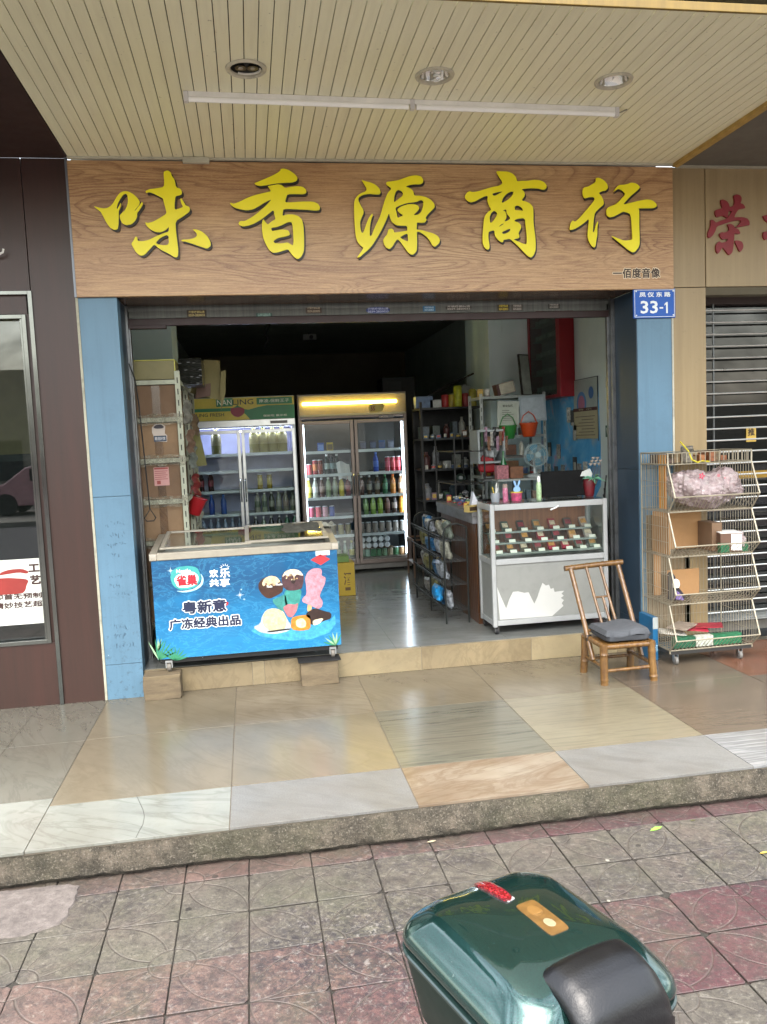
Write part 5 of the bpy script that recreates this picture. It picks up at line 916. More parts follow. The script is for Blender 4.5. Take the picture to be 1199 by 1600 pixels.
# timber blocks under the freezer's front casters
WOODB=mat_streak('weathered_timber','574b3a','75674f',.85,0,sc_=(2,8,10),bump=.5)
def block(x0,x1,y0,y1,h,label,seed):
    random.seed(seed); bm=MB(); bm.box(x0,x1,y0,y1,0,h); o=bm.build('timber_block',WOODB)
    me=o.data; b=bmesh.new(); b.from_mesh(me); bmesh.ops.subdivide_edges(b,edges=b.edges,cuts=5,use_grid_fill=True)
    for v in b.verts: v.co+=Vector((random.uniform(-1,1),random.uniform(-1,1),random.uniform(-1,.6)))*.0035
    b.to_mesh(me); b.free(); md=o.modifiers.new('b','BEVEL'); md.width=.004; md.segments=2
    return tag(o,label,'timber block','blocks under the freezer')
block(-.745,-.515,5.225,5.365,.158,'weathered timber block under the left caster of the freezer',2)
block(.255,.50,5.235,5.365,.158,'cracked timber block under the right caster of the freezer',5)
g=MB(); g.box(.24,.52,5.225,5.368,.159,.163); tag(g.build('rubber_mat',RUBBER),'thin dark mat lying on the right timber block','mat')
# ================================================================= left: slotted rack packed with cartons
RK=M('a3a691',.55,dirt=.35); TAPE=thin_glass('packing_tape','e6dcc4',.18,1.6)
K=thing('carton_rack','tall white slotted steel rack packed with cartons by the left door jamb','rack',(-.61,6.6,.16))
LV=[2.07,1.81,1.525,1.235,.945,.655,.36]
for px_ in(-.775,-.465):
    for py_ in(5.88,6.55,7.28):
        g=MB(); g.box(px_-.018,px_+.018,py_,py_+.003,.16,2.13); g.box(px_-.018 if px_<-.6 else px_+.015,px_-.015 if px_<-.6 else px_+.018,py_+.003,py_+.035,.16,2.13)
        for i in range(24): g.box(px_-.004,px_+.004,py_-.0008,py_,.25+.078*i,.29+.078*i,1)
        g.build('upright',[RK,M('3a3a34',.7)],K)
for z in LV:
    g=MB(); g.box(-.757,-.483,5.884,5.90,z-.03,z); g.box(-.757,-.483,7.26,7.28,z-.03,z); g.box(-.466,-.45,5.9,7.28,z-.03,z); g.box(-.755,-.468,5.9,7.26,z-.008,z-.001)
    g.build('shelf',RK,K)
tops=[2.07]+LV[1:]
nm=['top','second','third','fourth','fifth','sixth']
for i in range(6):
    z0=LV[i+1]; h=LV[i]-z0-.031
    for j,(ya,yb) in enumerate(((5.905,6.52),(6.60,7.24))):
        c=thing('carton',f'{["plain","printed","red stickered","scuffed","plain","dark"][i]} brown carton on the {nm[i]} level of the left rack, {"at the front" if j==0 else "behind the front one"}','carton',(-.61,ya,z0),0,'cartons in the left rack')
        g=MB(); g.box(-.756,-.484,ya,yb,z0+.001,z0+h-.004*(i%3)); g.build('box',CARD if (i+j)%2 else CARD2,c,bevel=.006)
        g=MB(); zt=z0+h-.004*(i%3); g.box(-.648,-.592,ya-.0012,ya,z0+.02,zt-.004); g.build('tape',TAPE,c)
        if j==0 and i==1:
            g=MB(); poly_mb([(-660,1745),(-640,1765),(-590,1768),(-570,1750),(-575,1700),(-560,1685),(-563,1640),(-650,1645),(-655,1690),(-662,1710)],ya-.0015,.001,g,0); g.box(-.652,-.566,ya-.004,ya-.0026,1.645,1.685,1); g.build('sticker',[M('b9aca0',.5),M('2f3c50',.5)],c)
            g=MB(); text_mb('精选好货',-.645,-.573,1.653,1.677,ya-.004,.001,.01,g); g.build('sticker_lettering',M('c8c8c8',.5),c)
            g=MB(); poly_mb([(-652,1745),(-630,1762),(-595,1762),(-575,1745),(-590,1735),(-635,1735)],ya-.004,.001,g,0,1); g.build('sticker_cap',M('38333a',.6),c)
        if j==0 and i==2:
            g=MB(); g.box(-.668,-.565,ya-.003,ya-.0016,1.335,1.465); g.build('label',M('b98a84',.6),c)
            g=MB(); g.box(-.664,-.570,ya-.004,ya-.003,1.45,1.461); 
            for q in range(5): g.box(-.662,-.575-.01*(q%2),ya-.004,ya-.003,1.435-.014*q,1.439-.014*q)
            g.box(-.65,-.625,ya-.004,ya-.003,1.345,1.37); g.build('label_print',M('8e3f3a',.6),c)
tt=NT('crinkled_tape'); pp=tt.pos(); tt.color(tt.ramp(tt.noise(pp,30,5,.7,1.5),[(.35,hexc('77705c')),(.65,hexc('a8a390'))])); tt.set(rough=.25); tt.link(tt.ramp(tt.noise(pp,26,6,.8,2.),[(.42,.1),(.6,.75)]),tt.b.inputs['Alpha']); tt.bump(tt.noise(pp,40,5,.7,1.5),1.0,.01); TPM=tt.m
random.seed(11)
for i in range(6):
    z0=LV[i+1]
    def sh(a,b,z0=z0): 
        return (-.80+.36*a, 5.868+.003*math.sin(23*a+i)+.003*math.sin(31*b+9*a), z0-.05+.075*b+.005*math.sin(17*a+2*i))
    g=MB(); g.grid(sh,30,4); g.build('tape_strip',TPM,K)
c=thing('olive_carton','olive taped carton lying on top of the left rack','carton',(-.62,5.9,2.09)); g=MB(); g.box(-.765,-.478,5.9,6.35,2.075,2.205); g.build('box',M('77704a',.6,dirt=.2),c,bevel=.004); g=MB(); g.box(-.767,-.476,5.898,6.352,2.2055,2.212); g.box(-.482,-.474,5.895,5.90,2.08,2.205); g.build('tape_edge',M('a3a02e',.4),c)
c=thing('black_carton','carton wrapped in black plastic on top of the left rack','carton',(-.40,6.2,2.05)); g=MB(); g.grid(lambda a,b:(-.475+.165*a,6.19+.008*math.sin(40*b+5*a),2.06+.185*b),8,30); g.box(-.475,-.31,6.2,6.6,2.06,2.245); g.build('wrap',M('23241f',.3,bump=.8,bs=30),c)
c=thing('cardboard_sheets','bent beige cardboard sheets standing behind the black wrapped carton','cardboard',(-.25,6.8,2.0)); g=MB(); 
g.prism([(-.44,2.03),(-.20,1.96),(-.19,2.28),(-.31,2.29)],6.74,6.745,0); g.prism([(-.20,1.88),(-.16,2.02),(-.145,2.20),(-.185,2.19),(-.20,2.05)],6.70,6.705,0); g.build('sheet',M('7d744a',.7,var=.1),c)
g=MB(); g.prism([(-.40,1.98),(-.28,2.00),(-.27,2.10),(-.38,2.08)],6.70,6.706); g.build('flap',M('6a5348',.7),c)
# things hung on the side of the rack
bk=thing('red_bucket','small red plastic bucket hanging from the side of the left rack','bucket',(-.43,6.5,1.06))
g=MB(); ax=(.35,0,1); n=20; g.lathe([(.045,0),(.048,.006),(.066,.13),(.072,.135),(.072,.142),(.063,.142),(.061,.13),(.043,.008)],(-.455,6.5,1.07),n,axis=ax); g.build('bucket',M('a81f26',.35),bk)
g=MB(); g.tube([(-.47,6.44,1.205),(-.46,6.42,1.25),(-.45,6.45,1.30),(-.44,6.50,1.29),(-.42,6.56,1.22)],.003,5); g.build('handle',M('7c1c20',.5),bk)
g=MB(); g.prism([(-.46,1.70),(-.40,1.71),(-.355,1.44),(-.46,1.43)],7.0,7.03); tag(g.build('paper_bag',M('83804f',.7,var=.2)),'olive paper bag hanging beside the green fridge from the rack','bag')
random.seed(5)
for i,(z,cc,lb) in enumerate(((1.93,'6c6a60','grey'),(1.72,'6a5444','brown'),(1.60,'6a7068','slate'),(1.38,'6e2a28','maroon'),(1.20,'a09c8c','pale'),(1.86,'66543e','tan'),(.90,'77736a','dull'))):
    g=MB(); y=6.0+.16*i; pts=[]
    g.grid(lambda a,b:(-.445+.05*math.sin(PI*a)+.01*math.sin(13*b+i),y+.13*a,z-.17*b+.01*math.sin(9*a)),8,8); tag(g.build('hanging_bag',M(cc,.4,var=.5,vs=30)),f'{lb} crinkled bag hung on the side of the left rack','bag','bags hung on the rack side')
hk=thing('hook_pole','thin black shutter hook pole with a triangular handle hanging at the left jamb','hook pole',(-.67,5.6,1.1))
g=MB(); g.tube([(-.745,5.60,2.16),(-.715,5.60,2.06),(-.70,5.60,1.9),(-.675,5.60,1.195)],.0045,6); g.build('rod',BLACK,hk)
g=MB(); g.tube([(-.675,5.60,1.195),(-.715,5.60,1.135),(-.70,5.60,1.115),(-.655,5.60,1.115),(-.64,5.60,1.135)],.0045,6,closed=True); g.build('handle',BLACK,hk)
# ================================================================= ceiling bits
cc=thing('ceiling_camera','small pale box camera hanging under the dark shop ceiling','camera',(1.03,12.5,3.25)); g=MB(); g.box(.90,1.10,12.4,12.55,3.13,3.22); g.build('body',M('8f918c',.5),cc,bevel=.01); g=MB(); g.cyl((1.0,12.5,3.22),(1.0,12.5,3.249),.02); g.build('stem',DARK,cc); g=MB(); g.cyl((1.02,12.4,3.17),(1.02,12.37,3.17),.03); g.build('lens',BLACK,cc)
g=MB(); g.tube([(.30,9.5,3.24),(.31,9.5,2.95),(.26,9.5,2.85),(.29,9.5,2.78),(.24,9.5,2.70)],.012,6); tag(g.build('hanging_wire',BLACK),'black wire loop hanging from the ceiling above the green fridge','wire')
g=MB(); g.box(1.62,2.02,9.7,10.1,1.4,2.33); g2=thing('speaker_cabinet','black cabinet standing behind the right end of the lit fridge','cabinet',(1.82,9.7,.16)); g.box(1.62,2.02,9.7,10.1,.161,1.4); g.build('body',M('1c1e20',.5),g2,bevel=.01); g=MB(); g.box(1.68,1.85,9.69,9.70,1.9,2.28); g.build('front_panel',M('35383a',.6),g2)
# ================================================================= glass showcase on casters
SX0,SX1,SY0,SY1=1.655,2.535,5.52,5.86
SH=thing('glass_showcase','white aluminium glass showcase on casters with torn white film on its lower panel','showcase',(2.095,5.52,.161))
AL=M('a6a8a7',.3,.25,.06,dirt=.12); AL2=M('8f9191',.35,.8,.08,dirt=.2)
for x in(SX0,SX1-.032):
    for y in(SY0,SY1-.032):
        g=MB(); g.box(x,x+.032,y,y+.032,.215,1.10); g.build('post',AL,SH,bevel=.006)
def rails(z0,z1,m=AL):
    g=MB(); a,b,c_,d_=SX0+.033,SX1-.033,SY0+.033,SY1-.033
    g.box(a,b,SY0+.002,SY0+.028,z0,z1); g.box(a,b,SY1-.028,SY1-.002,z0,z1); g.box(SX0+.002,SX0+.028,c_,d_,z0,z1); g.box(SX1-.028,SX1-.002,c_,d_,z0,z1); g.build('rail',m,SH,bevel=.003)
rails(1.055,1.097); rails(.665,.705); rails(.225,.262)
# lower panel: grey with a torn bright white area
GP=M('83847f',.4,var=.05,dirt=.15); 
g=MB(); g.box(SX0+.033,SX1-.033,SY0+.014,SY0+.02,.263,.664,0); g.box(SX0+.012,SX0+.018,SY0+.033,SY1-.033,.263,.664,0); g.box(SX1-.018,SX1-.012,SY0+.033,SY1-.033,.263,.664,0); g.box(SX0+.033,SX1-.033,SY1-.02,SY1-.014,.263,.664,0); g.box(SX0+.02,SX1-.02,SY0+.021,SY1-.021,.67,.675,0); g.box(SX0+.02,SX1-.02,SY0+.021,SY1-.021,.24,.245,0)
g.build('panel',GP,SH)
tear=[(415,530),(432,575),(455,632),(470,590),(488,552),(512,550),(540,556),(560,553),(572,580),(585,606),(600,575),(612,540),(625,507),(640,520),(655,515),(662,535),(675,530),(680,548),(700,545),(724,542),(712,555),(722,565),(708,575),(722,585),(712,600),(720,612),(700,630),(665,662),(425,685)]
tp=[]
def zt(u,v):
    # showcase panel coordinates measured from the torn outline
    fx=(u-415)/(910-415); top=430-(fx)*45; bot=690-fx*55
    return (int(1000*(SX0+.036+fx*(SX1-SX0-.072))),int(1000*(.664-(v-top)/(bot-top)*(.664-.264))))
for u,v in tear: tp.append(zt(u,v))
g=poly_mb(tp,SY0+.0138,.0012); g.build('torn_film',M('b7b7b2',.5,var=.03),SH)
SG=thin_glass('showcase_glass','f2f6f4',.02,.8)
g=MB(); g.box(SX0+.03,SX1-.03,SY0+.010,SY0+.014,.705,1.055); g.box(SX0+.010,SX0+.014,SY0+.03,SY1-.03,.705,1.055); g.box(SX1-.014,SX1-.010,SY0+.03,SY1-.03,.705,1.055); g.box(SX0+.01,SX1-.01,SY0+.01,SY1-.01,1.0975,1.103); g.build('glass',SG,SH)
for k,(z,y) in enumerate(((.735,5.58),(.80,5.66),(.87,5.74))):
    g=MB(); g.box(SX0+.035,SX1-.035,y-.02,y+.09,z-.006,z); g.box(SX0+.035,SX1-.035,y-.026,y-.02,z-.006,z+.007); g.build('display_shelf',M('8d948f',.25,.2),SH)
g=MB(); g.box(SX0+.033,SX1-.033,SY1-.012,SY1-.006,.70,1.055); g.build('back_board',mat_streak('dark_slatted_wood','875432','643c22',.4,0,sc_=(25,5,.5)),SH)
for x in(SX0+.03,SX1-.03):
    for y in(SY0+.03,SY1-.03):
        g=MB(); g.cyl((x-.009,y,.186),(x+.009,y,.186),.025,n=16,mi=0); g.cyl((x-.0095,y,.186),(x+.0095,y,.186),.011,n=12,mi=1); g.box(x-.016,x-.011,y-.014,y+.014,.18,.215,2); g.box(x+.011,x+.016,y-.014,y+.014,.18,.215,2); g.box(x-.02,x+.02,y-.02,y+.02,.2135,.2175,2)
        g.build('caster',[RUBBER,M('c8c8c4',.3),M('55524e',.4,.6)],SH)
packs=[['3a2c24','34463f','2f3a34','5f6258','8a2630','4a443c','9c8a80'],['6d6c66','3f3f38','4a4238','8a2230','3a3a38','b08868','a79c94'],['6b4e2c','4f4434','4c4a3c','54483c','98203a','a0203a','707468','6c7a6c']]
for k,(z,y) in enumerate(((.87,5.74),(.80,5.66),(.735,5.58))):
    n=len(packs[k])
    for i in range(n):
        x=SX0+.07+(SX1-SX0-.14)*(i+.5*(k==1)*0)/(n-1); rr=Matrix.Translation((x,y+.035,z+.001))@Matrix.Rotation(-.75,4,'X')@Matrix.Rotation(random.uniform(-.08,.08),4,'Z')
        P=thing('cigarette_pack',f'{ORD[i]} pack from left on the {["rear","middle","front"][k]} row inside the glass showcase','cigarette pack',(x,y+.035,z),0,'packs in the glass showcase')
        g=MB(); g.box(-.027,.027,-.012,.012,0,.088,0,rr); g.box(-.022,.022,-.0125,-.012,.03,.07,1,rr); g.build('pack',[M(packs[k][i],.35,coat=.3),M(['a8783c','b8a890','803038'][(i+k)%3],.3,var=.4,vs=50)],P)
        g=MB(); rt=Matrix.Translation((x+.004,y-.021,z+.003))@Matrix.Rotation(-.35,4,'X'); g.box(-.024,.024,-.001,.001,0,.026,0,rt); g.build('price_card',M('d6d6c8',.5,var=.04),P)
g=MB(); g.tube([(2.10,5.515,1.04),(2.115,5.51,1.047),(2.14,5.51,1.055),(2.16,5.512,1.068)],.006,6); tag(g.build('torn_tape',WHITE),'torn white tape stub on the front glass edge of the showcase','tape')
# ================================================================= wooden counter with stone top
CW=mat_streak('brown_slatted_counter','5d3a22','40260f',.4,0,sc_=(22,22,.6))
CT=thing('wooden_counter','brown slatted wooden counter with worn grey top left of the showcase','counter',(1.86,5.9,.16))
g=MB()
for i in range(20):
    y=5.90+.056*i; g.box(1.652,1.662,y+.0015,y+.0545,.24,.93)
g.box(1.655,2.10,5.90,7.02,.16,.24); g.box(1.662,2.095,5.91,7.015,.24,.93); g.build('body',CW,CT,bevel=.0015)
g=MB(); g.box(1.625,2.12,5.885,7.06,.931,.985); g.box(1.62,2.125,5.88,7.065,.985,1.02); g.build('top',mat_streak('worn_grey_edge','77777a','55534f',.5,0,sc_=(3,3,6),bump=.3),CT,bevel=.003)
g=MB(); g.box(2.10,2.64,6.40,7.0,.16,1.00); g.box(2.0,2.66,6.36,7.02,1.00,1.02); tag(g.build('back_counter',CW,bevel=.003),'low brown counter behind the showcase','counter')
# ---- wire snack rack against the counter side
WR=M('2a2d2b',.4,.4,dirt=.2); WX0,WX1,WY0,WY1=1.42,1.60,5.98,7.08
SR=thing('wire_snack_rack','black wire rack of snack bags standing against the side of the brown counter','rack',(1.5,6.5,.16))
for y in(WY0,6.5,WY1):
    g=MB(); g.tube([(WX0,y,.161),(WX0,y,.86),(WX0+.01,y,.90),(WX0+.05,y,.925),(WX0+.11,y,.93),(WX1,y,.90),(WX1,y,.161)],.008,7); g.build('hoop',WR,SR)
for z in(.26,.46,.64,.80):
    g=MB()
    for x in(WX0+.004,WX0+.05,WX0+.09,WX0+.13,WX1): g.tube([(x,WY0,z),(x,WY1,z)],.003,5)
    g.tube([(WX0-.03,WY0,z+.04),(WX0-.03,WY1,z+.04)],.004,5)
    for i in range(23):
        y=WY0+i*(WY1-WY0)/22; g.tube([(WX0-.03,y,z+.04),(WX0-.015,y,z),(WX1,y,z)],.002,4)
    g.build('tray',WR,SR)
random.seed(21)
bagc=[('5d655c','grey patterned'),('3f5d38','green'),('8a8f94','white and blue'),('46584c','grey green'),('6c6a44','olive'),('7c7c70','pale'),('6a7440','lime'),('2a5a80','blue'),('6f743c','yellow green'),('77746c','silver'),('34503f','dark green'),('6c603e','tan'),('8a8d86','white')]
def pillow(name,c,X,w_,h,th,label,group,m2=None):
    g=MB(); n=10
    def fn(sg):
        return lambda a,b:(lambda e:(( (a-.5)*w_*(1+.04*math.sin(9*b)),sg*th*e*(1+.25*math.sin(13*a+7*b)), b*h)))( (max(0,1-(2*a-1)**4)**.5)*(max(0,1-(2*b-1)**6)**.5))
    g.grid(fn(-1),n,n); g.grid(fn(1),n,n)
    g.v=[X@v for v in g.v]; o=g.build(name,m2 or M(c,.3,var=.75,vs=38,coat=.2)); return tag(o,label,'snack bag' if 'snack' in name else 'bag',group)
q=0
for li,z in enumerate((.80,.64,.46,.26)):
    for j in range(6):
        if (j+li)%3==2: q+=1; continue
        c,ds=bagc[(q*5+li)%13]; y=WY0+.10+j*.175+random.uniform(-.02,.02)
        X=Matrix.Translation((WX0+.05+random.uniform(0,.03),y,z+.01))@Matrix.Rotation(PI/2+random.uniform(-.25,.25),4,'Z')@Matrix.Rotation(random.uniform(-.35,-.1),4,'X')
        pillow('snack_bag',c,X,random.uniform(.12,.16),random.uniform(.11,.16),.026,f'{ds} snack bag, {ORD[j]} from front on the {["top","second","third","bottom"][li]} wire rack tray','snack bags on the wire rack'); q+=1
X=Matrix.Translation((1.38,6.08,.335))@Matrix.Rotation(PI/2,4,'Z'); pillow('snack_bag','1f78ae',X,.17,.12,.03,'large bright blue snack bag leaning out of the lower front of the wire rack','snack bags on the wire rack')
# ================================================================= things standing on the showcase and counter
ZT=1.104
def item(name,label,cat,g,mats,**k): return tag(g.build(name,mats,**k),label,cat)
mo=thing('monitor','black back of a small computer screen standing on the right of the showcase top','monitor',(2.292,5.73,ZT))
g=MB(); X=Matrix.Translation((2.292,5.73,ZT+.01))@Matrix.Rotation(-.12,4,'X'); g.box(-.17,.17,-.012,.012,0,.19,0,X); g.build('screen',M('060606',.75,spec=.2),mo,bevel=.004); g=MB(); g.box(2.187,2.397,5.74,5.84,ZT,ZT+.012); g.build('base',BLACK,mo)
gb=thing('spray_bottle','slim pale green bottle with a white top on the showcase','bottle',(2.07,5.66,ZT)); g=MB(); g.lathe([(.017,0),(.019,.01),(.019,.11),(.012,.13)],(2.07,5.66,ZT),14); g.build('body',M('9db88c',.3,var=.3,vs=50),gb); g=MB(); g.lathe([(.012,.13),(.012,.16),(.008,.165),(.008,.175)],(2.07,5.66,ZT),12); g.build('cap',WHITE,gb)
pt=thing('pink_tub','pink and yellow sweets tub with a blue bunny card on the showcase','tub',(1.905,5.68,ZT)); g=MB(); g.lathe([(.034,0),(.038,.005),(.042,.055),(.044,.06)],(1.905,5.68,ZT),18); g.build('tub',M('b34a6c',.4,var=.5,vs=40),pt); g=MB(); g.lathe([(.046,.06),(.046,.067),(.03,.068)],(1.905,5.68,ZT),18); g.build('rim',M('b8a840',.4),pt)
bn=thing('bunny_figure','flat pale blue bunny shape with two long ears standing in the pink tub','toy',(1.907,5.672,1.17)); g=MB(); pts=[(-22,0),(-28,18),(-20,38),(-12,42),(-22,70),(-24,92),(-17,98),(-9,85),(-4,60),(0,44),(6,60),(12,85),(20,98),(27,90),(24,68),(13,42),(22,34),(28,16),(20,0)]
poly_mb([(1907+a*1.0,1172+b*.85) for a,b in pts],5.674,.006,g,0,1); g.build('bunny',M('7fa6cc',.5,var=.05),bn)
pk=thing('pink_bottle','tall pink patterned bottle on the left part of the showcase top','bottle',(1.815,5.66,ZT)); g=MB(); g.lathe([(.018,0),(.02,.01),(.02,.09),(.017,.10)],(1.815,5.66,ZT),14); g.build('body',M('a8607a',.35,var=.5,vs=60),pk); g=MB(); g.lathe([(.017,.1),(.019,.102),(.019,.125),(.01,.13)],(1.815,5.66,ZT),14); g.build('cap',M('8c7c70',.4),pk)
pc=thing('pen_cup','clear grey cup of pens at the left end of the showcase top','cup',(1.745,5.68,ZT)); g=MB(); g.lathe([(.028,0),(.03,.004),(.034,.065)],(1.745,5.68,ZT),16); g.build('cup',M('8a8f94',.25),pc)
for a,b,c in((.012,.14,'c9c9c0'),(-.02,.11,'b8a03c'),(.02,.10,'d4d4d0')): g=MB(); g.tube([(1.745,5.68,ZT+.02),(1.745+a,5.68,ZT+b)],.004,6); g.build('pen',M(c,.4),pc)
tb=thing('tissue_pack','white tissue pack standing on the counter left of the pen cup','tissues',(1.66,5.95,1.021)); g=MB(); g.prism([(1.625,1.022),(1.70,1.022),(1.69,1.08),(1.665,1.14),(1.652,1.17),(1.645,1.12),(1.635,1.08)],5.93,5.99); g.build('pack',M('b8bac0',.5,var=.15,vs=40),tb)
g=MB(); X=Matrix.Translation((1.66,5.92,1.022))@Matrix.Rotation(.5,4,'Z'); g.box(-.09,.05,-.03,.03,0,.05,0,X); g.box(-.088,.048,-.0305,-.03,.01,.04,1,X); item('lighter_display','small yellow and brown box of lighters on the near end of the counter','box',g,[M('a8945a',.5),M('3b2c1c',.6,var=.6,vs=90)])
g=MB(); X=Matrix.Translation((1.70,6.20,1.021))@Matrix.Rotation(.9,4,'Z')@Matrix.Rotation(.5,4,'X'); g.box(-.05,.05,-.006,.006,0,.10,0,X); item('card_stand','tilted pale card stand on the grey counter top','stand',g,M('8f9c94',.4,var=.3,vs=30))
# vase with leaves and flowers
VP=thing('plant_vase','red wrapped pot with green ribbon leaves and dried flowers right of the monitor','potted plant',(2.50,5.72,ZT)); g=MB(); g.lathe([(.03,0),(.036,.02),(.045,.09),(.042,.12),(.03,.13)],(2.485,5.72,ZT-.03+.03),16); g.build('pot',M('5c1018',.5,var=.35,vs=30),VP)
g=MB(); g.prism([(2.42,1.25),(2.44,1.29),(2.50,1.31),(2.52,1.27),(2.50,1.20),(2.45,1.17)],5.735,5.745); g.build('white_wrap',M('bfc4bd',.5),VP)
random.seed(9); g=MB()
for i in range(26):
    a=random.uniform(0,2*PI); L=random.uniform(.05,.10); t0=Vector((2.515,5.70,1.235)); dr=Vector((math.cos(a),math.sin(a)*.5,random.uniform(-.2,.8))).normalized(); sd=dr.orthogonal().normalized()*.009
    g.add([t0,t0+dr*L*.5+sd,t0+dr*L-Vector((0,0,.02)),t0+dr*L*.5-sd],[(0,1,2,3)])
g.build('leaves',M('5f9678',.4,var=.35,vs=30),VP,fix=False)
g=MB()
for i in range(6): g.tube([(2.50,5.72,1.13),(2.52+.01*i,5.71,1.25),(2.50+.014*i,5.70,1.32+.012*(i%3))],.0022,5)
g.build('stem',M('5d5040',.6),VP); g=MB()
for i in range(8): g.lathe([(.003,0),(.014,.012),(.016,.02),(.004,.022)],(2.49+.011*i,5.70,1.33+.022*(i%3)),8)
g.build('dried_flowers',M('8f8880',.7,var=.4,vs=60),VP)
# ================================================================= white slotted shelf behind the counter, with its clutter
QX0,QX1,QY0,QY1=2.18,2.80,7.45,7.85
Q=thing('white_shelf_rack','white slotted shelf rack crammed with goods behind the showcase','rack',(2.49,7.65,.16))
for x in(QX0,QX1):
    for y in(QY0,QY1):
        g=MB(); g.box(x-.015,x+.015,y-.002,y+.002,.16,1.98)
        for i in range(22): g.box(x-.004,x+.004,y-.0028,y-.002,.25+.078*i,.29+.078*i,1)
        g.build('upright',[M('9aa09a',.5,dirt=.3),DARK],Q)
SZQ=(.30,.62,.93,1.20,1.58,1.955)
for z in SZQ:
    g=MB(); g.box(QX0,QX1,QY0-.01,QY1,z-.025,z); g.build('shelf',M('8c938f',.5,dirt=.35),Q)
g=thing('picture_frame','tall dark framed picture leaning against the column on top of the white rack','picture',(2.69,7.7,1.96)); X=Matrix.Translation((2.69,7.62,1.957))@Matrix.Rotation(.55,4,'Z')@Matrix.Rotation(-.10,4,'X')
m=MB(); m.box(-.075,.075,-.012,.008,0,.40,0,X); m.build('frame',M('25211f',.4),g,bevel=.002); m=MB(); m.box(-.063,.063,-.0135,-.0125,.012,.388,0,X); m.build('picture',M('a3aca2',.4,var=.25,vs=14),g)
m=MB(); X=Matrix.Translation((2.47,7.60,1.957))@Matrix.Rotation(-.22,4,'Y'); m.box(-.09,.09,-.06,.06,.02,.13,0,X); m.box(-.085,.085,-.061,-.06,.025,.125,1,X); m.box(-.09,-.06,-.0615,-.06,.02,.13,2,X); item('gift_box','tilted white and brown printed box on top of the white rack','box',m,[M('5d3a34',.5),M('b9b5a2',.5,var=.3,vs=18),M('4a2a2a',.5)])
for nm_,x0,x1,z0,z1,c,lb,rz in(('certificate_frame',2.31,2.52,1.66,1.90,'a9b0a2','framed certificate hanging on the left of the white rack',.0),('plastic_folder',2.54,2.80,1.70,1.945,'a7b2b8','shiny clear plastic folder hanging right of the framed certificate',.0)):
    f=thing(nm_,lb,'certificate' if 'cert' in nm_ else 'folder',((x0+x1)/2,7.38,z0)); X=Matrix.Translation(((x0+x1)/2,7.39,z0))@Matrix.Rotation(.05 if 'cert' in nm_ else -.06,4,'Y'); w_=(x1-x0)/2; h=z1-z0
    m=MB(); m.box(-w_,w_,-.008,.008,0,h,0,X); m.build('frame',M('b3b8ae' if 'cert' in nm_ else '93a0a6',.3,dirt=.1),f,bevel=.002)
    m=MB(); m.box(-w_+.02,w_-.02,-.0095,-.0085,.02,h-.02,0,X); m.build('sheet',M(c,.4 if 'cert' in nm_ else .12,var=.12,vs=25),f)
    if 'cert' in nm_:
        m=MB(); text_mb('营业执照',2.365,2.465,1.845,1.868,7.379,.001,.02,m)
        for q_ in range(6): m.box(2.36,2.36+.11-.02*(q_%3),7.378,7.379,1.72+.018*q_,1.724+.018*q_)
        m.build('lettering',M('55584f',.5),f)
def basket(x,z,c,lb):
    b=thing('plastic_basket',lb,'basket',(x,7.36,z)); m=MB(); m.lathe([(.05,0),(.06,.01),(.082,.115),(.088,.12),(.088,.13),(.078,.13)],(x,7.36,z),18); m.build('basket',M(c,.4,var=.1),b); m=MB(); m.tube([(x-.08,7.36,z+.125),(x-.05,7.36,z+.20),(x,7.36,z+.235),(x+.05,7.36,z+.20),(x+.08,7.36,z+.125)],.005,6); m.build('handle',M(c,.4),b)
basket(2.405,1.59-.045,'2f7c34','green plastic basket hanging in the middle of the white rack'); basket(2.61,1.60-.04,'c04a1c','orange plastic basket hanging right of the green one')
random.seed(31)
misc=[('steel_pot','cyl',2.24,1.585,.055,.09,'8c9494','steel pot on the left of the second shelf of the white rack'),('jar','cyl',2.36,1.585,.035,.08,'a5a396','pale jar beside the steel pot'),
('carton_box','box',2.45,1.205,.10,.13,'7b5a3c','brown carton low in the middle of the white rack'),('white_bottle','cyl',2.60,1.385,.022,.13,'c9c6b4','white bottle standing above the fan'),('brown_box','box',2.42,1.39,.11,.10,'6d4a38','brown box below the green basket'),
('dark_bottle','cyl',2.70,1.205,.022,.15,'4b3a30','dark brown bottle behind the fan'),('spray_can','cyl',2.67,1.385,.02,.11,'7c8c8c','grey spray can right of the white bottle'),
('pink_box','box',2.27,1.205,.06,.10,'a87078','pink printed box left of the brown carton'),('orange_box','box',2.36,1.205,.05,.085,'a5683a','orange brown box between pink box and carton')]
m=MB(); m.box(2.19,2.79,7.5,7.8,1.36,1.38); m.build('inner_board',M('77736c',.5),Q)
for n_,k_,x,z,a,h,c,lb in misc:
    m=MB()
    if k_=='cyl': m.lathe([(a*.95,0),(a,.01),(a,h*.75),(a*.6,h*.85),(a*.6,h)],(x,7.56,z),14)
    else: m.box(x-a,x+a,7.50,7.66,z,z+h)
    item(n_,lb,n_.replace('_',' '),m,M(c,.4,var=.3,vs=20),bevel=.003)
m=thing('white_case','white open fronted box with crumpled plastic inside, left of the white rack','box',(2.17,7.3,1.33)); g=MB(); 
for a in((2.07,2.33,7.22,7.50,1.33,1.35),(2.07,2.33,7.22,7.50,1.62,1.64),(2.07,2.09,7.22,7.50,1.35,1.62),(2.31,2.33,7.22,7.50,1.35,1.62),(2.09,2.31,7.48,7.50,1.35,1.62)): g.box(*a)
g.build('case',M('9da4a4',.4,dirt=.2),m,bevel=.004)
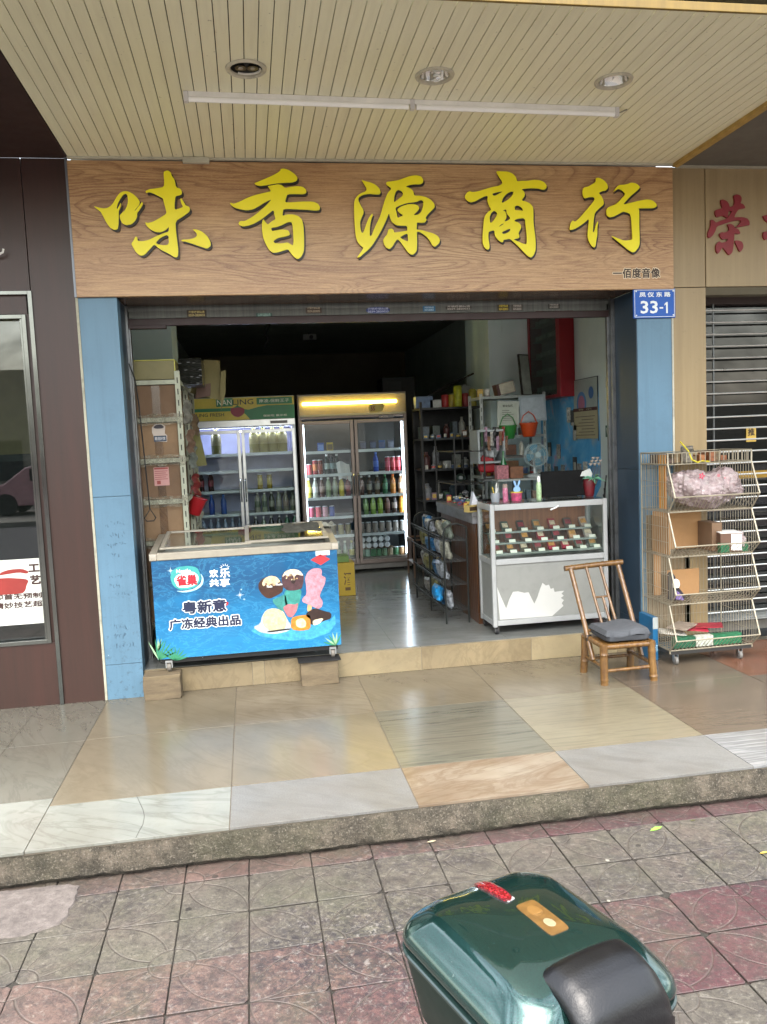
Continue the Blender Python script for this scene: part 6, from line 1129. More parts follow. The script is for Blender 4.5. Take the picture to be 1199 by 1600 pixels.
def crumple(name,label,cat,c,R,mat,seed=1,amp=.25,n=22,group=None,parent=None):
    random.seed(seed); ph=[random.uniform(0,6) for _ in range(9)]; g=MB(); c=Vector(c)
    def fn(a,b):
        th=2*PI*a; p_=PI*b
        d_=Vector((math.sin(p_)*math.cos(th),math.sin(p_)*math.sin(th),math.cos(p_)))
        k=1+amp*(math.sin(5*d_.x+ph[0]+3*d_.z)*.5+math.sin(9*d_.y+ph[1])*.35+abs(math.sin(11*d_.z+7*d_.x+ph[2]))*.5-.25+math.sin(17*d_.x-13*d_.y+ph[3])*.25)
        return c+Vector((d_.x*R[0],d_.y*R[1],d_.z*R[2]))*k
    g.grid(fn,n*2,n); o=g.build(name,mat,parent)
    if parent is None: tag(o,label,cat,group)
    return o
crumple('crumpled_bag','crumpled white plastic bag inside the white box','bag',(2.20,7.36,1.42),(.09,.09,.06),M('a8acac',.3,var=.3,vs=20),3)
# red backpack, green bottle, more goods between
rb=thing('red_backpack','red backpack hanging on the dark shelves left of the white rack','backpack',(2.19,7.35,1.24)); g=MB(); g.prism([(2.11,1.25),(2.10,1.30),(2.115,1.38),(2.15,1.43),(2.175,1.46),(2.20,1.44),(2.24,1.38),(2.26,1.30),(2.255,1.245),(2.2,1.24)],7.30,7.38); g.build('body',M('a0141e',.5,var=.15),rb,bevel=.02); g=MB(); g.tube([(2.16,7.34,1.44),(2.17,7.34,1.49),(2.19,7.34,1.49),(2.195,7.34,1.44)],.005); g.build('loop',DARK,rb)
gb=thing('green_bottle','dark green glass bottle standing right of the red backpack','bottle',(2.26,7.2,1.205)); g=MB(); g.lathe([(.03,0),(.032,.12),(.012,.19),(.012,.25)],(2.30,7.2,1.19),14); g.build('body',M('1f6a34',.2,coat=.5),gb); 
g=MB(); g.box(2.08,2.40,7.1,7.3,1.175,1.19); g.box(2.1,2.12,7.12,7.14,.16,1.175); g.box(2.36,2.38,7.12,7.14,.16,1.175); item('side_table','narrow grey side shelf under the green bottle','shelf',g,M('4f5452',.5))
# desk fan
FN=thing('desk_fan','pale blue electric fan with round wire guard in front of the white rack','fan',(2.47,7.0,1.20))
fx,fy,fz=2.535,6.98,1.395; R=.105
g=MB()
for rr,dy in((R,0),(R*.98,-.03),(R*.98,.03),(R*.62,-.042),(R*.25,-.046)): g.tube([(fx+rr*math.cos(2*PI*i/32),fy+dy,fz+rr*math.sin(2*PI*i/32)) for i in range(32)],.0035 if dy==0 else .0022,5,closed=True)
for i in range(40):
    a=2*PI*i/40; c,s=math.cos(a),math.sin(a); g.tube([(fx+R*c,fy,fz+R*s),(fx+R*.9*c,fy-.034,fz+R*.9*s),(fx+R*.25*c,fy-.047,fz+R*.25*s)],.0013,4)
g.build('guard',M('9fb0b0',.35),FN)
for k in range(4):
    g=MB(); a0=k*PI/2+.3
    def bl(a,b): r=.02+.075*b; an=a0+ (a-.5)*(1.1-.3*b); return (fx+r*math.cos(an),fy+.01*(a-.5),fz+r*math.sin(an))
    g.grid(bl,6,5); g.build('blade',M('4f8aa0',.25,var=.05),FN)
g=MB(); g.cyl((fx,fy-.05,fz),(fx,fy-.03,fz),.024,n=18); g.cyl((fx,fy+.02,fz),(fx,fy+.10,fz),.04,n=18); g.build('hub',M('9fb4b4',.4),FN,bevel=.003)
g=MB(); g.tube([(fx,fy+.06,fz-.03),(fx,fy+.05,fz-.13),(fx,fy+.04,1.225)],.012,8); g.lathe([(.075,0),(.078,.012),(.05,.028),(.015,.035)],(fx,fy+.04,1.195),20); g.build('stand',M('b5bcba',.4),FN)
g=MB(); g.box(2.16,2.62,6.93,7.12,1.175,1.192); 
for x in(2.18,2.60): g.box(x-.01,x+.01,7.0,7.02,1.022,1.175)
item('raised_shelf','white raised shelf carrying the electric fan','shelf',g,M('a0a5a0',.5,dirt=.2))
g=MB(); g.box(2.30,2.42,7.0,7.1,1.193,1.30); item('candy_box','brown open box left of the electric fan','box',g,M('7c5238',.5,var=.3,vs=30),bevel=.003)
g=MB(); g.box(2.18,2.29,7.02,7.1,1.193,1.315); item('pink_snack_box','pink patterned snack box at the left end of the raised shelf','box',g,M('a86a70',.5,var=.5,vs=45),bevel=.003)
for i in range(9):
    x=2.16+.055*i; g=MB(); h=.05+.05*random.random(); g.box(x-.02,x+.02,6.60,6.66,1.021,1.021+h); tag(g.build('small_box',M(random.choice(['6c4440','4a5a60','8c8676','5c4a3c','7a6a5c','384448']),.5,var=.4,vs=40),bevel=.002),f'small product box behind the showcase, {ORD[i]} from left','box','small boxes behind the showcase')
# ================================================================= right wall: poster, notices, red cabinet
PW=thing('blue_poster','large blue advertising poster with hanging packets on the right wall','poster',(3.04,7.45,.95))
def wallposter():
    t=NT('blue_print'); p=t.pos(); n=t.noise(p,3.2,5,.6,1.5); col=t.ramp(n,[(.28,hexc('3a8cc4')),(.46,hexc('4aa0d4')),(.55,hexc('6ab0d8')),(.64,hexc('b898b8')),(.72,hexc('d0709c'))])
    m2=t.ramp(t.noise(t.mapping(loc=(2,0,5),src=p),2.2,3),[(.58,0.),(.70,1.)]); col=t.mix(t.math('MULTIPLY',m2,.8),col,hexc('a8a8a0')); t.color(col); t.set(rough=.35); return t.m
g=MB(); pts=[(8.25,1.93),(7.2,1.98),(6.78,2.02),(6.75,1.5),(6.76,1.10),(6.9,.98),(7.4,.97),(8.28,.96)]; g.prismx(pts,3.042,3.048); g.build('sheet',wallposter(),PW)
g=MB(); g.box(3.036,3.0415,6.78,7.30,1.72,2.06); g.build('upper_board',M('9aa49c',.4,var=.15,vs=6),PW)
g=MB(); 
for (y,z,r,h) in((7.12,1.84,.11,0),(7.12,1.84,.075,1),(6.90,1.93,.055,2),(6.90,1.93,.035,0),(6.90,1.93,.02,1)):
    g.add([(3.0355-.0006*(h+1)-.001*(r<.06),y+r*math.cos(2*PI*i/24),z+r*math.sin(2*PI*i/24)) for i in range(24)],[tuple(range(24))],h)
g.build('disc_print',[M('4c7fae',.4),M('a86a80',.4),M('3f6a9c',.4)],PW,fix=False)
g=MB(); g.box(3.037,3.044,6.77,7.32,2.058,2.066); g.box(3.037,3.044,6.772,6.778,1.5,2.06); g.build('frame_edge',M('32383a',.4),PW)
random.seed(14)
for i,(y,z) in enumerate(((7.95,1.42),(7.70,1.40),(7.98,1.20),(7.78,1.18),(7.60,1.20),(7.32,1.14),(7.30,1.28),(7.20,1.22),(7.06,1.24),(7.33,1.72),(7.28,1.58),(7.42,1.75),(7.70,1.14))):
    pkt=thing('hanging_packet',f'dark packet hanging on the blue poster, {["first","second","third","fourth","fifth","sixth","seventh","eighth","ninth","tenth","eleventh","twelfth","thirteenth"][i]} from upper left','packet',(3.03,y,z),0,'packets hanging on the poster')
    g=MB(); g.box(3.030,3.036,y-.045,y+.045,z-.07,z+.07); g.build('packet',M(['3a3a3e','8f8c88','c8c4b8'][i%3],.3,var=.8,vs=40),pkt); g=MB(); g.box(3.0285,3.0298,y-.035,y+.02,z-.075,z-.045 if i%2 else z+.02); g.build('card',M('b0b0a4',.5,var=.3,vs=50),pkt)
NP=thing('paper_notice','yellowed printed notice sheet taped over the blue poster','notice',(3.03,7.03,1.52)); g=MB(); g.box(3.030,3.034,6.77,7.30,1.52,1.79,0); g.box(3.0285,3.0299,6.77,7.30,1.77,1.80,1); g.build('sheet',[M('a8a080',.6,var=.06),M('4a2622',.6)],NP)
g=MB()
for q_ in range(7): g.box(3.0287,3.0299,6.82+.03*(q_%2),7.25-.07*(q_%3),1.55+.028*q_,1.556+.028*q_)
g.build('printed_lines',M('5a4c44',.6),NP)
g=MB(); text_mb('告 示',7.18,6.88,1.778,1.794,3.0285,.0008,.01,g,0,axis='x'); g.build('lettering',M('a8a080',.6),NP)
RC=thing('red_cabinet','tall red framed glass cabinet of small packs high on the right wall','cabinet',(2.99,7.7,1.93))
g=MB(); CY0,CY1,CZ0,CZ1=7.28,8.15,1.92,2.80
for a in((CY0,CY0+.09,CZ0,CZ1),(CY1-.06,CY1,CZ0,CZ1),(CY0+.09,CY1-.06,CZ0,CZ0+.03),(CY0+.09,CY1-.06,CZ1-.03,CZ1)): g.box(2.90,3.045,*a)
g.build('frame',M('8a1420',.35,var=.15),RC,bevel=.003)
g=MB(); g.box(3.03,3.044,CY0+.09,CY1-.06,CZ0+.03,CZ1-.03); g.build('back',M('5a5450',.5),RC)
g=MB(); g.box(2.905,2.909,CY0+.09,CY1-.06,CZ0+.03,CZ1-.03); g.build('pane',thin_glass('cabinet_glass','c8d0cc',.05,.5),RC)
for z in(2.0,2.17,2.34,2.51,2.66):
    g=MB(); g.box(2.93,3.03,CY0+.09,CY1-.06,z-.006,z); g.build('shelf',M('6c6a64',.5),RC)
    for i in range(6):
        y=CY0+.16+.115*i; g=MB(); g.box(2.95,2.98,y-.03,y+.03,z+.0005,z+.05); tag(g.build('small_pack',M('a3a79e',.5,var=.2,vs=40)),f'white pack, {ORD[i]} from the street on the {["lowest","second lowest","middle","second highest","highest"][[2.0,2.17,2.34,2.51,2.66].index(z)]} red cabinet shelf','pack','packs in the red cabinet')
for nm_,y0,y1,z0,z1,c,tx,lb in(('green_permit',6.44,6.58,1.79,1.91,'1f4a3c','A','dark green grade plate with letter A on the right wall near the door'),('white_permit',6.46,6.58,1.66,1.74,'a8aca4','公告','small white printed card under the green A plate'),('green_card',6.46,6.62,1.53,1.63,'22503f','WiFi','green payment card, lowest of the plates near the door'),('switch_box',6.50,6.60,1.95,2.04,'a5a595','','beige switch box above the green A plate')):
    th=thing(nm_,lb,'plate' if nm_!='switch_box' else 'switch',(3.04,(y0+y1)/2,z0)); g=MB(); g.box(3.034,3.045,y0,y1,z0,z1); g.build('plate',M(c,.4),th,bevel=.002)
    if tx: g=MB(); text_mb(tx,y1-.02,y0+.03,z0+.02,z1-.02,3.0335,.0008,.02,g,0,axis='x'); g.build('lettering',M('b8bfb4' if c!='a8aca4' else '3a3a38',.5),th)
g=MB()
for k in range(4): g.tube([(2.66,5.80+.02*k,1.25-.05*k),(2.64+.01*k,5.83,1.0),(2.67,5.80,.75+.04*k),(2.645,5.84,.55),(2.66,5.82,.30)],.006,6)
item('hanging_cables','bundle of black cables hanging inside the right door jamb','cable',g,BLACK)
g=MB(); g.box(2.60,2.68,5.95,6.2,.161,.62); item('red_case','dark red case standing on the floor behind the right end of the showcase','case',g,M('6c1a20',.5),bevel=.01)
# ================================================================= dark shelves at the back right, full of stock
DR=thing('dark_stock_rack','dark metal shelves of household goods right of the lit fridge','rack',(2.1,8.4,.16))
for x in(1.78,2.44):
    for y in(8.3,8.7): g=MB(); g.box(x-.012,x+.012,y-.012,y+.012,.161,1.96); g.build('upright',DARK,DR)
LZ=(.30,.62,.94,1.26,1.58,1.90)
for z in LZ: g=MB(); g.box(1.77,2.45,8.29,8.71,z-.02,z); g.build('shelf',M('2b2d2e',.5),DR)
g=MB(); g.box(1.77,2.45,8.712,8.72,.16,1.95); g.build('back_panel',M('141516',.7),DR)
random.seed(17)
dc=[('3c4a52','grey blue'),('77787a','grey'),('9a9c98','white'),('2c3a34','dark green'),('4a2a28','maroon'),('5c5a50','olive'),('20262c','black'),('8a8c84','pale')]
for li,z in enumerate(LZ[:-1]):
    x=1.83; j=0
    while x<2.40 and j<10:
        c,ds=random.choice(dc); w_=random.uniform(.02,.05); h=random.uniform(.07,.24); g=MB()
        if random.random()<.5: g.lathe([(w_*.8,0),(w_,.01),(w_,h*.7),(w_*.45,h*.85),(w_*.45,h)],(x,8.36+random.uniform(0,.08),z+.0005),10)
        else: g.box(x-w_,x+w_,8.33+random.uniform(0,.05),8.5,z+.0005,z+h)
        tag(g.build('stock_item',M(c,.4,var=.4,vs=30)),f'{ds} household item, {ORD[j]} from left on the {["lowest","second","third","fourth","fifth"][li]} dark shelf','household goods','goods on the dark shelves'); x+=w_*2+.03; j+=1
tops_=[(1.83,.09,.12,'4a688c','blue and white box'),(1.95,.06,.08,'a5a8a4','white box'),(2.06,.04,.13,'9c2a2a','red can'),(2.13,.035,.13,'a08c30','yellow can'),(2.20,.045,.22,'b0b42c','tall lime yellow can'),(2.28,.035,.14,'8a2c2c','dark red can'),(2.36,.04,.18,'a0983c','mustard can')]
for i,(x,w_,h,c,ds) in enumerate(tops_):
    g=MB(); (g.box(x-w_,x+w_,8.34,8.46,1.901,1.90+h) if i<2 else g.lathe([(w_*.9,0),(w_,.01),(w_,h*.9),(w_*.8,h)],(x,8.38,1.901),12)); tag(g.build('stock_item',M(c,.4,var=.3,vs=25)),f'{ds} on top of the dark shelves','can' if i>1 else 'box','goods on top of the dark shelves')
um=thing('folded_umbrella','folded black umbrella with grey cloth lying across the top of the dark shelves','umbrella',(2.2,8.45,2.1)); g=MB(); g.tube([(1.90,8.45,2.03),(2.1,8.45,2.12),(2.33,8.45,2.22)],.02,8,radii=[.008,.02,.006]); g.build('canopy',BLACK,um); g=MB(); g.tube([(2.33,8.45,2.22),(2.40,8.45,2.25)],.01,6); g.build('handle',DARK,um)
g=MB(); g.prism([(2.12,2.02),(2.28,2.14),(2.46,2.04),(2.46,1.98),(2.30,2.0),(2.2,2.0)],8.40,8.44); item('grey_cover','grey folded cover behind the coloured cans on the dark shelves','cover',g,M('6c706c',.6,var=.2),bevel=.004)
random.seed(77)
for i in range(10):
    y=7.18+.08*i; x=1.98+random.uniform(-.12,.12); z=random.uniform(.3,1.5); c,ds=random.choice(dc)
    g=MB(); s=random.uniform(.03,.06); g.lathe([(s*.6,0),(s,.02),(s*.9,s),(s*.3,s*1.4)],(x,y,z),9)
    if i==0: hook=thing('goods_stand','dark wire stand hung with small goods between the counter and the dark shelves','stand',(1.98,7.5,.16)); 
    tag(g.build('hung_item',M(c,.35,var=.5,vs=30)),f'small {ds} article on the dark wire stand, {ORD[i]} from the front','household goods','goods on the wire stand')
m=MB()
for x in(1.84,2.12):
    for y in(7.2,7.95): m.cyl((x,y,.161),(x,y,1.62),.008,n=6)
for z in(.28,.55,.85,1.15,1.45):
    for y in(7.2,7.45,7.7,7.95): m.cyl((1.84,y,z),(2.12,y,z),.005,n=5)
    for x in(1.84,1.98,2.12): m.cyl((x,7.2,z),(x,7.95,z),.005,n=5)
m.build('wire_frame',DARK,hook)
g=MB(); g.box(1.60,1.78,8.10,8.45,.30,.31); 
for x in(1.61,1.77):
    for y in(8.11,8.44): g.cyl((x,y,.161),(x,y,.55),.01,n=8)
g.tube([(1.61,8.11,.55),(1.77,8.11,.55),(1.77,8.44,.55),(1.61,8.44,.55)],.01,6,closed=True); item('small_stool','low metal stool frame on the floor right of the lit fridge','stool',g,M('6b5240',.4,.3))

# more stock crammed on the white rack, the dark rack and the counter
random.seed(101)
cols2=[('8a3a34','red'),('a5a39a','white'),('3f5f7a','blue'),('b09040','yellow'),('4a6a48','green'),('7a5a44','brown'),('2c2c2e','black'),('9a7a8a','mauve'),('6c7478','grey')]
def small(x,y,z,k,c,s_,name,label,grp):
    g=MB(); h=s_*random.uniform(1.4,3.2); b_=M(c,.35,var=.3,vs=30); l_=M(random.choice(['b8b4a4','c8a848','9c3a34','d0d0c8','3a4a6a']),.4,var=.4,vs=70)
    if k==0: g.lathe([(s_*.9,0),(s_,.004),(s_,h*.25),(s_*1.02,h*.26),(s_*1.02,h*.6),(s_,h*.62),(s_*.95,h*.75),(s_*.4,h*.88),(s_*.4,h)],(x,y,z),10,mis=[0,0,1,1,1,0,0,2])
    elif k==1: g.box(x-s_,x+s_,y,y+s_,z,z+h,0); g.box(x-s_*.8,x+s_*.8,y-.001,y-.0002,z+h*.25,z+h*.8,1)
    else: g.lathe([(s_*.8,0),(s_,.01),(s_,h*.9),(s_*.85,h)],(x,y,z),10,mis=[0,1,2])
    tag(g.build(name,[b_,l_,M('a8a8a0',.4)]),label,name.replace('_',' '),grp)
for li,(z,nm2) in enumerate(((.30,'lowest'),(.62,'second'),(.93,'third'),(1.20,'fan height'))):
    for j in range(8):
        c,ds=random.choice(cols2); small(2.23+.072*j,7.44,z+.001,random.randint(0,2),c,random.uniform(.018,.03),'shop_item',f'{ds} product, {ORD[j]} from left at the front of the {nm2} white rack shelf','goods on the white rack')
for j in range(9):
    c,ds=random.choice(cols2); small(2.22+.065*j,7.60,1.956 if j in(0,1) else 1.581,random.randint(0,2),c,random.uniform(.018,.028),'shop_item',f'{ds} product, {ORD[j]} from left on the upper white rack shelves','goods on the white rack')
for li,z in enumerate(LZ[:-1]):
    for j in range(9):
        c,ds=random.choice(cols2); small(1.82+.07*j,8.30,z+.001,random.randint(0,2),c,random.uniform(.014,.026),'shelf_item',f'small {ds} product, {ORD[j]} at the front edge of the {["lowest","second","third","fourth","fifth"][li]} dark shelf','front goods on the dark shelves')
for j in range(10):
    c,ds=random.choice(cols2); small(1.70+.035*(j%3),6.35+.06*j,1.021,random.randint(0,2),c,random.uniform(.016,.026),'counter_item',f'small {ds} article on the grey counter top, {ORD[j]} from the front','goods on the counter top')
for j in range(9):
    c,ds=random.choice(cols2); g=MB(); x=2.12+.028*j; y=7.22; z=1.62+.05*math.sin(j*2.1); g.grid(lambda a,b:(x+.03*(a-.5),y+.008*math.sin(6*a+3*b),z-.13*b),5,6); tag(g.build('hanging_packet',M(c,.25,var=.5,vs=40)),f'{ds} packet hung on the side of the white box, {ORD[j]} from left','packet','packets hung by the white box')
SCX,SCY,SCR=.415,1.225,.326
BOXZ,BOXS,BOXL=.722,.78,1.17
# ================================================================= wire basket rack on the porch
CR=M('9a927f',.4,.3,dirt=.3); BX0,BX1,BA,BBY,BB=2.70,3.30,4.955,4.865,5.32
BR=thing('basket_rack','tall cream wire basket rack on casters beside the right pillar','rack',(3.0,5.1,0))
ZB=(1.03,.73,.41,.10); ZL=(1.135,.81,.495,.185)
def wires(name,lst,r=.0022,mat=CR,n=4):
    g=MB()
    for p in lst: g.tube(p,r,n)
    return g.build(name,mat,BR)
for x in(BX0,BX1):
    pts=[(x,BA,.08)]
    for zb,zl in zip(reversed(ZB),reversed(ZL)): pts+=[(x,BA,zb),(x,BBY,zl)]
    pts+=[(x,BA,1.345),(x,BA,1.42)]
    wires('side_frame',[pts,[(x,BB,.08),(x,BB,1.42)],[(x,BA,1.42),(x,BB,1.42)],[(x,BA,1.345),(x,BB,1.345)]],.0055,n=6)
for i in range(4):
    zb,zl=ZB[i],ZL[i]; zt=(1.345,)+ZB[:3]; top=zt[i]; L=[]
    nx=22
    for k in range(nx+1):
        x=BX0+(BX1-BX0)*k/nx; L.append([(x,BBY,zl),(x,BA,zb),(x,BB,zb)])
    for k in range(1,6): y=BA+(BB-BA)*k/6; L.append([(BX0,y,zb-.003),(BX1,y,zb-.003)])
    b=wires('basket_floor',L,.0018)
    wires('basket_lip',[[(BX0,BBY,zl),(BX1,BBY,zl)],[(BX0,BA,zb),(BX1,BA,zb)]],.005,n=6)
    L=[]
    for k in range(nx+1): x=BX0+(BX1-BX0)*k/nx; L.append([(x,BB,zb),(x,BB,top)])
    for z in(zb+.01,(zb+top)/2): L.append([(BX0,BB,z),(BX1,BB,z)])
    wires('basket_back',L,.0018)
    for x in(BX0,BX1):
        L=[]
        for k in range(13): 
            y=BA+(BB-BA)*k/12; L.append([(x,y,zb),(x,y,top)])
        for z in(zb+.005,zb+.10,zb+.2):
            if z<top: L.append([(x,BA+.0,z),(x,BB,z)])
        for q in(.25,.5,.75): L.append([(x,BA+(BBY-BA)*q,zb+(zl-zb)*q),(x,BA+(BBY-BA)*q,zl+(top-zl)*(1-q))])
        wires('basket_side',L,.0018)
L=[]
for k in range(19): x=BX0+(BX1-BX0)*k/18; L.append([(x,BA,1.345),(x,BA,1.42)]); L.append([(x,BA,1.345),(x,BB,1.345)])
for k in range(11): 
    y=BA+(BB-BA)*k/10
    for x in(BX0,BX1): L.append([(x,y,1.345),(x,y,1.42)])
for z in(1.345,1.42): L+= [[(BX0,BA,z),(BX1,BA,z)],[(BX0,BB,z),(BX1,BB,z)]]
wires('top_basket',L,.003)
g=MB(); g.box(BX0,BX1,BA,BA+.025,.072,.095); g.box(BX0,BX1,BB-.025,BB,.072,.095); g.box(BX0,BX0+.025,BA+.026,BB-.026,.072,.095); g.box(BX1-.025,BX1,BA+.026,BB-.026,.072,.095); g.build('base_frame',M('2c2b29',.5),BR)
for x in(BX0+.05,BX1-.08):
    for y in(BA+.02,BB-.03):
        g=MB(); g.cyl((x-.01,y,.026),(x+.01,y,.026),.026,n=16); g.cyl((x-.011,y,.026),(x+.011,y,.026),.012,n=10,mi=1); g.box(x-.016,x-.012,y-.01,y+.012,.02,.072,1); g.box(x+.012,x+.016,y-.01,y+.012,.02,.072,1); g.build('caster',[M('6c6a66',.5),ALU],BR)
CB=M('98734a',.8,var=.1,bump=.2)
def it(name,label,cat,g,m,**k): return tag(g.build(name,m,**k),label,cat)
for i,c in enumerate(('b3741c','a8844c','b87a20')): 
    g=MB(); x=2.715+.0*i; g.box(2.708,2.713,5.0+.035*i,5.025+.035*i,1.05,1.41); it('strip_bundle',f'{["orange","tan","amber"][i]} upright strip standing inside the left end of the top wire basket','strip',g,M(c,.5),)
bg=thing('bag_bundle','crumpled bundle of clear pink printed plastic bags in the top tier of the wire rack','bags',(3.02,5.08,1.04))
t=NT('clear_pink_plastic'); p=t.pos(); v=t.noise(p,12,4,.6,2.0); t.color(t.ramp(v,[(.3,hexc('a08a8a')),(.5,hexc('b5a2a2')),(.68,hexc('c6bab6'))])); t.set(rough=.12,coat=.6); t.b.inputs['Alpha'].default_value=.7
wv=t.noise(p,15,4,.5,2.5); t.bump(wv,1.0,.03); PLA=t.m
o=crumple('bags','','',(3.02,5.08,1.155),(.245,.15,.115),PLA,5,.16,30,parent=bg)
o=crumple('bags','','',(2.90,5.06,1.19),(.14,.13,.11),PLA,12,.17,24,parent=bg)
o=crumple('bags','','',(3.14,5.06,1.20),(.12,.12,.10),PLA,19,.17,24,parent=bg)
g=MB()
for cx,cz,r in((2.93,1.262,.024),(3.13,1.225,.028),(3.17,1.19,.018),(3.05,1.26,.012)):
    for k in range(5):
        a=2*PI*k/5; c,s=math.cos(a),math.sin(a); P0=Vector((cx,4.935+.03*(cx>3.1)-.0,cz)); e=Vector((c,0,s)); f=Vector((-s,0,c))
        g.add([P0+e*.002,P0+e*r*.6+f*r*.28,P0+e*r,P0+e*r*.6-f*r*.28],[(0,1,2,3)])
g.build('flower_print',M('b8304c',.4),bg,fix=False)
g=MB(); g.box(2.74,3.10,5.24,5.25,.74,1.015); g.box(2.73,2.735,5.0,5.24,.74,.99); it('flat_carton','flat brown carton panel in the second tier of the wire rack','carton',g,CB)
g=MB(); g.box(3.075,3.15,5.06,5.24,.735,.93); it('brown_carton','narrow brown carton in the middle of the second tier of the wire rack','carton',g,CARD2,bevel=.003)
wb=thing('white_carton','small white topped carton at the right of the second tier','carton',(3.17,5.0,.735)); X=Matrix.Translation((3.17,5.02,.74))@Matrix.Rotation(-.25,4,'Z'); g=MB(); g.box(-.07,.07,-.06,.10,0,.125,0,X); g.build('box',M('5d4334',.6),wb,bevel=.002); g=MB(); g.box(-.071,.071,-.061,.101,.1255,.13,0,X); g.box(.0,.068,-.0625,-.061,.01,.12,0,X); g.build('label',WHITE,wb)
crumple('plastic_wrap','clump of clear plastic wrap at the far right of the second tier','plastic',(3.25,5.04,.80),(.035,.07,.06),PLA,33,.3,14)
g=MB(); g.box(3.08,3.28,4.965,5.0,.738,.80); it('green_packet','green packet showing through the front wires of the second tier','packet',g,M('1f5c3c',.4,var=.2,vs=30))
g=MB(); g.box(2.82,3.06,5.20,5.21,.415,.60); g.box(2.75,2.80,5.25,5.26,.42,.72); it('flat_carton','low brown carton panel standing in the third tier','carton',g,CB)
for i,(x,z0,z1) in enumerate(((2.86,.45,.715),(3.05,.45,.715),(3.05,.12,.405))):
    g=MB(); g.box(x-.025,x+.02,5.335,5.342,z0,z1); it('orange_strip',f'{["left orange strip behind the third tier","right orange strip behind the third tier","orange strip behind the bottom tier"][i]} of the wire rack','strip',g,M('a5701c',.5))
dl=thing('slipper','black slipper with white face and purple sole upright at the left of the third tier','slipper',(2.78,5.0,.42)); 
g=MB(); g.prism([(2.735,.43),(2.735,.60),(2.745,.625),(2.765,.60),(2.79,.52),(2.83,.47),(2.84,.43)],4.99,5.05); g.build('upper',M('1f1c28',.7),dl,bevel=.01)
g=MB(); g.lathe([(.004,0),(.022,.008),(.026,.03),(.02,.055),(.004,.065)],(2.765,4.985,.515),12); g.build('white_patch',WHITE,dl); g=MB(); g.prism([(2.76,.44),(2.77,.50),(2.80,.47),(2.82,.43)],4.975,4.989); g.build('sole',M('6b5a8c',.7),dl,bevel=.004)
random.seed(8)
for i,(x0,x1,c,lb) in enumerate(((2.74,2.90,'1f5038','green printed packet'),(2.90,3.03,'a5a89c','white printed packet'),(3.03,3.24,'226040','wide green packet'))):
    g=MB(); g.box(x0+.003,x1-.003,4.975,5.02,.108,.178); it('flat_packet',f'{lb} behind the front wires of the bottom tier','packet',g,M(c,.4,var=.5,vs=45))
for i,(cx,c,lb) in enumerate(((2.80,'b9b5aa','white leaflet'),(2.97,'a02338','red packet'),(3.08,'8c2030','dark red packet'),(2.88,'8c7f72','beige leaflet'))):
    X=Matrix.Translation((cx,5.12,.182+.012*i))@Matrix.Rotation(random.uniform(-.6,.6),4,'Z')@Matrix.Rotation(random.uniform(-.12,.12),4,'Y'); g=MB(); g.box(-.09,.09,-.07,.07,0,.006,0,X); it('leaflet',f'{lb} lying on the goods in the bottom tier','leaflet',g,M(c,.4,var=.3,vs=25))
# things behind and left of the rack
bb=thing('blue_carton','slim bright blue and white carton on the floor between right pillar and wire rack','carton',(2.70,5.2,0)); g=MB(); g.box(2.655,2.692,5.10,5.30,.001,.30,0); g.box(2.655,2.692,5.098,5.0999,.22,.301,1); g.build('box',[M('155a84',.4),M('9aa09e',.5)],bb,bevel=.002)
g=MB(); text_mb('纸巾',2.66,2.687,.06,.12,5.098,.001,.01,g); g.build('lettering',M('a8d0e4',.4),bb)
cp=thing('brown_print_carton','tall scuffed brown printed carton behind the left side of the wire rack','carton',(2.76,5.34,0)); g=MB(); g.box(2.74,3.2,5.345,5.40,.001,1.0) if 0 else g.box(2.735,3.02,5.322,5.329,.10,.98); g.build('box',mat_streak('scuffed_carton','7c6a50','63553c',.7,0,sc_=(4,4,9),bump=.3),cp)
cn=thing('paint_tin','white and black printed tin standing in the top wire basket','tin',(2.93,5.1,1.35)); g=MB(); g.lathe([(.038,0),(.04,.004),(.04,.10),(.041,.104),(.036,.11)],(2.93,5.12,1.35),18,mis=[0,0,0,1]); g.build('tin',[M('7a7468',.4,var=.5,vs=50),ALU],cn); g=MB(); text_mb('OMAIUE',2.90,2.96,1.415,1.44,5.079,.001,.02,g); g.build('lettering',M('2c2620',.5),cn)
g=MB(); g.tube([(2.85,5.06,1.49),(2.855,4.97,1.43),(2.87,4.95,1.37),(2.91,4.95,1.352),(2.95,4.97,1.36),(3.02,5.0,1.352)],.005,7); it('yellow_wire','yellow wire curling over the front of the top wire basket','wire',g,M('c4b62c',.5))
random.seed(12)
for i in range(9):
    x=2.75+.06*i; g=MB(); g.box(x-.022,x+.022,5.1+random.uniform(0,.08),5.25,1.349,1.349+random.uniform(.03,.075)); it('small_carton',f'small printed carton in the top wire basket, {ORD[i]} from left','carton',g,M(random.choice(['7a4a2c','8c5a34','4a3a30','6b5a40']),.5,var=.5,vs=40))['group']='cartons in the top wire basket'
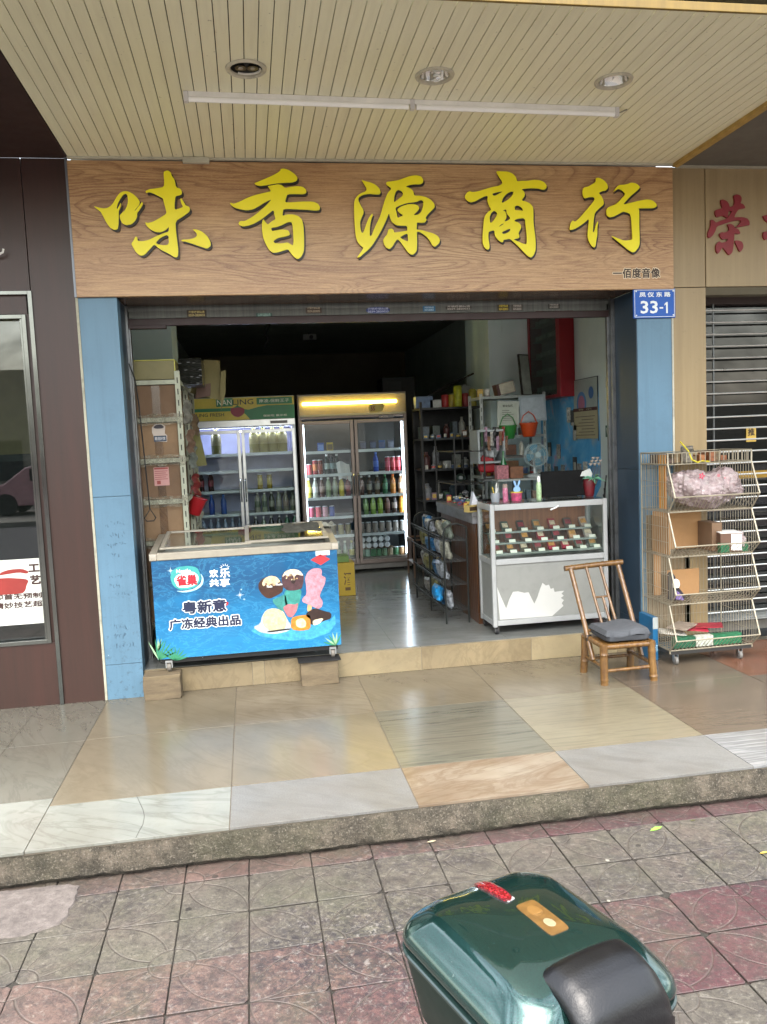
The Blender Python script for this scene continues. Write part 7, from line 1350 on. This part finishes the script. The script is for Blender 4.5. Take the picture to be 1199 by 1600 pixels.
# ================================================================= bamboo chair
def mat_bamboo():
    t=NT('aged_bamboo'); p=t.pos(); col=t.ramp(t.noise(t.mapping(scale=(30,30,3),src=p),1.5,4,.6),[(.3,hexc('533818')),(.6,hexc('6f5026')),(.8,hexc('87683a'))])
    col=t.mix(t.math('MULTIPLY',t.ramp(t.noise(p,24,4,.7),[(.48,0.),(.66,1.)]),.65),col,hexc('40240e')); t.color(col); t.set(rough=.32,coat=.3); t.bump(t.noise(p,40,3),.15,.003); return t.m
BM=mat_bamboo()
H=thing('bamboo_chair','low bamboo chair with a grey seat cushion on the porch in front of the showcase','chair',(2.275,4.84,0))
def cane(name,pts,r,step=.09,parent=H,n=12):
    """bamboo culm with swollen nodes along the path"""
    P=[Vector(p) for p in pts]; out=[];rad=[]
    seg=[(P[i],P[i+1]) for i in range(len(P)-1)]
    for a,b in seg:
        L=(b-a).length; k=max(2,int(L/.01))
        for i in range(k): out.append(a.lerp(b,i/k))
    out.append(P[-1]); d=0
    off=random.uniform(0,step)
    for i,q in enumerate(out):
        if i: d+=(q-out[i-1]).length
        m=((d+off)%step); e=min(m,step-m); rad.append(r*(1+.16*math.exp(-(e/.006)**2)-.06*math.exp(-((e-.012)/.006)**2)))
    g=MB(); g.tube(out,r,n,radii=rad); return g.build(name,BM,parent)
random.seed(6)
cx0,cx1,cy0,cy1=2.115,2.435,4.70,4.985
for i,(x,y,dx,dy) in enumerate(((cx0,cy0,.0,-.005),(cx1,cy0,.012,-.005),(cx0,cy1,-.01,.01),(cx1,cy1,.0,.01))): cane('leg',[(x+dx,y+dy,0),(x+dx*.3,y+dy*.3,.12),(x,y,.255)],.0245,.16)
SZ_=.238
cane('seat_rail',[(cx0-.02,cy0,SZ_),(cx1+.02,cy0,SZ_)],.017); cane('seat_rail',[(cx0-.01,cy1,SZ_),(cx1+.01,cy1,SZ_)],.017); cane('seat_rail',[(cx0,cy0-.02,SZ_+.006),(cx0,cy1+.02,SZ_+.006)],.018); cane('seat_rail',[(cx1,cy0-.02,SZ_+.006),(cx1,cy1+.02,SZ_+.006)],.018)
cane('stretcher',[(cx0,cy0,.085),(cx1,cy0,.09)],.011); cane('stretcher',[(cx0,cy0,.11),(cx0,cy1,.11)],.010); cane('stretcher',[(cx1,cy0,.11),(cx1,cy1,.11)],.010); cane('stretcher',[(cx0,cy1,.09),(cx1,cy1,.09)],.010)
g=MB()
for i in range(16):
    x=cx0+.02+i*.0185; g.box(x,x+.015,cy0+.01,cy1-.01,.250,.255)
g.build('seat_slats',BM,H)
bt=Vector((0,.30,.445))
def back(x,t): return (x,4.845+.305*t,.12+.55*t)
cane('back_post',[back(cx0-.006,0),back(cx0-.012,.5),back(cx0-.022,1)],.0165,.12); cane('back_post',[back(cx1+.006,0),back(cx1+.006,.5),back(cx1+.0,1)],.0165,.12)
cane('top_rail',[(cx0-.062,5.155,.672),(2.2,5.158,.680),(2.32,5.158,.685),(cx1+.032,5.155,.690)],.0185,.11)
for a in(2.205,2.305): cane('spindle',[back(a+.02,.30),back(a,1.0)],.010,.1)
cane('spindle',[back(2.285,.30),back(2.272,.66)],.009,.1)
cane('cross_bar',[back(2.215,.66),back(2.31,.665)],.007,.1); cane('cross_bar',[back(cx0,.31),back(cx1,.31)],.009,.1)
g=MB()
for x in(cx0-.004,):
    for k in range(5): 
        c=Vector(back(x,.2+.012*k)); g.lathe([(.021,0),(.0225,.003),(.021,.006)],c,12,axis=(0,.3,.55))
g.build('binding',M('1d1a18',.6),H)
g=MB()
def cu(a,b):
    return None
N_=22; 
def cush(sg):
    def f(a,b):
        u=2*a-1;v=2*b-1; e=(max(0,1-abs(u)**7)*max(0,1-abs(v)**7))**.35
        return (2.285+.155*u*(1-.03*abs(v)**4),4.835+.145*v*(1-.03*abs(u)**4),.302+sg*.043*e*(1+.05*math.sin(3*u+v))+ .006*math.sin(4*u)*(sg>0))
    return f
g.grid(cush(1),N_,N_); g.grid(cush(-1),N_,N_); t=NT('grey_cushion_fabric'); p=t.pos(); t.color(t.ramp(t.noise(t.mapping(scale=(1,3,3),src=p),14,4),[(.3,hexc('3b3e43')),(.7,hexc('4a4d51'))])); t.set(rough=.9); t.bump(t.noise(p,350,2),.3,.002); cu_=g.build('cushion',t.m,H)
bm=bmesh.new(); bm.from_mesh(cu_.data); bmesh.ops.remove_doubles(bm,verts=bm.verts,dist=.0015); bmesh.ops.recalc_face_normals(bm,faces=bm.faces); bm.to_mesh(cu_.data); bm.free(); cu_.data.shade_smooth()
g=MB(); g.tube([(2.44+.005*math.sin(q*3),4.985-.001*q,.27+.012*math.sin(q)) for q in range(6)],.006,5); g.build('tie_ribbon',M('42464b',.8),H)
# ================================================================= leaves and litter on the paving
def leaf_obj(x,y,rz,s,c,lb):
    g=MB(); pts=[(0,0,0),(.25,.13,.012),(.6,.17,.02),(1,0,.004),(.6,-.16,.018),(.25,-.12,.01)]
    R=Matrix.Translation((x,y,-.146))@Matrix.Rotation(rz,4,'Z'); mid=[(.25,0,.002),(.6,0,.006)]
    V=[R@Vector((a*s,b*s,d*s)) for a,b,d in pts+mid]; g.add(V,[(0,1,6),(1,2,7,6),(2,3,7),(3,4,7),(4,5,6,7),(5,0,6)]); return tag(g.build('fallen_leaf',M(c,.45,var=.2,vs=60),fix=False),lb,'leaf','fallen leaves on the paving')
leaf_obj(1.62,3.16,.35,.075,'7fae4a','bright green fallen leaf on the paving in front of the porch edge'); leaf_obj(1.95,2.88,.1,.04,'b8a24a','yellow fallen leaf at the right edge of the paving'); leaf_obj(1.83,3.20,.2,.03,'4a4a2c','small dark olive leaf right of the green one'); leaf_obj(.66,3.30,.1,.045,'9c9078','dry pale leaf lying against the concrete porch edge')
leaf_obj(.9,2.34,1.2,.03,'a06a3a','dry brown leaf on the red paving beside the scooter box')
random.seed(40)
spots=[(1.22,2.71),(1.34,2.98),]
for i,(x,y) in enumerate(spots):
    g=MB(); s=random.uniform(.005,.010); g.lathe([(s*.7,0),(s,.002),(s*.5,.004)],(x,y,-.1495),7); tag(g.build('paper_scrap',M('7f7c72',.7)),['pale scrap on a paving joint right of the scooter box','tiny scrap behind the scooter box','tiny scrap near the porch edge','tiny scrap on the grey slabs','tiny scrap left of the scooter box','tiny scrap at lower left','tiny scrap on the red slabs'][i],'litter','litter on the paving')
# ================================================================= scooter with green top box
SC=thing('scooter','scooter with a metallic green top box parked on the paving at the bottom','scooter',(SCX,SCY,-.15),SCR)
def gm(name,c,c2):
    t=NT(name); p=t.pos(); lw=t.new('LayerWeight'); lw.inputs[0].default_value=.35
    fl=t.noise(p,900,2,.5); col=t.mix(t.ramp(fl,[(.4,0.),(.7,1.)]),hexc(c),hexc(c2)); dst=t.ramp(t.noise(p,160,3,.6),[(.70,0.),(.74,1.)]); col=t.mix(t.math('MULTIPLY',dst,.6),col,hexc('8a948c')); t.color(col); t.set(metal=.75 if 'metallic' in name else .2,coat=1.0 if 'metallic' in name else .5); t.b.inputs['Coat Roughness'].default_value=.03
    r=t.new('MapRange'); t.link(t.noise(p,7,4),r.inputs[0]); r.inputs[3].default_value=.12; r.inputs[4].default_value=.24; t.link(r.outputs[0],t.b.inputs['Roughness'])
    dr=t.new('TexVoronoi'); t.link(p,dr.inputs['Vector']); dr.inputs['Scale'].default_value=95; dd=t.ramp(dr.outputs['Distance'],[(.0,1.),(.16,0.)]); sel=t.ramp(t.noise(p,30,2),[(.56,0.),(.6,1.)]); h=t.math('MULTIPLY',dd,sel); t.bump(h,.5,.002); return t.m
GREEN=gm('metallic_green_paint','15302e','28534d')
DGS=M('0e1f1b',.42,spec=.25,dirt=.25,var=.1)
# ring outline: rounded shape in local coordinates; +y is the rear of the scooter
def ring(hw,yf,yr,z,rc,zr=0,n=12,cham=.0):
    """closed outline, front edge at -yf, rear edge at yr, half width hw, corner radius rc; zr lowers z towards the rear"""
    pts=[]
    for cx,cy,a0 in((hw-rc,yr-rc,0),(-hw+rc,yr-rc,PI/2),(-hw+rc,-yf+rc,PI),(hw-rc,-yf+rc,3*PI/2)):
        for i in range(n):
            a=a0+PI/2*i/(n-1); x=cx+rc*math.cos(a); y=cy+rc*math.sin(a); pts.append((x,y,z-zr*max(0,(y+yf)/(yr+yf))**2))
    return pts
def loft(rings,cap0=True,cap1=True):
    g=MB(); n=len(rings[0]); vs=[p for r in rings for p in r]
    fs=[(q*n+i,q*n+(i+1)%n,(q+1)*n+(i+1)%n,(q+1)*n+i) for q in range(len(rings)-1) for i in range(n)]
    if cap0: fs.append(tuple(range(n-1,-1,-1)))
    if cap1: fs.append(tuple((len(rings)-1)*n+i for i in range(n)))
    g.add(vs,fs); return g
BZ=0.0
bx=thing('top_box','metallic green top box with a red reflector and black back pad','top box',(0,0,0)); bpy.data.objects.remove(bx)
base=loft([ring(.165,.17,.17,BZ,.07),ring(.185,.19,.19,BZ+.03,.075),ring(.205,.205,.21,BZ+.15,.08),ring(.207,.207,.212,BZ+.168,.08)]).build('top_box',DGS,SC,local=True)
base.location=(0,0,BOXZ); base.scale=(BOXS,BOXS*BOXL,BOXS); base['label']='metallic green top box with red reflector and black back pad'
g=loft([ring(.209,.209,.214,BZ+.168,.08),ring(.212,.212,.217,BZ+.171,.082),ring(.212,.212,.217,BZ+.177,.082),ring(.209,.209,.214,BZ+.180,.08)]); g.build('seam_band',M('1c2c2a',.3,coat=.5),base,local=True)
def topz(y): return BZ+.298-.045*max(0,(y-.02)/.2)**2
LK=[(.209,.195),(.207,.206),(.201,.216),(.194,.226),(.166,.262),(.160,.268),(.150,.274),(.132,.279),(.09,.284),(.03,.287)]
YK=[(.214,.195),(.211,.210),(.204,.224),(.196,.236),(.180,.254),(.172,.261),(.160,.268),(.138,.276),(.10,.283),(.03,.287)]
FK=[(.209,.195),(.207,.206),(.203,.216),(.198,.226),(.184,.250),(.178,.256),(.168,.262),(.148,.270),(.11,.280),(.04,.286)]
rs=[ring(.208,.209,.213,BZ+.180,.07)]
for i in range(10):
    hw=LK[i][0]; r_=ring(hw,FK[i][0],YK[i][0],0,max(.02,min(.07,hw*.45)))
    rr=[]
    for x,y,z in r_:
        wy=min(1,max(0,(abs(y)/(YK[i][0] if y>0 else FK[i][0])-.55)/.45)); zz=LK[i][1]*(1-wy)+(YK[i][1] if y>0 else FK[i][1])*wy
        rr.append((x,y,BZ+zz))
    rs.append(rr)
lid=loft(rs).build('lid',GREEN,base,local=True,smooth=True); lid.data.shade_smooth()
ss=lid.modifiers.new('s','SUBSURF'); ss.levels=1; ss.render_levels=1
ss=base.modifiers.new('b','BEVEL'); ss.width=.006; ss.segments=3
# reflector, sticker and emblem on the lid
def onlid(x,y): 
    def prof(v,K):
        K=list(reversed(K))
        if v<=K[0][0]: return K[0][1]
        for (p0,z0),(p1,z1) in zip(K,K[1:]):
            if v<=p1: return z0+(z1-z0)*(v-p0)/(p1-p0)
        return K[-1][1]
    return BZ+min(prof(abs(x),LK),prof(abs(y),YK if y>=0 else FK))
def patch(name,cx,cy,lx,ly,rot,c,th,parent,dz=.001,n=14,shape=1,mat=None,power=4):
    g=MB(); R=Matrix.Rotation(rot,2)
    def f(top):
        def h(a,b):
            rr=b; an=2*PI*a; u=math.copysign(abs(math.cos(an))**(2/power),math.cos(an))*rr; v=math.copysign(abs(math.sin(an))**(2/power),math.sin(an))*rr
            q=R@Vector((u*lx,v*ly)); x,y=cx+q.x,cy+q.y
            return (x,y,onlid(x,y)+dz+(th*(1-.35*rr**4) if top else -.004))
        return h
    g.grid(f(True),32,8); a=len(g.v); g.add([f(True)(i/32,1) for i in range(32)]+[f(False)(i/32,1) for i in range(32)],[(i,(i+1)%32,32+(i+1)%32,32+i) for i in range(32)])
    return g.build(name,mat or M(c,.3),parent,local=True)
RFL=NT('red_reflector'); p=RFL.pos(); vv=RFL.new('TexVoronoi'); RFL.link(p,vv.inputs['Vector']); vv.inputs['Scale'].default_value=220; RFL.color(RFL.ramp(vv.outputs['Distance'],[(0.,hexc('a82030')),(.6,hexc('5a0610'))])); RFL.set(rough=.15,coat=1.0); RFL.bump(vv.outputs['Distance'],.6,.002)
patch('red_reflector',0,.118,.015,.056,.0,'8c1420',.005,base,dz=.0015,mat=RFL.m,power=3)
patch('gold_sticker',.02,-.01,.026,.052,.0,'a8762c',.0008,base,mat=M('5f4522',.35,var=.25,vs=60,coat=.5),power=8)
patch('sticker_print',.02,.01,.015,.017,0,'c09a5a',.0008,base,dz=.0012,mat=M('6f5128',.4),power=2); patch('sticker_print',.02,-.031,.012,.014,0,'c09a5a',.0008,base,dz=.0012,mat=M('7c735a',.4),power=2)
patch('emblem',.004,.068,.011,.006,.2,'c0c0c0',.0008,base,mat=M('b0a8a8',.3,var=.9,vs=200),power=8)
# black padded back rest wrapped over the front of the box
g=MB()
def pad(a,b):
    x=-.098+.224*a; t_=b
    # path: over the lid front then down the front face
    keys=[(-.112,.291),(-.135,.297),(-.165,.295),(-.198,.280),(-.224,.250),(-.237,.20),(-.234,.13),(-.222,.10)]
    k=t_*(len(keys)-1); i=min(len(keys)-2,int(k)); f=k-i
    y=keys[i][0]*(1-f)+keys[i+1][0]*f; z=keys[i][1]*(1-f)+keys[i+1][1]*f
    e=min(1,6*min(a,1-a)); e2=min(1,8*min(b,1-b)); s=(1-(1-e)**2)*(1-(1-e2)**2)
    nb=Vector((0,-.6 if b>.35 else -.2,.6 if b<.6 else .1))
    side=.018*abs(2*a-1)**3
    return (x,y-.004*s+side*.2,BZ+z-.014+.016*s-side*(b<.7))
g.grid(pad,24,24); PAD=M('0c0c0e',.34,var=.25,vs=30,bump=.15,bs=260); pd=g.build('back_pad',PAD,base,local=True); pd.data.shade_smooth(); sm=pd.modifiers.new('t','SOLIDIFY'); sm.thickness=.02; sm.offset=-1
g=MB(); g.cyl((.0,.213,BZ+.11),(0,.222,BZ+.11),.014,n=18); g.box(-.03,.03,.205,.216,BZ+.08,BZ+.155); g.build('lock',M('26282a',.4),base,local=True,bevel=.003)
# the scooter under the box
PB=M('24262a',.35,coat=.6); BZ=BOXZ; g=MB(); g.box(-.09,.09,-.17,.15,BZ-.03,BZ-.002); g.tube([(-.08,.12,BZ-.02),(-.10,-.05,BZ-.06),(-.09,-.25,BZ-.10)],.011,8); g.tube([(.08,.12,BZ-.02),(.10,-.05,BZ-.06),(.09,-.25,BZ-.10)],.011,8); g.build('luggage_rack',M('2a2a2c',.4,.5),SC,local=True)
def wheel(y):
    g=MB(); g.lathe([(.155,-.045),(.19,-.05),(.225,-.035),(.235,0),(.225,.035),(.19,.05),(.155,.045)],(0,y,.235),36,axis=(1,0,0)); w_=g.build('wheel',RUBBER,SC,local=True); g=MB(); g.lathe([(.03,-.04),(.15,-.03),(.156,-.02),(.156,.02),(.15,.03),(.03,.04)],(0,y,.235),30,axis=(1,0,0)); g.build('rim',ALU,w_,local=True)
wheel(.02); wheel(-1.25)
g=loft([[(x*s_,y,z) for x,z in((-.12,zb),(-.15,zb+.12),(-.13,zt),(-.06,zt+.03),(.06,zt+.03),(.13,zt),(.15,zb+.12),(.12,zb))] for y,zb,zt,s_ in((.20,.52,.60,.45),(.05,.42,.66,.85),(-.2,.34,.68,1),(-.45,.28,.64,1),(-.55,.22,.50,.95))]); bd=g.build('rear_body',GREEN,SC,local=True,bevel=.02)
g=loft([[(x*s_,y,z) for x,z in((-.13,zb),(-.145,zb+.05),(-.11,zb+.10),(.11,zb+.10),(.145,zb+.05),(.13,zb))] for y,zb,s_ in((-.22,.70,.9),(-.4,.68,1.05),(-.6,.64,1.0),(-.72,.64,.7))]); g.build('seat',BLACK,SC,local=True,bevel=.015)
g=MB(); g.box(-.15,.15,-.95,-.55,.24,.30); g.build('footboard',PB,SC,local=True,bevel=.015)
g=loft([[(x,y,z) for x in(-w_,w_) for y in((y0,y0-.06) if x<0 else (y0-.06,y0))] for w_,y0,z in((.17,-.95,.26),(.20,-1.0,.6),(.14,-1.04,.95),(.08,-1.06,1.03))]); g.build('leg_shield',GREEN,SC,local=True,bevel=.02)
g=MB(); g.tube([(0,-1.24,.24),(0,-1.12,.8),(0,-1.06,1.05)],.03,10); g.tube([(-.33,-1.02,1.08),(-.15,-1.08,1.07),(.15,-1.08,1.07),(.33,-1.02,1.08)],.013,8); g.build('handlebar',PB,SC,local=True)
g=MB(); g.tube([(0,-1.25+.27*math.sin(q),.235+.27*math.cos(q)) for q in[-1.1+i*.2 for i in range(12)]],.05,6); g.build('front_mudguard',GREEN,SC,local=True)
g=MB(); g.tube([(.06,-.30,.20),(.14,-.30,.03),(.16,-.30,.002)],.011,8); g.build('side_stand',M('3a3a3a',.4,.6),SC,local=True)
# ================================================================= other side of the street (seen only in reflections)
FB=thing('added_street_building','low pale row of shops added across the street behind the viewer to block low sky light','building',(0,-24,0)); g=MB(); g.box(-30,-4,-30,-24,-.2,5.0); g.box(6,26,-30,-24.5,-.2,2.6); g.build('wall',M('8f8a80',.8),FB); g=MB()  # added out of view, its height set to hold back low sky light
for i in range(12):
    x=-29+2.1*i
    if x<-8.5: g.box(x,x+1.1,-24.0,-23.95,.6,2.2)
g.build('window',M('2b3238',.15),FB)
def tree(x,y,h,seed,lb):
    random.seed(seed); T=thing('street_tree',lb,'tree',(x,y,-.15),0,'trees across the street'); g=MB(); g.tube([(x,y,-.14),(x+.1,y,1.5),(x,y+.1,3),(x+.2,y,h*.75)],.15,8,radii=[.17,.14,.11,.05]); 
    for k in range(5): a=k*1.3; g.tube([(x,y,2.6+.2*k),(x+.9*math.cos(a),y+.9*math.sin(a),3.6+.25*k)],.04,6,radii=[.05,.02])
    g.build('trunk',M('4a3c30',.9),T); g=MB()
    for i in range(2600):
        a=random.uniform(0,2*PI); p_=random.uniform(-1,1); r=random.random()**.4; s=math.sqrt(1-p_*p_); c=Vector((x+1.9*r*s*math.cos(a)*(1+.3*math.sin(3*a)),y+1.9*r*s*math.sin(a),h*.72+1.5*r*p_)); u=Vector((random.gauss(0,1),random.gauss(0,1),random.gauss(0,1))).normalized(); v=u.orthogonal().normalized(); L=random.uniform(.07,.14)
        g.add([c-u*L,c+v*L*.4,c+u*L,c-v*L*.4],[(0,1,2,3)])
    g.build('crown',M('33502a',.5,var=.5,vs=2),T,fix=False)
tree(-14,-12.6,6,2,'leafy street tree across the road, far to the left'); tree(9.5,-12.4,5.8,3,'leafy street tree across the road, to the right')
cr=thing('parked_car','pale pink car parked across the road behind the viewer','car',(-5.5,-14.6,-.13)); g=MB()
side=[(-2.1,.35),(-2.15,.62),(-2.0,.82),(-1.45,.92),(-.85,1.36),(-.3,1.45),(.55,1.42),(1.25,.98),(1.95,.86),(2.12,.65),(2.1,.33),(1.6,.28),(-1.6,.28)]
def cs(sx,y,f=1): return [(-5.5+a*f,y,-.13+b) for a,b in side]
g=loft([cs(0,-15.45,.97),cs(0,-15.35),cs(0,-13.85),cs(0,-13.75,.97)]); g.build('body',M('b98c94',.25,coat=1.0),cr,bevel=.04)
g=MB(); g.box(-6.2,-4.5,-13.80,-13.73,.85,1.19); g.build('window',M('15181b',.1),cr)
for x in(-6.9,-4.15):
    for y in(-15.4,-13.82): g=MB(); g.lathe([(.2,-.09),(.31,-.1),(.33,0),(.31,.1),(.2,.09)],(x,y,.20),24,axis=(0,1,0)); g.build('wheel',RUBBER,cr)
